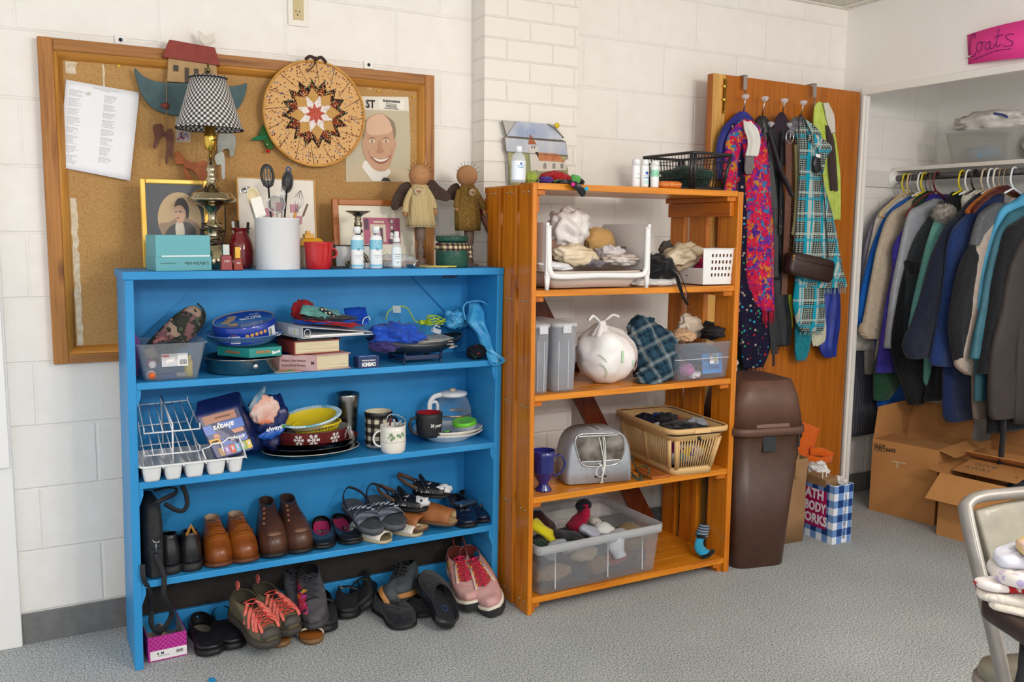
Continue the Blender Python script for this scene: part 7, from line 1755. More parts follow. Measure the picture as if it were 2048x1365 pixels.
# stacking bin: sides, back, low front, legs
x0,x1=aY(1087,560,-.55).x,aY(1290,560,-.54).x;W3=x1-x0;zt_=aY(1090,445,-.54).z-T2
t=tH('stacking_bin','white plastic stacking bin with an open front full of pale underwear','bin',(x0,-.56,T2));D3=.3;HB=zt_
MB().loft([rrect(W3-.1,D3-.05,.02,.004,6,W3/2,D3/2+.01),rrect(W3-.03,D3-.02,.02,.062,6,W3/2,D3/2),rrect(W3-.034,D3-.024,.02,.062,6,W3/2,D3/2),rrect(W3-.105,D3-.06,.02,.008,6,W3/2,D3/2+.01)]).bd('tray_body',nZ('#cdbfb4','#d3c6bb',5,.4),t)
def side(xx,s):
 mb=MB();pr_=[(.0,.062),(.0,HB-.012),(.01,HB),(D3-.01,HB),(D3,HB-.01),(D3,.062)]
 mb.prism([(xx,y_,z_)for y_,z_ in pr_],(s*.004,0,0));mb.box((xx-(.01 if s<0 else 0),-.006,.05),(xx+(.012 if s>0 else .002),.006,HB));return mb.bd('side_wall',WP,t,bevel=.003)
side(0,1);
# right side with half-moon slots (front face towards the viewer)
side(W3,-1)
def moons(xx):
 for zc in(.1,.145):
  mb=MB();mb.prism([(xx,D3*.55+.03*cos(a),zc-.02*sin(a))for a in[PI*i/14 for i in range(15)]],(.0055,0,0));mb.bd('grip_slot',C('#8f8378',.8),t)
moons(W3-.0048);moons(-.0008)
# back wall carrying visible half-moon slots
MB().box((.004,D3-.006,.06),(W3-.004,D3,HB*.93)).bd('back_wall',C('#e0dedb',.35),t,bevel=.002)
for zc in(.108,.15):
 mb=MB();mb.prism([(W3*.78+.03*cos(a),D3-.0075,zc-.02*sin(a))for a in[PI*i/14 for i in range(15)]],(0,.003,0));mb.bd('grip_slot',C('#94887c',.8),t)
mb=MB().tube(spl([(.01,-.002,HB-.01),(.012,-.004,.1),(.018,-.006,.062),(.05,-.006,.046),(W3/2,-.006,.048),(W3-.05,-.006,.046),(W3-.018,-.006,.062),(W3-.012,-.004,.1),(W3-.01,-.002,HB-.01)],5),.011,8,flat=(1,.8));mb.bd('front_lip',WP,t)
for xx in(.008,W3-.008):
 MB().loft([rrect(.02,.014,.004,.05,3,xx,0),rrect(.012,.01,.003,-.006 if False else .0,3,xx,0)]).bd('leg',WP,t)
for xx in(.008,W3-.008):
 MB().loft([rrect(.014,.012,.004,.05,3,xx,D3-.01),rrect(.012,.01,.003,.0,3,xx,D3-.01)]).bd('leg',WP,t)
def gM(label,px,py,y,r,colr,seed,amp=.3,floor=None,nm='garment',cat='garment',m=None,lv=4,ridge=.7,freq=2.2,rot=0,grp=None,top=None):
 c=aY(px,py,y);M_=MR(rot,3,'Y')if rot else None
 return heap(nm,label,cat,(c.x,y,c.z),r,m or cloth(colr,bump=.25),seed,amp,freq,ridge,floor,group=grp,lv=lv,M=M_,top=top)
gM('large crumpled white translucent bag at the back left of the white bin',1135,463,-.4,(.072,.05,.075),'#d9d3cf',3,.32,T2+.02,nm='plastic_bag',cat='bag',m=nZ('#d8d2ce','#e6e2df',20,.35,bump=.3))
gM('smooth beige bra cup standing in the middle of the white bin',1200,483,-.38,(.062,.035,.05),'#c39a5f',6,.08,T2+.02,nm='bra',rot=.3)
gM('cream satin underwear folded at the front left of the white bin',1150,512,-.5,(.082,.045,.034),'#dfcdb2',9,.25,T2+.02,m=nZ('#e3d3ba','#d6c19f',14,.45,bump=.2),rot=.12)
gM('white folded cloth hanging over the left of the bin front',1110,532,-.535,(.06,.03,.014),'#dedcdc',11,.2,T2+.04,rot=.1)
gM('grey and white striped garment edge below the cream satin one',1190,526,-.525,(.035,.03,.01),'#77737a',12,.3,T2+.04)
gM('pale lace-edged underwear at the front right of the white bin',1240,520,-.49,(.07,.05,.018),'#cfc4ba',13,.3,T2+.05,m=nZ('#d8cfc8','#bcaca3',45,.8,bump=.4))
gM('white lacy garment behind the pale underwear',1220,508,-.44,(.05,.04,.026),'#d5cfcf',14,.35,T2+.03)
gM('dusty pink garment deep in the left of the white bin',1105,500,-.38,(.04,.05,.05),'#9c7868',15,.3,T2+.02)
# white pads and black camisole between the bins
gM('folded white towel lying under the black camisole',1305,565,-.47,(.115,.05,.017),'#d9d7d5',20,.12,T2,nm='folded_towel',cat='towel')
gM('black camisole with an adjustable strap heaped beside the white bin',1310,537,-.45,(.068,.06,.046),'#151517',21,.28,T2+.008,nm='camisole')
t=tH('camisole_strap','black adjustable strap dangling over the tier edge from the camisole','strap',aY(1352,560,-.56));
wl(t,MB().tube(spl([aY(1335,542,-.5),aY(1352,552,-.54),aY(1360,572,-.568),aY(1366,594,-.572),aY(1376,610,-.572)],6),.008,8,flat=(.3,1.0)),'strap_band',C('#141416',.8))
wl(t,MB().tube(spl([aY(1350,535,-.5),aY(1362,553,-.545),aY(1372,580,-.57),aY(1378,595,-.572),aY(1365,594,-.572),aY(1352,560,-.57)],6),.0016,6),'thin_strap',C('#141416',.8))
c=aY(1332,539,-.515);wl(t,MB().tube([c+VV(q)for q in((-.006,0,-.005),(.004,0,.004),(.007,0,.001),(-.003,0,-.008))],.0009,5,loop=1),'slider',SILV)
# white basket with square holes
def punched(nm,label,org,w0,w1,d0,d1,h,nx,ny,mat,frac=(.18,.8),hx=.5,rz=0,th=.0022,cut=None):
 t=tH(nm,label,'basket',org,rz)
 def wall(P,nx,ny,u0,u1,v0,v1,name):
  us=[0];vs_=[0]
  for i in range(nx):a=u0+(u1-u0)*i/nx;s=(u1-u0)/nx;us+=[a+s*.25,a+s*.75]
  us.append(1)
  for j in range(ny):a=v0+(v1-v0)*j/ny;s=(v1-v0)/ny;vs_+=[a+s*.22,a+s*.72]
  vs_.append(1);mb=MB();G={}
  for j,v in enumerate(vs_):
   for i,u in enumerate(us):
    mb.v.append(P[0]*(1-u)*(1-v)+P[1]*u*(1-v)+P[2]*u*v+P[3]*(1-u)*v);G[i,j]=len(mb.v)-1
  for j in range(len(vs_)-1):
   for i in range(len(us)-1):
    if i%2 and j%2:continue
    mb.f.append([G[i,j],G[i+1,j],G[i+1,j+1],G[i,j+1]]);mb.m.append(0);mb.sm.append(False)
  return mb.bd(name,mat,t,solid=th)
 a0,a1=VV((-w0/2,-d0/2,0)),VV((w0/2,-d0/2,0));b0,b1=VV((-w1/2,-d1/2,h)),VV((w1/2,-d1/2,h))
 my=lambda v:VV((v.x,-v.y,v.z))
 wall([a0,a1,b1,b0],nx,ny,frac[0],.97,.18,.9,'front_wall');wall([my(a1),my(a0),my(b0),my(b1)],nx,ny,.1,.9,.18,.9,'back_wall')
 wall([a1,my(a1),my(b1),b1],max(2,nx-2),ny,.1,.9,.18,.9,'end_wall')
 k=cut or 1.0;wall([my(a0),a0,a0.lerp(b0,k),my(a0).lerp(my(b0),k)],1,1,.4,.6,.45,.55,'end_wall')
 MB().box((-w0/2,-d0/2,0),(w0/2,d0/2,.002)).bd('basket_floor',mat,t)
 MB().loft([rrect(w1,d1,.008,h-.002),rrect(w1+.012,d1+.012,.01,h-.002),rrect(w1+.012,d1+.012,.01,h+.001),rrect(w1,d1,.008,h+.001)],loop=1).bd('rim',mat,t)
 return t
h_=aY(1430,494,-.53).z-T2;org=VV((aY(1405,568,-.44).x,-.435,T2+.004))
punched('square_hole_basket','white plastic basket with rows of square holes at the right of the second tier',org,.15,.17,.19,.21,h_-.01,7,4,WP,(.22,.9),rz=.0,cut=.45)
gM('raspberry pink garment inside the white square-holed basket',1405,530,-.42,(.055,.06,.035),'#a3184a',30,.25,T2+.03)
gM('pale mixed underwear inside the right of the square-holed basket',1435,535,-.4,(.045,.06,.045),'#a89a90',31,.3,T2+.01,m=nZ('#c9b39a','#4a4f58',30,.8))
gM('grey mottled garments at the bottom of the square-holed basket',1415,552,-.43,(.07,.07,.018),'#6b6f70',32,.25,T2+.006,m=nZ('#8f9494','#3b4446',40,.8))
gM('shiny cream slip bulging over the square-holed basket',1365,512,-.42,(.08,.055,.045),'#cdbda3',33,.28,T2+.03,m=nZ('#d0c0a6','#bca98a',12,.35,bump=.2),rot=-.25)
gM('dark grey cloth corner behind the cream slip',1333,503,-.36,(.032,.02,.036),'#4c4742',34,.25)
punched('square_hole_basket','second white basket mostly hidden behind the black camisole',VV((aY(1312,540,-.28).x,-.285,T2+.002)),.13,.15,.12,.14,.115,5,4,WP,(.1,.9))
# ================= third tier =================
FR2=clear(milk=.24,h2='#c6cad2',rough=.25)
for cx0,cx1,lb in((1072,1110,'tall frosted plastic container with a snap lid at the left end of the third tier'),(1108,1163,'tall frosted plastic container with a snap lid next to the knotted white bag')):
 a,b_=aY(cx0 if cx0>1080 else 1050,775,-.545),aY(cx1-4,775,-.545);w_=(b_.x-a.x)*.93;hh=aY(1130,648,-.545).z-T3
 if cx0<1080:a=VV((2.052,0,0));b_=aY(1104,775,-.545);w_=b_.x-a.x-.004
 t=tH('food_container',lb,'container',((a.x+b_.x)/2,-.4,T3),group='tall frosted containers')
 MB().loft([rrect(w_-.012,.255,.018,.0),rrect(w_-.006,.262,.02,.004),rrect(w_,.275,.022,hh-.012),rrect(w_-.004,.271,.02,hh-.012),rrect(w_-.012,.256,.018,.006)]).bd('container_body',FR2,t)
 MB().loft([rrect(w_+.004,.28,.022,hh-.014),rrect(w_+.006,.283,.022,hh-.002),rrect(w_-.004,.27,.018,hh+.001)]).bd('lid',clear(milk=.5,h2='#dadde2',rough=.3),t)
 MB().box((-.018,-.146,hh-.034),(.016,-.1405,hh-.004)).bd('lid_clip',clear(milk=.6,h2='#e0e3e8',rough=.3),t,bevel=.003)
 for xx in(-.3,.1):MB().box((w_*xx,-.1365,.01),(w_*xx+.001,-.134,hh*.75)).bd('moulded_line',C('#dfe2e6',.4),t)
c=aY(1090,712,-.45);heap('wrapped_item','dark blue rounded item inside the leftmost frosted container','item',(c.x,-.45,c.z),(.018,.04,.032),cloth('#22305a'),4,.1)
c=aY(1130,705,-.4);heap('wrapped_item','dull blue fabric inside the second frosted container','item',(c.x,-.4,c.z-.03),(.022,.06,.07),cloth('#56657f'),5,.1)
# tied plastic bag
c=aY(1218,715,-.43);BGW=nZ('#e2dedb','#efecea',12,.35,bump=.35)
t=tH('knotted_bag','large stuffed white plastic bag tied in a knot with faint green and red stripes','bag',(c.x,-.41,T3))
mb=MB();cM(mb,(.0,0,.105),(.112,.105,.112),61,.075,1.9,1.1,.0);
for v in mb.v:
 if v.z>.15:k=(v.z-.15)/.1;v.x=v.x*(1-.35*k)-.035*k
for v in mb.v:v.z=max(0,v.z)
mb.bd('bag_body',BGW,t)
kn=VV((-.045,-.035,.225));mb=MB().ball(kn,.014,n=12,sc3=(1.2,1,.8))
mb.loft([[kn+VV((r*cos(a)*1.1,r*sin(a),z_))*1 for a in[2*PI*i/20 for i in range(20)]for r in[rr*(1+.25*sin(7*a))]]for rr,z_ in((.012,-.004),(.022,-.02),(.036,-.045))],cap=0)
mb.tube(spl([kn,kn+VV((-.022,-.005,.012)),kn+VV((-.045,-.004,.028)),kn+VV((-.058,0,.012))],5),[.006]*5+[.011]*5+[.016]*6,8,flat=(1,.4));mb.tube(spl([kn,kn+VV((.02,0,.016)),kn+VV((.045,.0,.03)),kn+VV((.07,0,.022))],5),[.006]*5+[.012]*5+[.014]*6,8,flat=(1,.4));mb.bd('knot',BGW,t)
GRN,RDS=C('#b9dcb4',.4),C('#dfa79c',.4)
def smear_on(body,pts,wd,mat,nm):
 bv=[v.co for v in body.data.vertices];out=[]
 for x,z_ in pts:
  near=[v for v in bv if abs(v.x-x)<.014 and abs(v.z-z_)<.014 and v.y<0];y_=min([v.y for v in near],default=-.09)-.0022;out.append(VV((x,y_,z_)))
 return MB().tube(spl(out,3),wd,6,flat=(.9,.18)).bd(nm,mat,t)
body=[o for o in bpy.data.objects if o.parent==t and o.name.startswith('bag_body')][0]
smear_on(body,[(-.085,.118),(-.072,.105),(-.062,.09)],.005,GRN,'green_stripe');smear_on(body,[(-.085,.085),(-.068,.07),(-.06,.05),(-.062,.03)],.005,GRN,'green_stripe');smear_on(body,[(-.0,.13),(-.0,.11),(.0,.085)],.005,GRN,'green_stripe');smear_on(body,[(.05,.09),(.052,.07)],.004,GRN,'green_stripe')
smear_on(body,[(-.005,.195),(.03,.175),(.055,.14),(.068,.1),(.075,.06),(.08,.045)],.004,RDS,'red_stripe')
# plaid flannel
def tartan(name,base,dark,light,f):
 key=('tartan',name)
 if key in _mats:return _mats[key]
 mt,nt,b=new_mat('tartan_'+name);sp=nt.nodes.new('ShaderNodeSeparateXYZ');v=coords(nt,rot=(.5,.3,.4));lK(nt,v,sp.inputs[0]);cs=[]
 for ax in(0,2):
  fr=mN(nt,'FRACT',mN(nt,'MULTIPLY',sp.outputs[ax],f));cs.append(ramp(nt,fr,[(0,base),(.36,dark),(.5,base),(.62,light),(.8,base),(.9,dark)],'CONSTANT'))
 lK(nt,mix(nt,.5,cs[0],cs[1]),b.inputs['Base Color']);bumpn(nt,b,nT(nt,coords(nt),700,2),.3,.001);setp(b,rough=.95,spec=.15);_mats[key]=mt;return mt
PLD=tartan('flannel','#2c4a5a','#1a2436','#8a9090',15)
t=tH('flannel_shirt','dark blue, green and grey plaid flannel heaped between the knotted bag and clear bin','shirt',aY(1310,770,-.44));t.location.z=T3;WM[t.name]=MT(t.location)
c0=WM[t.name].translation
mb=MB();cM(mb,(-.0,0,.09),(.075,.08,.1),71,.34,1.9,.9,.0)
q0=aY(1285,665,-.43)-c0;cM(mb,q0,(.052,.05,.055),72,.3,2,.9);q1=aY(1328,735,-.46)-c0;cM(mb,q1,(.035,.04,.055),73,.3,2,.9,0);q2=aY(1300,755,-.5)-c0;cM(mb,q2,(.05,.035,.03),74,.3,2,.9,0)
mb.bd('cloth_body',PLD,t)
# clear bin of underwear with blue label
a,b_=aY(1355,766,-.545),aY(1468,762,-.545);wb=b_.x-a.x-.018;hb=aY(1400,686,-.545).z-T3
t=tH('storage_bin','clear plastic bin with a blue handwritten card inside at the right of the third tier','bin',((a.x+b_.x)/2-.004,-.4,T3),0)
tub(MB(),wb-.006,.25,wb+.022,.285,hb,.022,.0025,.006).bd('bin_body',clear(milk=.05,h2='#c3ccda'),t);MB().tube([p for p in rrect(wb+.012,.272,.022,hb*.56)],.0012,5,loop=1).bd('moulded_line',C('#dde2e8',.4),t)
e=MB().box((-.0,-.1285,.008),(.098,-.1275,.084)).bd('blue_card',C('#3f8fd6',.5),t,rot=(-.1,0,0));text('Underwear',.021,C('#1d3560',.6),e,M=MT((.049,-.1292,.06))@XZ,width=.085,shear=.2);text('+ Tanks',.021,C('#1d3560',.6),e,M=MT((.046,-.1292,.032))@XZ,width=.07,shear=.2)
mb=MB().box((.03,-.143,.045),(.072,-.1425,.083),C('#d2d4d6',.5));mb.box((.03,-.1436,.045),(.072,-.1431,.058),WHITE);mb.box((.048,-.1436,.06),(.068,-.1431,.074),C('#b9c23a',.5));mb.box((.046,-.1437,.07),(.066,-.1432,.08),C('#4f93a8',.5));mb.box((.032,-.1437,.074),(.044,-.1432,.081),C('#b0303a',.5))
for i in range(9):mb.box((.05+.002*i,-.1441,.047),(.0509+.002*i,-.1437,.056),INK)
e=mb.bd('sticker',None,t,rot=(-.1,0,0),loc=(0,.006,0));e['label']='grey and white printed sticker'
X_=t.location.x
def inbin(label,px,py,y,r,colr,seed,**k):return gM(label,px,py,y,r,colr,seed,floor=T3+.005,**k)
inbin('black and red printed garment at the top right of the clear bin',1440,664,-.46,(.07,.055,.026),'#1d1d20',40,m=nZ('#1c1c1f','#a81c22',22,.8,lo=.6,hi=.62),amp=.25)
inbin('black garment at the top centre of the clear bin',1420,662,-.37,(.065,.05,.03),'#1b1b1e',41)
inbin('pale sheer stocking packet standing at the back of the clear bin',1382,655,-.38,(.055,.02,.045),'#cdb9a4',42,m=nZ('#d3c3b2','#c2ae98',12,.4),rot=.4)
inbin('beige knotted garment at the top left of the clear bin',1366,672,-.46,(.042,.04,.022),'#c9a27c',43)
inbin('grey garments filling the middle of the clear bin',1400,708,-.42,(.078,.09,.04),'#5d6673',44,amp=.12)
inbin('pink garment at the bottom left of the clear bin',1372,740,-.5,(.03,.03,.024),'#c376ac',45,amp=.15)
inbin('white garment low at the front left of the clear bin',1388,750,-.51,(.024,.02,.014),'#cfcad2',46)
inbin('pale pink garment at the right end of the clear bin',1462,728,-.5,(.014,.03,.036),'#cdb2ac',47)
# ================= fourth tier =================
COB=C('#12206e',.12,coat=.8)
L,pr=rp(1087,[(17,975),(17,972),(10,965),(10,960),(18,950),(21,940),(22,910),(24,901)],-.49,T4)
t=tH('glass_mug','cobalt blue footed glass mug at the left of the fourth tier','mug',(max(L.x,2.085),L.y,L.z));R=pr[-1][0];H=pr[-1][1]
MB().lathe(pr+[(R-.003,H),(R-.006,H*.4),(.0001,H*.3)],40).bd('cup',COB,t);MB().tube(spl([(R*.9,0,H*.8),(R*1.5,-.01,H*.84),(R*1.85,-.015,H*.65),(R*1.6,-.01,H*.42),(R*.95,0,H*.32)],5),.0045,8,flat=(1.3,.8)).bd('handle',COB,t)
t=tH('mug','mustard yellow mug standing behind the blue glass mug','mug',(2.1,-.38,T4));YM=C('#c98f1e',.3,coat=.3)
MB().lathe([(.034,0),(.037,.004),(.038,.1),(.035,.1),(.033,.008),(.0001,.006)],36).bd('cup',YM,t);MB().tube(spl([(.034,0,.085),(.058,-.008,.085),(.066,-.01,.055),(.056,-.008,.028),(.034,0,.022)],5),.005,8,flat=(1.2,.8)).bd('handle',YM,t)
# toaster
a,b_=aY(1147,965,-.51),aY(1262,960,-.51);TW_=b_.x-a.x;TH_=aY(1200,861,-.5).z-T4;TGY=nZ('#a6abb2','#b0b5bc',60,.36,.35)
t=tH('toaster','silver grey two-slice toaster with a glass window and its white cord wrapped round it','toaster',((a.x+b_.x)/2,-.44,T4),-.22);n=40
def arch(w_,h,y,z0=.006,e=.62):
 out=[]
 for i in range(n+1):
  a_=PI*i/n;out.append(VV((-w_/2*math.copysign(abs(cos(a_))**.5,cos(a_)),y,z0+(h-z0)*sin(a_)**e)))
 return out
rings=[arch(TW_*.9,TH_*.93,-.075),arch(TW_,TH_,-.066),arch(TW_,TH_,.055),arch(TW_*.9,TH_*.93,.064)]
MB().loft([r_+[VV((TW_*.45,r_[0].y,.004)),VV((-TW_*.45,r_[0].y,.004))]for r_ in rings]).bd('toaster_body',TGY,t)
fy=-.0765;wn=lambda s,dz:[VV((x*s,fy-.001-dz,z_))for x,z_ in[(q[0],q[1])for q in sm2([(-TW_*.37,TH_*.93),(0,TH_*.955),(TW_*.3,TH_*.93),(TW_*.37,TH_*.7),(TW_*.34,TH_*.45),(TW_*.22,TH_*.36),(0,TH_*.34),(-TW_*.22,TH_*.36),(-TW_*.33,TH_*.52)],4)]]
MB().tube(wn(1,.001),.0028,8,loop=1).bd('window_frame',C('#dcdcdf',.15,1.0),t);mb=MB();mb.poly(wn(1,0));mb.bd('window_glass',nZ('#4e4238','#a9a39c',14,.08,.5),t)
MB().box((-TW_*.34,fy-.004,TH_*.9),(TW_*.26,fy-.0015,TH_*.93)).bd('chrome_bar',SILV,t,bevel=.001);MB().box((-TW_*.28,fy-.004,TH_*.36),(TW_*.3,fy-.0012,TH_*.45)).bd('chrome_sill',SILV,t,bevel=.001);MB().box((-.02,fy-.0015,TH_*.13),(.026,fy+.0,TH_*.16)).bd('badge',INK,t)
for k in range(7):MB().lathe([(.0016,0),(.0016,.001)],10,M=MT((-TW_*.3+k*TW_*.09,fy-.0005,TH_*.295))@R9).bd('button',C('#8f9399',.4),t)
mb=MB();WC_=C('#dcdad4',.45)
for k,xo in enumerate((.000,.007,.013)):
 mb.tube(spl([(xo-.03*(k==0),.0,TH_+.002),(xo-.012*(k==0),-.068,TH_*.97),(xo+.004,-.086,TH_*.6),(xo+.01-.004*k,-.088,TH_*.35),(xo+.004-.006*k,-.088,TH_*.1),(xo+.0,-.08,.004)],6),.0019,6)
mb.tube(spl([(.004,-.09,TH_*.38),(-.014,-.092,TH_*.34),(-.02,-.092,TH_*.22),(-.006,-.092,TH_*.16),(.006,-.092,TH_*.22),(.0,-.092,TH_*.36),(-.012,-.092,TH_*.42)],6),.0019,6);mb.bd('cord',WC_,t)
# green metal hooks and board
a=aY(1305,965,-.5);t=tH('wooden_board','small reddish wooden board lying between the toaster and the laundry basket','board',(a.x,-.47,T4),-.08);MB().box((-.035,-.085,0),(.045,.05,.01)).bd('board_body',wood('#b0622a','#9a4e1e','y',.4),t,bevel=.002)
t=tH('hook_bracket','dark green metal hooks lying on the small board beside the toaster','hook',(a.x-.01,-.5,T4+.011));GM=C('#3a4a3e',.4,.6)
wl(t,MB().tube(spl([aY(1262,912,-.46),aY(1272,935,-.49),aY(1282,958,-.53)],5),.003,8).tube(spl([aY(1278,934,-.5),aY(1292,932,-.5),aY(1298,945,-.51),aY(1290,956,-.52),aY(1282,950,-.53)],5),.003,8),'hook',GM)
wl(t,MB().tube(spl([aY(1264,952,-.52),aY(1280,962,-.545),aY(1298,967,-.55)],4),.0035,8).tube(spl([aY(1262,945,-.5),aY(1276,957,-.53),aY(1296,962,-.54)],4),.0025,8),'bracket',GM)
# laundry basket, long way towards the viewer at an angle
BEI=C('#d3ac74',.4);BEI2=C('#4a2f22',.4)
cn=VV((aY(1352,954,-.535).x,-.535,T4));r_=VV((aY(1436,945,-.47).x,-.47,T4));l_=VV((aY(1262,900,-.22).x,-.22,T4))
BEI=C('#d3ac74',.4);BEI2=C('#4a2f22',.4)
LH=.19
t=tH('laundry_basket','beige plastic laundry basket with slotted sides and a dark lined rim on the fourth tier','basket',(2.768,-.385,T4),-.1)
w0,d0,w1,d1=.188,.345,.262,.43
MB().loft([rrect(w0,d0,.03,0),rrect(w0+.004,d0+.004,.03,.03),rrect(w0,d0,.028,.03),rrect(w0-.006,d0-.006,.028,.004)]).bd('basket_floor',BEI,t)
def lb_ring(f,o=0):return rrect(w0+(w1-w0-.02)*f+o,d0+(d1-d0-.02)*f+o,.03+.012*f,LH*f,6)
MB().loft([lb_ring(.72),lb_ring(.8,.004),lb_ring(.82,.012),lb_ring(.96,.016),lb_ring(.96,.008),lb_ring(.72,-.005)],loop=1).bd('upper_band',BEI,t)
MB().loft([rrect(w1-.004,d1-.004,.045,LH-.022),rrect(w1+.016,d1+.016,.05,LH-.02),rrect(w1+.018,d1+.018,.05,LH-.004),rrect(w1+.006,d1+.006,.046,LH),rrect(w1-.008,d1-.008,.04,LH-.003)],loop=1).bd('rim',BEI,t)
MB().loft([rrect(w1-.01,d1-.01,.04,LH-.004),rrect(w1-.016,d1-.016,.038,LH-.03),rrect(w1-.02,d1-.02,.038,LH-.03)],cap=0).bd('rim_lining',BEI2,t)
MB().box((-.035,-d1/2-.012,LH-.02),(.035,-d1/2-.004,LH-.003)).bd('handle_notch',C('#e0b87f',.4),t,bevel=.002)
for side,n_ in(('f',15),('b',15),('l',26),('r',26)):
 mb=MB();
 for i in range(n_+1):
  u=-1+2*i/n_;thick=4.5 if i in(0,n_)or(side in 'lr' and abs(u)<.05)else 1
  x0_,x1_=w0/2,(w0+(w1-w0-.02)*.74)/2;y0_,y1_=d0/2,(d0+(d1-d0-.02)*.74)/2
  a_,b2=((u*(x0_-.018),-y0_),(u*(x1_-.018),-y1_))if side=='f' else((u*(x0_-.018),y0_),(u*(x1_-.018),y1_))if side=='b' else((-x0_,u*(y0_-.02)),(-x1_,u*(y1_-.02)))if side=='l' else((x0_,u*(y0_-.02)),(x1_,u*(y1_-.02)))
  mb.tube([(a_[0],a_[1],.026),(b2[0],b2[1],LH*.74)],.0034*min(thick,3),4)
 mb.bd('slotted_side',BEI,t)
def inlb(label,x,y,z,r,m,seed,**k):p_=WM[t.name]@VV((x,y,z));return heap('laundry',label,'clothes',p_,r,m,seed,k.pop('amp',.28),2.2,.7,T4+.02,**k)
inlb('colourful laundry filling the lower part of the beige basket',0,-.02,.07,(.088,.155,.065),dT('laundry','#c9c3bb',['#c93a2c','#d8b92e','#23408c','#2f9aa8','#ddd8d0','#7a2a6a'],26,.5),1,amp=.1)
inlb('black garments heaped in the front half of the beige basket',.02,-.08,.145,(.09,.1,.034),cloth('#17181b'),2)
inlb('polka dot navy garment at the back left of the beige basket',-.06,.09,.15,(.045,.05,.038),dT('polka','#12142a',['#c9c9d2'],95,.16),3,amp=.12)
inlb('navy blue cap behind the black garments in the basket',-.005,.09,.155,(.035,.03,.034),cloth('#1d2c66'),4,amp=.15)
inlb('black garment peak in the middle of the basket',.005,.02,.16,(.042,.04,.04),cloth('#191a1e'),5)
inlb('red garment showing through in the middle of the basket',.05,.04,.152,(.03,.03,.02),cloth('#a32018'),6)
inlb('light grey garment at the right end of the basket',.085,-.06,.165,(.038,.04,.026),cloth('#8f949c'),7)
inlb('pale lilac garment at the left edge of the basket',-.045,.0,.145,(.03,.04,.02),cloth('#b9b6c9'),8)
# ================= bottom tier =================
t=tH('sock_bin','wide clear plastic drawer full of socks on the bottom tier','bin',(2.335,-.355,T5),.03);w0,d0,w1,d1,hh=.515,.365,.545,.4,.185
tub(MB(),w0,d0,w1,d1,hh,.014,.0025,.006).bd('bin_body',clear(milk=.05,h2='#c9ccd0',rough=.2),t)
for xx in(-.2,.03,.19):MB().box((xx,-.196,.012),(xx+.0016,-.19,hh-.012)).bd('moulded_line',C('#e3e5e8',.4),t,rot=(-.03,0,0))
MB().loft([rrect(w1+.01,d1+.01,.016,hh-.03),rrect(w1+.014,d1+.014,.018,hh-.03),rrect(w1+.016,d1+.016,.018,hh+.002),rrect(w1+.01,d1+.01,.016,hh+.002)],loop=1).bd('rim',clear(milk=.3,h2='#d3d6da',rough=.25),t)
def sock(label,px,py,y,pts,r,m,flatk=(1.3,.75),toe=None,floor=None):
 c=aY(px,py,y);o=tH('sock',label,'sock',c,group='socks in the clear drawer' if floor is None else None)
 P_=spl([VV(q)for q in pts],5);n_=len(P_);rr=[r*(.75+.25*sin(PI*min(1,.25+i/n_)))if 0<i<n_-1 else r*.35 for i in range(n_)]
 mb=MB().tube(P_,rr,14,flat=flatk)
 for v in mb.v:q=(v+c)*26;v+=VV((noise.noise(q),noise.noise(q+VV((9,0,0))),noise.noise(q+VV((0,7,0)))))*r*.32
 mb.bd('sock_body',m,o)
 if toe:MB().ball(P_[-3],r*.95,n=14,sc3=(1.25,.8,.9)).bd('sock_toe',toe,o)
 return o
KB=lambda h,h2=None:cloth(h,h2,bump=.5)
sock('crimson sock with a black toe standing highest in the clear drawer',1165,1045,-.36,[(-.05,0,-.03),(-.02,0,.0),(.005,0,.045),(.0,0,.075)],.03,KB('#a00f36'),toe=KB('#1a1520'))
sock('yellow sock lying at the left of the clear drawer',1090,1065,-.46,[(-.045,.03,.035),(-.015,0,.012),(.02,-.01,-.015),(.04,0,-.05)],.025,KB('#cfc21b'))
sock('black sock across the left centre of the clear drawer',1135,1072,-.49,[(-.055,0,.015),(-.01,0,.005),(.04,0,-.005),(.065,-.01,-.035)],.021,KB('#202124'))
sock('light grey sock with purple marks in the middle of the clear drawer',1180,1070,-.47,[(-.03,.02,.03),(0,0,.012),(.025,-.01,-.015),(.035,0,-.03)],.027,KB('#a9abb8'))
sock('white ankle sock in the middle of the clear drawer',1212,1068,-.45,[(-.04,.02,.02),(0,0,.015),(.035,-.01,-.01),(.045,0,-.035)],.029,KB('#d6d8d6'))
sock('grey sock with a pink seam draped over the front of the clear drawer',1235,1090,-.545,[(.055,.06,.018),(.02,.03,.022),(-.01,0,.01),(-.005,-.012,-.025),(.0,-.014,-.045)],.026,KB('#aeb1b8'),toe=None)
sock('tan rough knitted sock at the right of the clear drawer',1265,1068,-.37,[(-.06,0,.01),(-.02,0,.02),(.03,0,.005),(.07,0,-.03)],.033,KB('#86714c'))
sock('grey sock loop at the front left of the clear drawer',1115,1105,-.53,[(-.04,0,-.02),(-.02,0,.015),(.02,0,.02),(.045,0,-.005)],.02,KB('#8c9199'))
sock('off-white sock at the front left centre of the clear drawer',1142,1098,-.52,[(-.03,0,.0),(0,0,.01),(.035,0,-.005)],.02,KB('#bfc2c2'))
sock('pale sock behind the crimson one in the clear drawer',1190,1052,-.33,[(-.03,0,.02),(.0,0,.02),(.03,0,-.02)],.026,KB('#c3bdb4'))
sock('black sock right of centre in the clear drawer',1218,1065,-.36,[(-.03,0,.01),(.0,0,.01),(.03,0,-.02)],.026,KB('#18181b'))
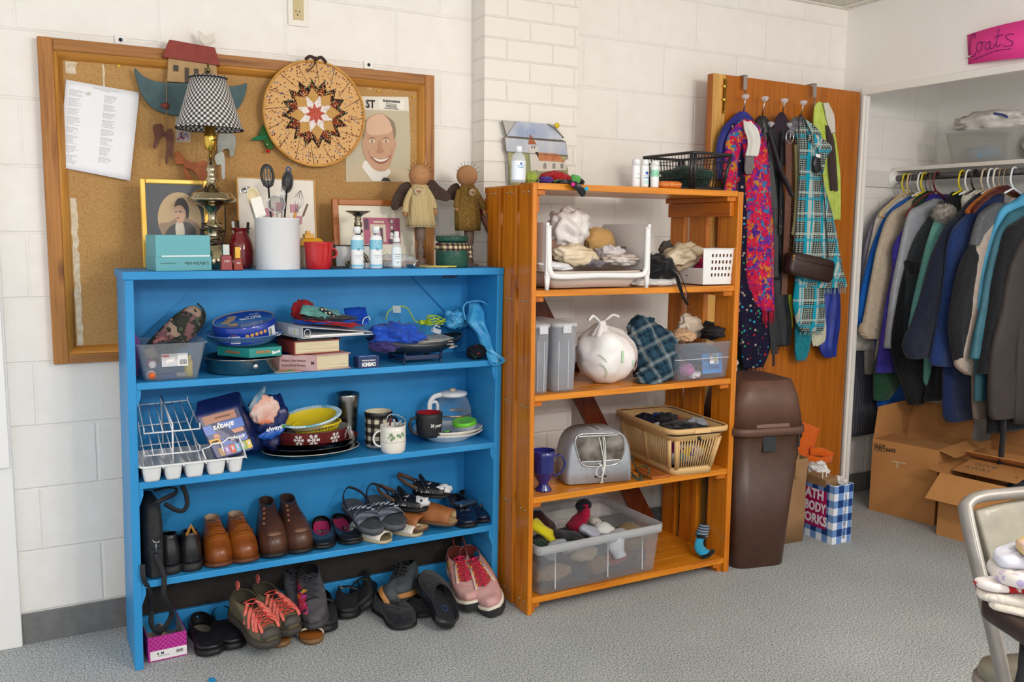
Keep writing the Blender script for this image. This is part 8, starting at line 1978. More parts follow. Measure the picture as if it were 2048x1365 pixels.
sock('dark green sock at the left end of the clear drawer',1085,1095,-.48,[(-.03,0,.0),(.0,0,.01),(.035,0,-.01)],.026,KB('#123324'))
sock('dark red and black patterned sock at the back left of the clear drawer',1082,1045,-.36,[(-.03,0,.03),(.01,0,.0),(.05,0,-.03)],.034,KB('#1b1314','#3a1114'))
for lb,x,y,z,r_,c_,sd in(('beige socks pressed against the lower left of the clear drawer front',-.17,-.145,.055,(.065,.03,.03),'#9c8263',1),('white and beige sock pressed against the middle of the drawer front',-.045,-.145,.105,(.055,.03,.026),'#b9ab96',2),('navy socks along the bottom left of the clear drawer',-.1,-.14,.03,(.12,.035,.026),'#20283a',3),
('brown sock toe pressed against the drawer front centre',.015,-.15,.055,(.045,.028,.036),'#836a4e',4),('red knitted sock with a pale cuff pressed against the drawer front',.09,-.15,.075,(.055,.028,.032),'#9c1d1e',5),('maroon socks at the right of the clear drawer',.19,-.13,.065,(.055,.04,.04),'#4a1620',6),
('dark blue socks along the bottom right of the clear drawer',.13,-.12,.03,(.12,.05,.026),'#1c2233',7),('teal sock patch behind the red one',.035,-.12,.105,(.05,.04,.026),'#3f6a76',8),('tan knit pressed against the upper right of the drawer front',.17,-.14,.115,(.06,.035,.035),'#7a6746',9),
('grey socks filling the back of the clear drawer',.0,.03,.07,(.2,.13,.055),'#3c3f48',10),('beige sock pressed against the left end of the drawer',-.235,-.08,.05,(.02,.07,.04),'#9a8062',11)):
 p_=WM[t.name]@VV((x,y,z));heap('sock',lb,'sock',p_,r_,KB(c_),sd+80,.16,2.4,.6,T5+.004,group='socks in the clear drawer')
c=aY(1405,1085,-.47)
o=tH('sock','turquoise sock with a striped grey cuff and black toe leaning on the right side slat','sock',(c.x,-.46,T5));TQ=KB('#2a9fc9')
b0=o.location;q=lambda px,py,y:aY(px,py,y)-VV(b0)
P_=spl([q(1420,1108,-.535),q(1405,1104,-.51),q(1398,1090,-.48),q(1402,1072,-.46)],5);MB().tube(P_,[.006]+[.02+.006*sin(i*.4)for i in range(len(P_)-1)],16,flat=(1.15,.6)).bd('sock_body',TQ,o)
P_=spl([q(1402,1074,-.46),q(1406,1062,-.45),q(1410,1050,-.44)],5);MB().tube(P_,[.02,.022,.023,.023,.022,.022,.021,.021,.02,.018,.012][:len(P_)],16,flat=(1.15,.65)).bd('striped_cuff',stripes('cuff','#7f94a8','#23262c',120,2),o)
MB().tube([q(1396,1073,-.475),q(1412,1076,-.475)],.0075,8).tube(spl([q(1404,1114,-.53),q(1416,1112,-.545),q(1427,1102,-.54)],4),.009,8).bd('black_trim',KB('#131316'),o)
# ================= rubbish bin and bags by the door =================
t=tH('trash_can','tall slim brown plastic rubbish bin with a hooded lid beside the pine shelf','bin',(3.122,-.465,0),-.2)
BR=nZ('#3f261b','#482d20',30,.42,bump=.05);BRL=nZ('#573a2d','#604234',30,.45,bump=.05)
MB().loft([rrect(.235,.235,.05,0),rrect(.24,.24,.05,.004),rrect(.315,.315,.065,.555)]).bd('can_body',BR,t)
MB().loft([rrect(.325,.325,.065,.553),rrect(.338,.338,.07,.556),rrect(.338,.338,.07,.582),rrect(.328,.328,.068,.585)]).bd('lid_ring',BRL,t)
MB().loft([rrect(.326,.326,.066,.584),rrect(.29,.29,.06,.7),rrect(.235,.26,.05,.765),rrect(.2,.24,.04,.768)]).bd('lid_hood',BRL,t)
mb=MB();mb.prism([(-.075,-.1635,.586),(.075,-.1635,.586),(.05,-.132,.735),(-.09,-.132,.735)],(0,.004,0));mb.bd('swing_flap',nZ('#6b4d40','#715245',30,.4),t,bevel=.002)
e=MB().cbox((-.012,-.1585,.52),(.058,.002,.06),rx=-.06).bd('tape_patch',C('#1e2226',.6),t);e['label']='square of black tape'
MB().box((.118,-.157,.5),(.128,-.154,.553)).bd('hinge_slot',C('#2b1b14',.5),t)
# brown paper grocery bag
KR=nZ('#9a7650','#8c6a45',12,.8,bump=.25)
t=tH('paper_bag','tall plain brown paper grocery bag between the rubbish bin and the checked bag','bag',(3.4,-.35,0),-.06)
MB().loft([rrect(.19,.15,.004,.001,2),rrect(.2,.155,.006,.12,2),rrect(.195,.15,.005,.25,2),rrect(.205,.16,.006,.375,2),rrect(.2,.155,.006,.375,2),rrect(.18,.14,.004,.01,2)]).bd('bag_body',KR,t)
MB().tube(spl([(.035,-.08,.3),(.038,-.082,.375),(.03,-.08,.41),(-.01,-.078,.418),(-.04,-.08,.4)],5),.006,6,flat=(1,.4)).bd('handle',KR,t);MB().box((.026,-.0835,.29),(.05,-.0805,.375)).bd('handle_patch',KR,t)
BPL=nZ('#0f0f12','#1b1b20',20,.3,bump=.4)
heap('plastic_bag','crumpled black plastic bag stuffed in the top of the paper bag','bag',(3.4,-.35,.41),(.085,.07,.055),BPL,4,.3)
heap('plastic_bag','second black plastic bag rising against the orange tote','bag',(3.5,-.31,.475),(.06,.05,.065),BPL,5,.3)
t=tH('tote_bag','bright orange fabric tote bag with wide handles sticking out behind the paper bag','bag',(3.56,-.26,.3));OG=cloth('#cf5a12','#d96418',bump=.2)
mb=MB();wl(t,MB().prism([aY(x,y,-.24)for x,y in[(1590,838),(1640,858),(1628,900),(1606,930),(1592,940),(1585,900)]],(0,.03,0)),'tote_body',OG,bevel=.004)
def strapp(t,pts,w_,nm='handle',mat=OG,th=.15):return wl(t,MB().tube(spl(pts,5),w_,8,flat=(th,1.0)),nm,mat)
strapp(t,[aY(1620,905,-.25),aY(1642,905,-.27),aY(1664,915,-.29)],.022);strapp(t,[aY(1612,918,-.27),aY(1640,922,-.3),aY(1664,919,-.3)],.018)
# blue checked gift bag
t=tH('gift_bag','blue and white checked paper bag with a pink lettered panel by the closet','bag',(3.622,-.4,0));GB=gingham('giftbag','#dfe3ec','#16356f','#6a8fc4',15.5,'yz')
GB2=gingham('giftbag2','#dfe3ec','#16356f','#6a8fc4',15.5,'xz')
w_,d_,h_=.115,.25,.262
MB().box((-w_/2,-d_/2,0),(-w_/2+.002,d_/2,h_)).bd('side_panel',GB,t);MB().box((w_/2-.002,-d_/2,0),(w_/2,d_/2,h_)).bd('side_panel',GB,t)
MB().box((-w_/2+.002,-d_/2,0),(w_/2-.002,-d_/2+.002,h_)).bd('end_panel',GB2,t);MB().box((-w_/2+.002,d_/2-.002,0),(w_/2-.002,d_/2,h_)).bd('end_panel',GB2,t);MB().box((-w_/2+.002,-d_/2+.002,0),(w_/2-.002,d_/2-.002,.002)).bd('bottom_panel',WHITE,t)
e=MB().box((-w_/2-.0015,-d_/2+.04,.055),(-w_/2-.0005,d_/2-.01,.225)).bd('pink_panel',C('#a80f56',.5),t)
MY=MT((-w_/2-.002,-.002,0))@MR(-PI/2,4,'Z')@XZ
for s_,z_,wd in(('BATH',.2,.13),('& BODY',.143,.165),('WORKS',.088,.185)):text(s_,.058,C('#e9e2ea',.5),t,M=MY@MT((.0,z_,0)),width=wd,bold=.0022)
text('BathandBodyWorks.com',.022,C('#1b2b5c',.5),t,M=MT((.012,-d_/2-.0012,.12))@XZ@MR(PI/2,4,'Z'),width=.2)
for xx in(-.03,-.052):MB().tube(spl([(xx,-.05,h_-.01),(xx,-.045,h_+.05),(xx+.005,0,h_+.065),(xx,.045,h_+.05),(xx,.05,h_-.01)],5),.0022,6).bd('rope_handle',C('#e3dfd3',.7),t)
o=solo(MB().cbox((3.6,-.42,.24),(.07,.11,.09),rx=.1,ry=-.1),'folded_paper_bag','folded brown paper bag tucked into the checked gift bag','bag',(3.6,-.42,.2),KR,bevel=.002)
heap('tissue_paper','white crumpled tissue sticking out of the checked gift bag','tissue',(3.635,-.36,.275),(.042,.05,.045),C('#dfdedf',.7),6,.3)
heap('plastic_bag','pale plastic wrapping at the right corner of the checked gift bag','bag',(3.655,-.47,.262),(.018,.035,.022),C('#d8d5d2',.4),7,.3)
# ================= over-door rack and everything on it =================
YD=-.19
CRY=clear(milk=.35,rough=.05,h2='#e9edf2')
rk=tH('over_door_rack','over-door rack of bent wire hooks with clear crystal knobs','rack',(3.27,-.17,1.9))
for px,pyt in((1489,150),(1628,165)):
 a=aY(px,pyt+2,-.16);x_=a.x
 wl(rk,MB().box((x_-.01,-.168,DH-.045),(x_+.01,-.164,DH+.016)).box((x_-.01,-.168,DH+.0135),(x_+.01,-.1,DH+.016)),'door_bracket',C('#a9a49c',.3,.8));
 wl(rk,MB().tube([(x_,-.17,DH-.05),(x_-.01,-.172,DH-.3)],.003,6),'support_wire',SILV)
wl(rk,MB().tube([(3.25,-.172,1.8),(3.7,-.16,1.8)],.0035,6),'cross_wire',SILV)
def knob(px,py,px2,py2,y=YD):
 c=aY(px,py,y-.02);b_=aY(px2,py2,y+.005)
 wl(rk,MB().tube([c,b_],.0028,6),'hook_wire',SILV)
 dr_=(b_-c).normalized()
 wl(rk,MB().lathe([(.003,-.01),(.009,-.006),(.0165,.004),(.0165,.009),(.009,.013),(.0001,.0135)],8,c=c),'crystal_knob',CRY)
for q in((1491,195,1487,225),(1530,199,1524,234),(1569,203,1565,226),(1607,207,1601,236),(1541,250,1538,262),(1577,252,1577,262)):knob(*q)
def dpath(rows,y,dk=.45):
 out=[]
 for r in rows:
  px,py,hw=r[:3];yy=r[3]if len(r)>3 else y;c=aY(px,py,yy);k=(aY(px+1,py,yy)-c).x;out.append((c.x,c.y,c.z,hw*k,max(.006,hw*k*dk)if len(r)<5 else r[4]))
 return out
def sF(nm,label,cat,rows,y,mat,folds=6,amp=.35,seed=0,dk=.32,fringe=None,n=48,sub=0):
 p_=dpath(rows,y,dk);t=tH(nm,label,cat,(p_[0][0],p_[0][1],p_[0][2]));mb=MB();drape(mb,p_,n,folds,amp,seed,steps=8);wl(t,mb,'cloth_body',mat)
 if fringe:
  rnd=random.Random(seed);x,yy,z,hw,hd=p_[-1];mb=MB();cnt=fringe[0]
  for i in range(cnt):
   u=-1+2*(i+.5)/cnt;xx=x+u*hw*.95;ln=fringe[1]*rnd.uniform(.7,1.2);yo=yy+rnd.uniform(-hd,hd)*.6-.002
   mb.tube([(xx,yo,z+.006),(xx+rnd.uniform(-.004,.004),yo,z-ln*.5),(xx+rnd.uniform(-.008,.008),yo,z-ln)],.0013,4)
  wl(t,mb,'fringe',fringe[2]if len(fringe)>2 else mat)
 return t
PNK=floral('pink',['#cc1c4a','#cc1c4a','#4a2680','#b3163f','#2f6f9c','#c8293f','#6a2a8c','#c07a2a','#c01a45'],42)
NVF=dT('scarf_navy','#14142c',['#2b8fb0','#a01f2c','#9c8f84','#2f8f58','#14142c','#a39a92'],52,.3,.85,'#1c1230')
sF('scarf','plain royal blue scarf bunched over the first crystal hook, behind the floral ones','scarf',[(1486,224,8),(1484,240,22),(1475,265,32),(1468,300,34),(1466,360,30)],-.185,nZ('#1d2370','#2a2f8c',40,.6),5,.3,1)
sF('scarf','dark navy floral scarf with a beaded fringe hanging lowest under the pink one','scarf',[(1482,250,18,-.215),(1486,290,24,-.215),(1484,360,26,-.215),(1490,460,28,-.21),(1498,560,30,-.21),(1508,640,31,-.21),(1510,700,28,-.21),(1506,735,20,-.21)],-.21,NVF,6,.35,2,.3,(22,.03))
sF('scarf','pink, red and purple floral scarf with a red fringe hanging from the first crystal hook','scarf',[(1492,240,10,-.235),(1505,262,22,-.235),(1512,310,24,-.24),(1516,400,25,-.24),(1520,480,27,-.24),(1522,560,26,-.24),(1530,605,20,-.24),(1536,622,12,-.24)],-.24,PNK,6,.35,3,.32,(30,.055,cloth('#b8173f')))
sF('scarf','left strand of the pink floral scarf beside the pine shelf','scarf',[(1486,245,10,-.23),(1470,275,15,-.23),(1462,330,14,-.23),(1458,400,14,-.22),(1455,520,12,-.22)],-.23,PNK,4,.35,4,.35)
sF('white_sash','white crumpled cloth sash hanging on the pink floral scarf','sash',[(1495,243,8,-.262),(1502,260,13,-.265),(1508,285,12,-.265),(1503,312,12,-.265)],-.265,C('#d8d5cd',.8),4,.4,5,.4)
sF('white_sash','grey cloth end hanging below the white sash','sash',[(1500,308,8,-.262),(1498,335,9,-.262),(1496,348,5,-.262)],-.262,cloth('#77736f'),3,.3,6,.4)
sF('scarf','dark olive shawl barely showing behind the floral scarves and shelf','scarf',[(1488,480,10,-.175),(1486,600,14,-.175),(1487,700,13,-.175),(1486,745,10,-.175)],-.175,cloth('#2d3328'),4,.3,7)
BKS=nZ('#0f1013','#1a1b1f',40,.45,bump=.2)
sF('scarf','long black silky scarf hanging from the second crystal hook','scarf',[(1524,233,5),(1524,250,16),(1530,300,22),(1538,400,24),(1545,500,24),(1552,600,24),(1560,650,22),(1563,692,17)],-.2,BKS,5,.3,8,.3,(8,.03,C('#1c1412',.8)))
sF('scarf','black draped garment on the lower crystal hook','scarf',[(1542,258,5,-.22),(1545,300,12,-.22),(1552,380,14,-.22),(1556,450,14,-.22),(1558,560,12,-.22)],-.22,BKS,4,.3,9)
sF('scarf','dark purple velvet scarf on the third crystal hook','scarf',[(1564,226,4,-.205),(1563,245,14,-.205),(1562,280,16,-.205),(1563,330,14,-.205)],-.205,stripes('velvet','#1d1020','#33182a',180,0),4,.3,10)
sF('scarf','lime green scarf hanging at the right end of the rack','scarf',[(1640,205,4,-.19),(1645,222,17,-.19),(1648,270,21,-.19),(1660,340,18,-.18),(1666,400,14,-.18),(1670,440,10,-.175)],-.19,nZ('#aabf3c','#c3cf6c',26,.8),4,.3,11)
sF('scarf','cream lace edge on the lime green scarf','scarf',[(1652,206,5,-.215),(1658,225,8,-.215),(1663,250,7,-.215),(1666,266,4,-.215)],-.215,C('#cfc8ba',.9),4,.4,12)
sF('scarf','narrow dark brown scarf over the lime green one','scarf',[(1655,252,5,-.21),(1660,280,8,-.21),(1665,340,8,-.205),(1668,382,7,-.2)],-.21,cloth('#3f2f2b'),3,.3,13)
def plaidscarf():
 mt,nt,b=new_mat('teal_plaid');sp=nt.nodes.new('ShaderNodeSeparateXYZ');lK(nt,coords(nt),sp.inputs[0])
 f1=mN(nt,'FRACT',mN(nt,'MULTIPLY',sp.outputs[0],11.0));f2=mN(nt,'FRACT',mN(nt,'MULTIPLY',sp.outputs[2],11.0))
 g1=mN(nt,'GREATER_THAN',mN(nt,'FRACT',mN(nt,'MULTIPLY',sp.outputs[0],105.0)),.5);g2=mN(nt,'GREATER_THAN',mN(nt,'FRACT',mN(nt,'MULTIPLY',sp.outputs[2],105.0)),.5)
 ck=mN(nt,'MULTIPLY',mN(nt,'ADD',g1,g2),.5)
 chk=ramp(nt,ck,[(0,'#a9b0a8'),(.3,'#59635e'),(.8,'#1c2426')],'CONSTANT')
 base=ramp(nt,f1,[(0,'#1b94ab'),(.16,'#b0b7ae'),(.3,'#1b94ab'),(.36,'#b0b7ae'),(.5,'#8f9a94')],'CONSTANT')
 c=mix(nt,mN(nt,'GREATER_THAN',f1,.42),base,chk)
 c=mix(nt,mN(nt,'MULTIPLY',mN(nt,'LESS_THAN',mN(nt,'ABSOLUTE',mN(nt,'SUBTRACT',f2,.2)),.07),.75),c,'#1b94ab')
 c=mix(nt,mN(nt,'MULTIPLY',mN(nt,'LESS_THAN',mN(nt,'ABSOLUTE',mN(nt,'SUBTRACT',f2,.5)),.05),.6),c,'#bcc2ba')
 lK(nt,c,b.inputs['Base Color']);bumpn(nt,b,nT(nt,coords(nt),400,2),.3,.001);setp(b,rough=.95,spec=.1);return mt
TPL=plaidscarf();FRG=cloth('#8fb0b0')
sF('shawl','blue silk scarf with a pale floral top behind the right of the plaid shawl','scarf',[(1662,560,12,-.18),(1663,600,17,-.18),(1662,650,18,-.18),(1656,695,18,-.18),(1660,714,12,-.18)],-.18,nZ('#15277c','#22389c',14,.5),4,.3,14)
sF('shawl','teal woollen scarf end showing below the plaid shawl','scarf',[(1608,600,14,-.19),(1607,660,17,-.19),(1604,700,15,-.19),(1602,720,10,-.19)],-.19,cloth('#0e6d7c','#148090'),4,.35,15,fringe=(14,.008))
sF('shawl','sheer cream scarf corner below the plaid shawl','scarf',[(1634,600,10,-.195),(1636,650,15,-.195),(1637,680,13,-.195),(1632,692,6,-.195)],-.195,C('#c9c4a9',.7),3,.2,16)
sF('shawl','yellow green fringe peeking between the black scarf and plaid shawl','scarf',[(1580,590,3,-.185),(1580,630,5,-.185),(1581,655,3,-.185)],-.185,cloth('#9aa324'),3,.3,17)
sF('plaid_shawl','large turquoise, grey and cream plaid shawl with fringed ends on the fourth hook','shawl',[(1606,240,8,-.215),(1616,262,24,-.22),(1618,300,26,-.23),(1620,350,24,-.235),(1628,420,34,-.235),(1634,480,42,-.235),(1640,540,46,-.235),(1650,575,44,-.23)],-.235,TPL,7,.3,18,.26,(44,.03,FRG),n=72)
sF('plaid_shawl','lower fringed end of the plaid shawl hanging beneath the brown purse','shawl',[(1618,540,26,-.22),(1618,600,30,-.225),(1620,640,28,-.225),(1624,662,22,-.225)],-.225,TPL,6,.32,19,.3,(30,.02,FRG),n=60)
sF('plaid_shawl','bunched right fold of the plaid shawl at shoulder height','shawl',[(1622,268,8,-.25),(1636,285,18,-.255),(1646,298,16,-.255),(1640,315,12,-.25),(1636,345,10,-.25)],-.25,TPL,4,.25,20,.45)
sF('scarf','grey net scarf bunched over the fourth crystal hook','scarf',[(1600,234,8,-.2),(1596,248,18,-.205),(1590,275,12,-.21)],-.205,nZ('#4f4b52','#7c7880',60,.7),4,.3,21)
# belts, straps, purse
def belt(nm,label,pts,w_,mat,cat='belt',y=-.25,th=.12,buckle=None,holes=0):
 P_=[aY(p[0],p[1],p[2]if len(p)>2 else y)for p in pts];t=tH(nm,label,cat,P_[0]);s_=spl(P_,5)
 wl(t,MB().tube(s_,w_,8,flat=(1.0,th))if False else MB().loft([[q+VV((dx_,dy_,0))for dx_,dy_ in((-w_,-.0015),(w_,-.0015),(w_,.0015),(-w_,.0015))]for q in s_],smooth=0),'belt_strap',mat)
 if buckle:wl(t,MB().tube([P_[0]+VV((w_*1.25*cos(a),-.006,w_*1.5*sin(a)+w_*.9))for a in[2*PI*i/24 for i in range(24)]],.0028,8,loop=1).tube([P_[0]+VV((0,-.008,w_*2.3)),P_[0]+VV((0,-.008,-.004))],.002,6),'buckle',SILV)
 if holes:
  mb=MB()
  for i in range(holes):q=P_[-1].lerp(P_[-2],.15+.12*i);mb.lathe([(.002,0),(.002,.001)],10,M=MT(q+VV((0,-.003,0)))@R9)
  wl(t,mb,'punched_holes',C('#5c5c5e',.5))
 return t
BRN=nZ('#5b362a','#66402f',30,.45,bump=.1)
belt('leather_belt','wide brown leather belt hanging straight with a silver buckle at the top',[(1577,282),(1577,330),(1575,430),(1571,520,-.235),(1568,590,-.23)],.0175,BRN,y=-.255,buckle=1)
t=belt('belt_loop','brown leather keeper loops across the wide belt',[(1577,279),(1577,286)],.021,C('#4a2a20',.5),y=-.262);t['label']='double brown keeper loop at the head of the wide leather belt'
belt('leather_belt','wide black leather belt end with punched holes hanging lowest',[(1543,560,-.235),(1543,640,-.24),(1549,709,-.24)],.018,C('#232427',.5),holes=5,y=-.24)
belt('leather_belt','narrow black belt tip dangling below the wide black one',[(1547,690,-.232),(1547,733,-.232)],.006,C('#141417',.5),y=-.232)
belt('leather_belt','narrow black leather strap with buckles beside the brown belt',[(1566,262,-.24),(1563,330,-.245),(1562,400,-.245),(1560,470,-.245)],.009,C('#17171a',.4),y=-.245)
c=aY(1558,425,-.255);t=tH('strap_buckle','square metal buckle on the narrow black strap','buckle',c);wl(t,MB().tube([c+VV(q)for q in((-.014,0,-.014),(.014,0,-.014),(.014,0,.014),(-.014,0,.014))],.002,6,loop=1),'buckle_frame',C('#8f8478',.3,1.0))
c=aY(1561,453,-.255);t=tH('strap_buckle','small studded metal tip below the square buckle','buckle',c);wl(t,MB().cbox(c,(.02,.004,.008)),'buckle_frame',C('#6f675f',.3,1.0),bevel=.002)
P_=[aY(x,y,-.262)for x,y in((1537,265),(1548,300),(1560,340),(1572,365),(1584,392))];t=tH('padded_strap','dark padded strap slanting down across the belts','strap',P_[0]);wl(t,MB().tube(spl(P_,6),.0135,12,flat=(1,.6)),'strap_tube',nZ('#17171b','#2a272b',60,.6))
c=aY(1526,273,-.245);t=tH('studded_ring','round dark ornament with a studded metal edge beside the pink scarf','ornament',c);wl(t,MB().lathe([(.001,.006),(.022,.004),(.03,0)],24,M=MT(c)@MR(.9,4,'Z')@R9,sy=1.4),'ring_plate',C('#3a2c28',.4));mb=MB()
for i in range(26):a=2*PI*i/26;mb.ball(c+VV((.019*cos(a),-.024*cos(a)*0-.004,.042*sin(a))),.0022,n=6)
wl(t,mb,'studs',C('#8f8a84',.3,1.0))
belt('woven_belt','khaki woven strap hanging beside the plaid shawl',[(1592,290,-.248),(1594,360,-.25),(1590,440,-.245),(1585,470,-.24)],.01,cloth('#7d774f'),cat='strap',y=-.25)
PUR=nZ('#2d1a15','#3a231c',90,.4,bump=.3)
pc_=aY(1618,535,-.285);t=tH('purse','small dark brown leather crossbody purse hanging in front of the plaid shawl','purse',pc_)
w_=(aY(1664,535,-.285).x-aY(1575,535,-.285).x)/2;R_=MR(.17,4,'Y')
body=[VV((q.x,0,q.y))for q in rrect(w_*1.95,.098,.024,0)]
mb=MB();mb.loft([[VV((p.x*.93,-.03,p.z*.9))for p in body],[VV((p.x,-.022,p.z))for p in body],[VV((p.x,.022,p.z))for p in body],[VV((p.x*.93,.028,p.z*.9))for p in body]]);mb.xf(R_).bd('purse_body',PUR,t)
MB().tube([p+VV((0,-.02,0))for p in body],.0022,6,loop=1).xf(R_).bd('piping',C('#1f120e',.4),t);MB().tube([VV((-w_*.85,-.0315,.02)),VV((w_*.85,-.0315,.02))],.0016,5).xf(R_).bd('zip_line',C('#1f120e',.4),t)
MB().ball((-w_*.93,-.024,.03),.006,n=10).tube([(-w_*.93,-.026,.028),(-w_*.97,-.028,.008)],.0025,6).xf(R_).bd('zip_pull',GOLD,t)
sp_=[aY(x,y,yy)for x,y,yy in((1586,505,-.28),(1592,440,-.27),(1597,360,-.26),(1598,290,-.26),(1598,238,-.235),(1604,232,-.23),(1620,262,-.255),(1638,310,-.265),(1647,380,-.27),(1652,450,-.27),(1656,516,-.28))]
wl(t,MB().tube(spl(sp_,6),.0042,6,flat=(1,.5)),'shoulder_strap',C('#2b1b16',.5))
c=aY(1633,328,-.275);t=tH('sunglasses_case','black object with a small white label tucked in the plaid shawl','case',c);wl(t,MB().loft([[c+VV((w2*cos(a),.01*sin(a),z_))for a in[2*PI*i/20 for i in range(20)]]for w2,z_ in((.004,-.04),(.02,-.034),(.024,0),(.022,.025),(.014,.034))]),'case_body',C('#101013',.35));wl(t,MB().cbox(c+VV((-.006,-.012,.034)),(.026,.002,.014),ry=.1),'white_tag',WHITE)
P_=[aY(x,y,-.245)for x,y in((1585,405),(1583,450),(1580,500))];t=tH('bead_chain','dark glittering bead chain hanging left of the plaid shawl','chain',P_[0]);mb=MB()
for i,q in enumerate(spl(P_,14)):mb.ball(q+VV((.004*sin(i*2),0,0)),.0035,n=6)
wl(t,mb,'beads',C('#4a3a44',.2,.8))
# ================= the closet =================
MB_=MB().box((4.445,-2.2,1.664),(4.8,-.001,1.683));o=tag(MB_.bd('closet_shelf',C('#ded9d0',.4),bevel=.002),'white painted shelf above the coat rod in the closet','shelf')
o=tag(MB().box((4.11,-.02,1.583),(4.8,-.001,1.663)).bd('wall_cleat',C('#e6e2da',.4),bevel=.002),'white board on the closet side wall carrying the coat rod','board')
RX_,RZ_=4.445,1.628
t=tH('coat_rod','grey metal coat rod in a round white wall flange','rod',(RX_,-.02,RZ_));MY_=MR(PI/2,4,'X')
MB().lathe([(.0155,0),(.0155,2.1)],20,M=MY_).bd('rod',nZ('#77767a','#8a898c',30,.35,.9),t)
MB().lathe([(.042,.0),(.042,.004),(.036,.008),(.026,.012),(.024,.022),(.018,.023)],32,M=MY_).bd('flange',C('#e9e6e0',.35),t)
mb=MB()
for k in range(6):a=PI*k/3;mb.ball((.033*cos(a),-.009,.033*sin(a)),.003,n=6)
mb.bd('screws',C('#d8d4cc',.3),t)
# tub, bags on the shelf
zc=1.6835
t=tH('storage_tub','frosted plastic tub with blue things inside on the closet shelf','tub',(4.625,-.425,zc),PI/2);tub(MB(),.3,.2,.36,.25,.155,.03,.003,.01).bd('tub_body',clear(milk=.3,h2='#d9d6cf',rough=.35),t)
heap('folded_clothes','dark blue clothes in the bottom of the frosted tub','clothes',(4.61,-.39,zc+.045),(.08,.11,.04),cloth('#3f5f86'),3,.15,floor=zc+.004)
heap('folded_clothes','bright light blue packet in the frosted tub','clothes',(4.56,-.43,zc+.05),(.04,.07,.036),C('#4fb0dc',.3),4,.2,floor=zc+.004)
PBG=nZ('#cfcac2','#dad5ce',14,.35,bump=.5)
c=aY(1905,240,-.4);t=tH('plastic_bag','big crumpled clear white plastic bag lying on top of the frosted tub','bag',(4.62,-.42,zc+.19));mb=MB();cM(mb,(0,0,.0),(.1,.165,.052),8,.26,2.4,.9);mb.bd('bag_body',PBG,t)
mb=MB().tube(spl([(-.09,-.06,.035),(-.085,-.1,.025),(-.09,-.13,.01)],4),.006,6,flat=(.3,1));mb.bd('blue_print',C('#3d4a8c',.5),t)
t=tH('plastic_bundle','white cloth bundle wrapped tightly in a clear bag on the closet shelf beside the tub','bundle',(4.58,-.76,zc+.066));mb=MB();cM(mb,(0,0,0),(.085,.135,.066),9,.12,2.2,1.5,-.066)
mb.bd('bundle_body',nZ('#dedbd6','#e8e5e1',20,.4,bump=.5),t)
text('ever',.028,C('#3d4a8c',.5),t,M=fQ((-.088,-.02,.035),(0,-1,0),(.3,0,1)),shear=.2);text('always',.016,C('#5c68a8',.5),t,M=fQ((-.096,.065,-.01),(0,-1,0),(0,0,1)))
# pink sign on the wall above
t=tH('paper_sign','bright pink handwritten sign taped to the wall above the closet','sign',(4.06,-.65,2.12));xs=4.066
Pk=[at(1935,70,'x',xs),at(1937,129,'x',xs),at(2110,112,'x',xs),at(2104,30,'x',xs)]
rings=[]
for j in range(2):
 r_=[]
 for i in range(15):
  u=i/14;p=Pk[j].lerp(Pk[3-j],u);r_.append(p+VV((-.03*sin(PI*u)-.001,0,0)))
 rings.append(r_)
wl(t,MB().loft(rings,closed=0,cap=0),'sign_paper',C('#ef3f96',.7),solid=.0006)
def sgn(u,v):p=(Pk[1].lerp(Pk[2],u)).lerp(Pk[0].lerp(Pk[3],u),v);return p+VV((-.03*sin(PI*u)-.0035,0,0))
INKP=C('#5a1060',.6)
def pen(pts,w_=.0013):wl(t,MB().tube(spl([sgn(*p)for p in pts],6),w_,6),'pen_stroke',INKP)
def uv(x,y):
 u=(x-1936)/172.0;yt=70-40*u;yb=129-17*u;return(u,(yb-y)/(yb-yt))
for stroke in([(1957,77),(1957,68),(1950,70),(1943,85),(1940,103),(1944,113),(1952,113),(1957,106)],[(1970,84),(1962,88),(1960,100),(1965,105),(1972,98),(1974,88),(1970,84),(1976,86),(1981,84)],[(1992,84),(1984,88),(1981,98),(1986,101),(1992,94),(1993,84),(1992,96),(1998,98),(2004,88)],
   [(2014,58),(2010,75),(2006,92),(2010,95),(2016,88)],[(2003,76),(2012,73),(2022,70)],[(2042,70),(2034,69),(2027,73),(2029,79),(2038,84),(2038,91),(2028,94),(2020,92)],[(1948,121),(1975,113),(2005,103),(2035,99)]):pen([uv(x,y)for x,y in stroke])
wl(t,MB().tube([sgn(-.03,.22),sgn(.05,.28)],.003,6,flat=(.3,1)),'tape',C('#e9dccf',.3))
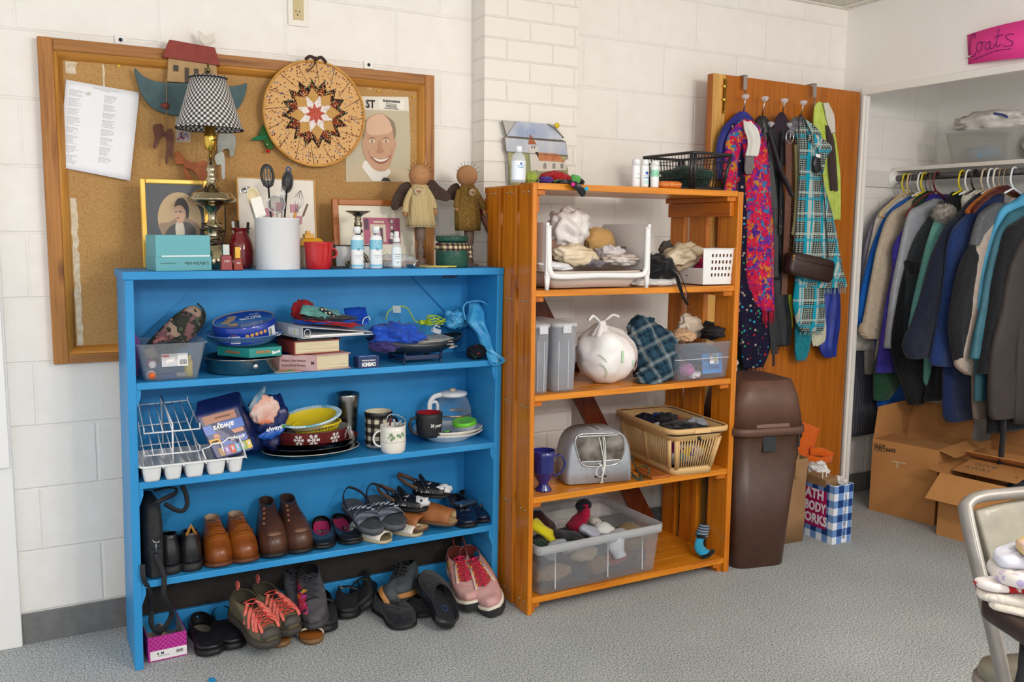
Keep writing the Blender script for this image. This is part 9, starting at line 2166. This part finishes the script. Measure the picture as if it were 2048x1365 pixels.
# hangers
def hanger(label,px,col_,y,arms=True,kind='plastic',drop=0):
 t=tH('hanger',label,'hanger',(RX_,y,RZ_),group='hangers on the coat rod');mt=C(col_,.35)if kind!='wire' else C(col_,.3,.9);r=.0042 if kind=='plastic' else .0017
 R_=.0155+r;pts=[(R_*cos(a),0,R_*sin(a)+.0)for a in[-.5+(PI+.5)*i/12 for i in range(13)]]
 pts=[(p[0],0,p[2])for p in pts]+[(-R_-.006,0,-.03),(-R_+.004,0,-.055),(0,0,-.072)]
 pts=spl(pts,2);MB().tube(pts,r,8).bd('hook',mt,t)
 if kind=='wood':
  for s in(-1,1):MB().loft([[VV((s*x,dy_,z_+dz_))for dy_,dz_ in((-w2,-h2),(w2,-h2),(w2,h2),(-w2,h2))]for x,z_,w2,h2 in((0,-.07,.009,.014),(.09,-.095,.009,.012),(.18,-.145,.01,.012),(.225,-.18,.012,.01))],smooth=0).bd('hanger_arm',mt_w,t,bevel=.004)
 elif arms:
  MB().tube(spl([(0,0,-.072),(-.1,0,-.105),(-.195,0,-.172),(-.205,0,-.19),(-.19,0,-.195),(0,0,-.195),(.19,0,-.195),(.205,0,-.185),(.195,0,-.17),(.1,0,-.115),(0,0,-.072)],4),r*1.1,8).bd('hanger_arms',mt,t)
 else:MB().tube([(-.06,0,-.095),(0,0,-.072),(.06,0,-.095)],r*1.1,8).bd('hanger_arms',mt,t)
 return t
hy=lambda px:at(px,345,'x',RX_).y
HG=[(1812,'#d9c716','yellow plastic hanger nearest the wall flange','plastic'),(1822,'#d8b87c','beige plastic hanger whose bare arm slopes over the cream blouse','plastic'),(1827,'#b9b9bc','silver wire hanger behind the beige hanger','wire'),(1843,'#e9e9e6','white plastic hanger directly left of the second yellow one','plastic'),(1850,'#d9c716','second yellow plastic hanger from the wall flange','plastic'),(1858,'#26262a','thin black hanger beside the second yellow one','wire'),(1866,'#8a6a5a','thin brown wire hanger beside the black one','wire'),(1875,'#6b1f20','dark red plastic hanger above the purple coat','plastic'),
 (1925,'#d9c716','third yellow plastic hanger, above the fur trimmed hood','plastic'),(1938,'#e9e9e6','white plastic hanger right of the third yellow one','plastic'),(1951,'#2b1a1a','dark brown plastic hanger above the white puffer coat','plastic'),(1970,'#cdb9a2','beige plastic hanger above the dark navy coat','plastic'),(1983,'#e9e9e6','white plastic hanger left of the pale cream one','plastic'),(1994,'#ddd6c6','pale cream plastic hanger beside the wooden hangers','plastic'),(2029,'#e9ecf4','white plastic hanger above the turquoise jacket','plastic')]
for px,c_,lb,kd in HG:hanger(lb,px,c_,hy(px),px in(1822,1875),kd)
mt_w=wood('#b5641f','#8c4513','x',.25);hanger('orange-brown wooden coat hanger beside the red-brown one',2004,'#b9a27a',hy(2004)-.0,kind='wood')
mt_w=wood('#5a1f14','#45150d','x',.25);hanger('dark red-brown wooden coat hanger in front of the navy coat',2012,'#b9a27a',hy(2012)-.004,kind='wood')
# coats: hanging shapes through their real outline at the place of each hanger
def coat(label,rows,y,mat,dep=.028,seed=0,cuff=True,collar=None,cat='coat',nm='coat',cmat=None,parts=(),trim=None,shoulder=True):
 k0=aY(rows[0][1],rows[0][0],y);t=tH(nm,label,cat,(RX_,y,RZ_-.08))
 def slab(rows_,dep_,seed_,yo=0):
  c_=spl([VV((aY(l,py,y).x,aY(r,py,y).x,aY((l+r)/2,py,y).z))for py,l,r in rows_],6);rings=[];N=len(c_)
  for i,q in enumerate(c_):
   u=i/(N-1);dd=dep_*(min(1,.35+u*5)if u<.15 else 1);n=28;ring=[]
   cx,hw=(q.x+q.y)/2,(q.y-q.x)/2
   for k in range(n):
    a=2*PI*k/n;s=noise.noise(VV((cos(a)*1.6+seed_,q.z*5,sin(a)*1.6)))
    f=1+.3*s+.1*noise.noise(VV((a*3,q.z*22,seed_)));ca,sa=cos(a),sin(a)
    ring.append(VV((cx+hw*math.copysign(abs(ca)**.85,ca),y+yo+dd*math.copysign(abs(sa)**.7,sa)*f,q.z)))
   rings.append(ring)
  return MB().loft(rings)
 o=wl(t,slab(rows,dep,seed),'sleeve',mat)
 for nm_,rr,dd,sd,mt_,yo in parts:wl(t,slab(rr,dd,sd,yo),nm_,mt_ or mat)
 return t
def ck(h,h2=None,**k):return cloth(h,h2 or h,**k)
coat('grey-purple jacket with a long dark pleated skirt below, nearest the closet side wall',[(396,1786,1815),(428,1753,1808),(474,1733,1800),(540,1722,1790),(610,1714,1780),(700,1708,1765)],hy(1806),nZ('#5d5968','#6c6877',30,.5,bump=.2),.02,1,parts=[('pleated_skirt',[(680,1704,1768),(760,1702,1762),(868,1699,1756)],.02,2,stripes('pleats','#34343b','#4a4a52',60,0),0)])
coat('cream crinkled blouse on the beige hanger',[(386,1800,1826),(400,1790,1826),(428,1757,1815),(480,1742,1805),(600,1718,1785),(700,1711,1762)],hy(1815),nZ('#b3aaa0','#c3bbb0',40,.8,bump=.4),.018,3,parts=[('long_panel',[(640,1730,1780),(700,1729,1768),(748,1730,1766)],.014,4,nZ('#857c74','#958b82',30,.8),0)])
coat('bright blue jacket third from the closet side wall',[(392,1822,1846),(410,1793,1846),(439,1768,1838),(496,1744,1818),(562,1726,1800),(606,1718,1790),(648,1715,1770),(660,1723,1760)],hy(1824),ck('#0f55a8','#1460b8',bump=.3),.024,5,parts=[('jacket_hem',[(640,1750,1830),(760,1752,1826),(812,1755,1822)],.02,55,None,0)])
BGC=ck('#b5a48f','#bfaf9a',bump=.3)
t=coat('beige trench coat with a buttoned cuff',[(388,1838,1868),(410,1808,1868),(434,1777,1850),(496,1755,1822),(551,1744,1808),(617,1733,1790),(655,1725,1775),(670,1722,1768)],hy(1841),BGC,.026,6,parts=[('cuff',[(645,1724,1770),(662,1721,1764),(677,1730,1761)],.03,66,None,0),('coat_hem',[(600,1765,1830),(700,1752,1826),(724,1751,1822)],.018,67,None,0)])
p_=aY(1751,660,hy(1841)-.032);wl(t,MB().lathe([(.008,0),(.008,.003),(.004,.004)],16,M=MT(p_)@R9),'button',C('#a89880',.4))
coat('dark green jacket showing its collar and crumpled hem',[(382,1854,1866),(400,1830,1868),(425,1822,1866),(500,1800,1850),(620,1780,1835),(720,1752,1815),(770,1748,1798),(800,1749,1776)],hy(1852),ck('#173a25','#1e4a30',bump=.4),.02,7)
t=coat('deep purple coat on the dark red hanger',[(388,1860,1900),(402,1852,1912),(440,1820,1900),(461,1805,1880),(496,1786,1860),(540,1785,1850),(606,1772,1835),(700,1758,1815),(745,1752,1788)],hy(1868),ck('#2a1f78','#33278a',rough=.7),.02,8)
LG=nZ('#8d9097','#9a9da4',26,.5,bump=.3)
coat('light grey shiny raincoat',[(398,1866,1884),(412,1840,1890),(425,1819,1890),(474,1805,1870),(529,1794,1850),(584,1783,1836),(640,1776,1826),(696,1770,1800)],hy(1878),LG,.026,9,parts=[('coat_front',[(470,1830,1900),(560,1815,1880),(690,1800,1860)],.014,91,nZ('#7d8087','#8a8d94',26,.5,bump=.3),0)])
CHA=ck('#23282c','#2b3135',bump=.5)
coat('charcoal wool coat beside the grey raincoat',[(404,1880,1905),(430,1863,1910),(478,1832,1900),(529,1815,1885),(606,1806,1862),(670,1803,1850),(678,1805,1840)],hy(1893),CHA,.026,10,parts=[('long_panel',[(520,1818,1870),(600,1800,1860),(700,1788,1850),(790,1815,1856),(809,1820,1846)],.022,101,ck('#0f1012','#141518'),.01),('lapel',[(520,1813,1838),(548,1814,1832)],.028,102,ck('#17161a'),0)])
MN=ck('#6fb5a8','#7dc1b4',rough=.8)
FUR=nZ('#8d877f','#cfc9c0',60,.95,bump=.8)
t=coat('mint green parka with a grey fur trimmed hood',[(430,1885,1925),(443,1871,1915),(496,1854,1895),(551,1841,1880),(600,1829,1868),(640,1822,1855),(661,1820,1845)],hy(1908),MN,.026,11,parts=[('parka_body',[(640,1850,1908),(730,1849,1904),(760,1849,1902),(772,1855,1898)],.022,111,nZ('#5d9a8e','#6aa79b',18,.8),0),('hood',[(401,1900,1928),(412,1892,1930),(430,1890,1928),(444,1896,1915)],.03,112,C('#c3cfc4',.8),0)])
fc=aY(1890,427,hy(1908)-.035);mb=MB();cM(mb,fc,(.055,.035,.036),5,.2,2,.5);rnd=random.Random(4)
cen=list(mb.v)
for i in range(2600):
 q=cen[rnd.randrange(len(cen))];d=(q-fc).normalized();d=(d+VV((rnd.uniform(-.5,.5),rnd.uniform(-.5,.5),rnd.uniform(-.5,.5)))).normalized();sd=d.cross(VV((rnd.uniform(-1,1),rnd.uniform(-1,1),.3))).normalized()*.0007;L_=rnd.uniform(.01,.022)
 mb.add([q-sd,q+sd,q+d*L_+VV((0,0,-.004))],[(0,1,2)])
wl(t,mb,'fur_trim',FUR)
t=coat('black jacket with a high black collar behind the mint parka',[(384,1904,1932),(398,1896,1930),(415,1894,1926),(520,1880,1920),(700,1868,1900),(800,1850,1898)],hy(1915),ck('#1a1b1f',bump=.3),.022,12)
coat('white quilted puffer coat with a hood',[(376,1958,1978),(384,1936,1984),(400,1927,1982),(418,1928,1970),(440,1915,1955),(448,1897,1940)],hy(1945),C('#d2cec2',.6),.035,13)
DNV=ck('#141a2c','#1a2136',bump=.5)
coat('dark navy wool coat with a stitched cuff',[(386,1958,1980),(402,1940,1984),(430,1915,1970),(452,1893,1950),(507,1867,1925),(560,1852,1905),(600,1840,1892),(650,1822,1884),(696,1808,1868),(714,1825,1860)],hy(1958),DNV,.028,14,parts=[('cuff',[(655,1819,1880),(690,1808,1872),(716,1818,1862)],.032,141,None,0)])
NVB=ck('#182f5e','#1d376c',bump=.5)
coat('royal navy wool coat in the middle of the rod',[(376,1988,2004),(400,1962,2004),(430,1935,1992),(461,1907,1970),(500,1896,1950),(540,1893,1935),(617,1882,1920),(680,1870,1918),(724,1862,1914),(732,1880,1912)],hy(1978),NVB,.03,15,parts=[('coat_hem',[(700,1896,1955),(780,1893,1956),(825,1893,1955),(842,1900,1948)],.028,151,ck('#12244a','#152a55',bump=.5),.015)])
t=coat('jacket with a heather grey shoulder and black body',[(406,1990,2020),(418,1972,2020),(430,1959,2010),(456,1950,1992),(491,1942,1975)],hy(2004)-.02,nZ('#55565a','#6b6c70',120,.8,bump=.3),.028,16,parts=[('black_sleeve',[(489,1941,1975),(540,1920,1960),(606,1903,1945),(660,1900,1940),(729,1912,1930)],.027,161,ck('#1b1b1e','#222226'),0)])
coat('beige sleeve coat between the black jacket and turquoise one',[(396,2024,2050),(423,1999,2040),(456,1968,2010),(485,1953,1995),(540,1942,1980),(619,1933,1965),(690,1922,1958),(729,1913,1956),(750,1935,1952)],hy(2016),ck('#b0a093','#bbaca0',bump=.3),.026,17,parts=[('coat_hem',[(700,1950,1990),(800,1950,1985),(838,1954,1975)],.02,171,ck('#8f8175'),.01)])
coat('turquoise sky blue jacket',[(384,2052,2085),(402,2030,2080),(414,2008,2060),(441,1994,2040),(518,1970,2005),(584,1959,1990),(620,1955,1985)],hy(2029),nZ('#4fa6cf','#5cb3da',12,.5,bump=.3),.022,18)
coat('muted teal jacket right of the turquoise one',[(408,2060,2110),(424,2024,2090),(436,2012,2070),(474,1992,2040),(540,1975,2015),(617,1961,2000),(670,1950,1985),(717,1943,1965)],hy(2042),nZ('#2f6373','#386e7e',14,.6,bump=.3),.022,19,parts=[('coat_hem',[(700,1955,1990),(770,1953,1985),(802,1953,1975)],.016,191,C('#26525e',.7),.008)])
coat('black wool coat right of the teal jacket',[(420,2070,2120),(445,2030,2100),(461,2012,2080),(496,2001,2060),(562,1986,2040),(619,1978,2030),(690,1966,2015),(745,1955,2000)],hy(2054),ck('#15161a','#1c1d22',bump=.5),.026,20,parts=[('coat_body',[(700,1985,2075),(800,1980,2075),(862,1980,2070)],.02,201,ck('#0d0d10'),.012)])
DB=nZ('#38302c','#413834',12,.7,bump=.3)
coat('dark brown canvas coat at the right edge with a seamed elbow',[(450,2090,2140),(472,2050,2120),(507,2030,2095),(551,2016,2070),(619,2003,2045),(670,1990,2036),(710,1983,2030),(764,1979,2028),(820,1980,2027),(837,1984,2024)],hy(2068),DB,.03,21)
coat('second dark brown coat at the very right edge of the photo',[(540,2070,2120),(600,2045,2100),(700,2032,2090),(845,2028,2080)],hy(2078),nZ('#332b28','#3b332f',12,.7,bump=.3),.026,22)
P_=[aY(x,y,hy(2054)-.03)for x,y in((2008,830),(2006,870),(2003,905),(2001,928))];t=tH('coat_belt','black cloth belt end hanging down in front of the cardboard boxes','belt',P_[0]);wl(t,MB().tube(spl(P_,5),.022,8,flat=(1,.25)),'belt_cloth',ck('#101013'))
# cardboard boxes
def kraft():
 mt,nt,b=new_mat('cardboard');v=coords(nt);n=nT(nt,v,6,3);lK(nt,ramp(nt,n,[(.3,'#b07b49'),(.7,'#bd8751')]),b.inputs['Base Color'])
 bumpn(nt,b,nT(nt,coords(nt,(1,1,90)),2,2),.08,.001);setp(b,rough=.8,spec=.2);return mt
KB_=kraft();KL=nZ('#b58350','#a97746',5,.8)
def carton(nm,label,A,B_,dep,h,flaps,grp=None,z=0):
 A,B_=VV((*A,z)),VV((*B_,z));x=(B_-A).normalized();y=VV((-x.y,x.x,0));w_=(B_-A).length;ang=math.atan2(x.y,x.x);t=tH(nm,label,'box',A,ang);T_=.004
 for nm_,a,b2 in(('front_panel',(0,0,0),(w_,T_,h)),('rear_panel',(0,dep-T_,0),(w_,dep,h)),('end_panel',(0,T_,0),(T_,dep-T_,h)),('end_panel',(w_-T_,T_,0),(w_,dep-T_,h)),('bottom_panel',(T_,T_,0),(w_-T_,dep-T_,T_))):MB().box(a,b2).bd(nm_,KB_,t)
 for edge,ang_,ln,inset in flaps:
  if edge=='front':o_=MB().box((inset,-ln,0),(w_-inset,0,T_)).bd('flap',KB_ if ang_<100 else KL,t,loc=(0,T_/2,h),rot=(math.radians(-ang_),0,0)if False else(math.radians(ang_),0,0))
  if edge=='rear':o_=MB().box((inset,0,0),(w_-inset,ln,T_)).bd('flap',KB_,t,loc=(0,dep-T_/2,h),rot=(math.radians(ang_),0,0))
  if edge=='left':o_=MB().box((-ln,inset,0),(0,dep-inset,T_)).bd('flap',KB_,t,loc=(T_/2,0,h),rot=(0,math.radians(ang_),0))
  if edge=='right':o_=MB().box((0,inset,0),(ln,dep-inset,T_)).bd('flap',KB_,t,loc=(w_-T_/2,0,h),rot=(0,math.radians(ang_),0))
 return t,w_
# the long front of the first carton faces the room (-x)
t,w_=carton('cardboard_box','large cardboard box marked REF 6603 on the closet floor with one flap up',(4.13,-.245),(4.2,-.555),.36,.358,[('left',95,.16,0),('rear',80,.15,0),('right',15,.08,.0),('front',180,.17,.0)])
text('REF',.026,INK,t,M=MT((.036,-.0012,.318))@XZ,width=.042,bold=.0006);text('6603',.026,INK,t,M=MT((.092,-.0012,.315))@XZ,width=.048,bold=.0006)
mb=MB()
for a,b2 in(((.01,.301),(.062,.3035)),((.01,.3325),(.062,.335)),((.01,.301),(.0125,.335)),((.0595,.301),(.062,.335))):mb.box((a[0],-.0012,a[1]),(b2[0],-.0004,b2[1]))
mb.bd('printed_frame',INK,t);mb=MB();mb.box((.1,-.0014,.262),(.17,-.0006,.267));mb.prism([(.118,-.0014,.265),(.124,-.0014,.266),(.135,-.0014,.236),(.127,-.0014,.238)],(0,.001,0));mb.bd('torn_tape',C('#c9b596',.3),t)
t,w_=carton('cardboard_box','cardboard box with GIVE AWAY pencilled on its open flap beside the first',(4.1,-.64),(4.15,-.96),.34,.285,[('front',38,.155,.0),('left',8,.06,0),('rear',150,.15,0)],None)
o=MB().box((.02,.02,.0),(w_-.03,.2,.004)).bd('flap',KB_,t,loc=(0,.05,.288),rot=(.14,0,0));text('GIVE',.045,C('#6b5a52',.8),o,M=MT((.11,.14,.0046)),width=.1);text('AWAY',.045,C('#6b5a52',.8),o,M=MT((.1,.085,.0046)),width=.12)
heap('folded_clothes','dark blue clothes inside the right end of the GIVE AWAY box','clothes',(4.32,-.9,.25),(.09,.05,.05),ck('#16202c'),5,.3)
t,w_=carton('cardboard_box','third cardboard box standing behind the other two against the closet rear wall',(4.55,-.45),(4.56,-1.0),.2,.33,[('front',70,.1,.0),('rear',100,.1,0)])
# ================= chair and table in the foreground =================
CHM=nZ('#8f8983','#99938c',20,.3,.2);PADM=nZ('#7f7b6c','#8a8575',30,.45,bump=.1,coat=.15)
th_=math.atan2(-.34,.94);o_=VV((2.245,-2.01,0));t=tH('folding_chair','padded grey-brown metal folding chair behind the small table','chair',o_,th_)
CWd=.44
up=[(.012,-.36,.012),(.01,-.155,.46),(.006,-.08,.62),(.004,-.015,.755),(.012,-.003,.78),(.04,.0,.793),(.1,.0,.798),(CWd/2,.0,.802),(CWd-.1,.0,.798),(CWd-.04,.0,.793),(CWd-.012,-.003,.78),(CWd-.004,-.015,.755),(CWd-.006,-.08,.62),(CWd-.01,-.155,.46),(CWd-.012,-.36,.012)]
MB().tube(spl(up,6),.0125,12,flat=(1.0,1.5)).bd('back_frame',CHM,t)
rings=[]
for j in range(9):
 v=j/8;z_=.77-.2*v;ins=.03+.03*v;row=[]
 for i in range(13):
  u=i/12;row.append(VV((ins*.8+(CWd-1.6*ins)*u,-.016-.085*v+.022*sin(PI*u),z_-.0*sin(PI*u)+.018*sin(PI*u)*(1-v))))
 rings.append(row)
MB().loft(rings,closed=0,cap=0).bd('back_pad',PADM,t,solid=-.022,bevel=.006)
MB().loft([rrect(.4,.38,.05,.425,6,CWd/2,-.225),rrect(.41,.39,.055,.44,6,CWd/2,-.225),rrect(.4,.38,.05,.458,6,CWd/2,-.225),rrect(.3,.28,.05,.462,6,CWd/2,-.225)]).bd('seat_pad',PADM,t);MB().loft([rrect(.42,.4,.055,.4,6,CWd/2,-.225),rrect(.425,.405,.058,.415,6,CWd/2,-.225),rrect(.42,.4,.055,.43,6,CWd/2,-.225)]).bd('seat_frame',CHM,t)
for x in(.02,CWd-.02):
 MB().tube([(x+.02*(1 if x<.2 else-1),-.33,.42),(x+.02*(1 if x<.2 else-1),-.1,.2),(x+.02*(1 if x<.2 else-1),.05,.012)],.0115,10).bd('leg',CHM,t)
MB().tube([(.03,.02,.1),(CWd-.03,.02,.1)],.008,8).bd('stretcher',CHM,t)
# card table: corner at C0, sides along a and b
a_=VV((.93,-.36,0)).normalized();th2=math.atan2(a_.y,a_.x);TZ=.715
C0=at(1944,1190,'z',TZ);t=tH('folding_table','dark brown vinyl folding table corner in the lower right foreground','table',(C0.x,C0.y,0),th2);S_=.86
TBM=nZ('#2b1d18','#36261f',40,.45,bump=.15)
MB().loft([rrect(S_-.01,S_-.01,.035,TZ-.032,6,S_/2,-S_/2),rrect(S_,S_,.04,TZ-.026,6,S_/2,-S_/2),rrect(S_,S_,.04,TZ-.006,6,S_/2,-S_/2),rrect(S_-.012,S_-.012,.034,TZ,6,S_/2,-S_/2)]).bd('table_top',TBM,t)
LM_=nZ('#2c2c30','#35353a',20,.4,.5)
for x,y in((.055,-.075),(S_-.055,-.075),(.055,-S_+.075),(S_-.055,-S_+.075)):
 lg=MB().tube([(x,y,TZ-.032),(x+.0,y,.012)],.0125,12).bd('leg',LM_,t);
 sx=1 if x<.4 else-1;MB().tube([(x+sx*.0,y+.022,TZ-.16),(x+sx*.014,y+.02,TZ-.06),(x+sx*.03,y+.01,TZ-.034)],.0045,8).bd('brace',LM_,t);MB().tube([(x+.01,y-.012,TZ-.15),(x+sx*.05,y-.02,TZ-.06),(x+sx*.07,y-.02,TZ-.034)],.004,8).bd('brace',LM_,t)
# folded cloths on the table corner
def clothpile(label,pts_,z,th,mat,seed,amp=.006):
 P_=[at(x,y,'z',z)for x,y in sm2(pts_,4)];c=sum(P_,VV())/len(P_);t=tH('folded_cloth',label,'cloth',(c.x,c.y,z),group='folded cloths on the table');rings=[]
 for k,(f,dz)in enumerate(((.94,0),(1.0,th*.25),(1.0,th*.65),(.93,th*.95),(.6,th*1.05),(.02,th*1.1))):
  rings.append([c+(p-c)*f+VV((0,0,dz+amp*noise.noise((p+VV((seed,k*.3,0)))*28)))*1 for p in P_])
 wl(t,MB().loft(rings),'cloth_body',mat);return t
CW1=dT('blossom','#ddd6cf',['#b9accd','#d8cf96','#c3b3c4','#ddd6cf','#ddd6cf'],60,.4,.85);
clothpile('cream folded cloth at the bottom of the pile on the table corner',[(1955,1195),(1985,1180),(2060,1178),(2130,1200),(2130,1262),(2060,1240),(1985,1222),(1975,1208)],TZ+.001,.012,ck('#d8cfc2','#cfc5b6'),1)
clothpile('second cream folded cloth in the pile on the table corner',[(1952,1190),(1975,1174),(2060,1165),(2130,1185),(2130,1240),(2060,1218),(1990,1206)],TZ+.015,.012,ck('#ddd5ca','#d3c9bc'),2)
clothpile('red and white cloth corner poking left from the table pile',[(1946,1170),(1962,1165),(1985,1172),(2030,1160),(2090,1168),(2060,1190),(1975,1184)],TZ+.029,.012,nZ('#ddd5d0','#a8141c',14,.9,lo=.52,hi=.54),3)
clothpile('yellow and lilac flowered cloth on the red one in the table pile',[(1972,1140),(2000,1128),(2060,1120),(2130,1140),(2130,1200),(2070,1188),(2010,1172)],TZ+.043,.02,CW1,4,.01)
clothpile('pale blue cloth with a cobalt patch on top of the table pile',[(1985,1118),(2010,1105),(2060,1098),(2120,1110),(2120,1150),(2060,1142),(2005,1136)],TZ+.066,.018,nZ('#cfd0dc','#2f559f',9,.9,lo=.6,hi=.63),5,.01)
clothpile('pink and yellow printed cloth edge at the top right of the table pile',[(2030,1095),(2060,1085),(2130,1095),(2130,1130),(2070,1125)],TZ+.088,.014,nZ('#d9b3c4','#d3b96a',22,.9),6)
c=at(424,1362,'z',.003);solo(MB().prism([c+VV(v)for v in((-.012,-.01,0),(.004,-.016,0),(.012,.0,0),(-.004,.02,0))],(0,0,.003)),'paper_scrap','tiny bright blue scrap on the carpet at the bottom edge of the photo','scrap',c,C('#2f93d0',.5))
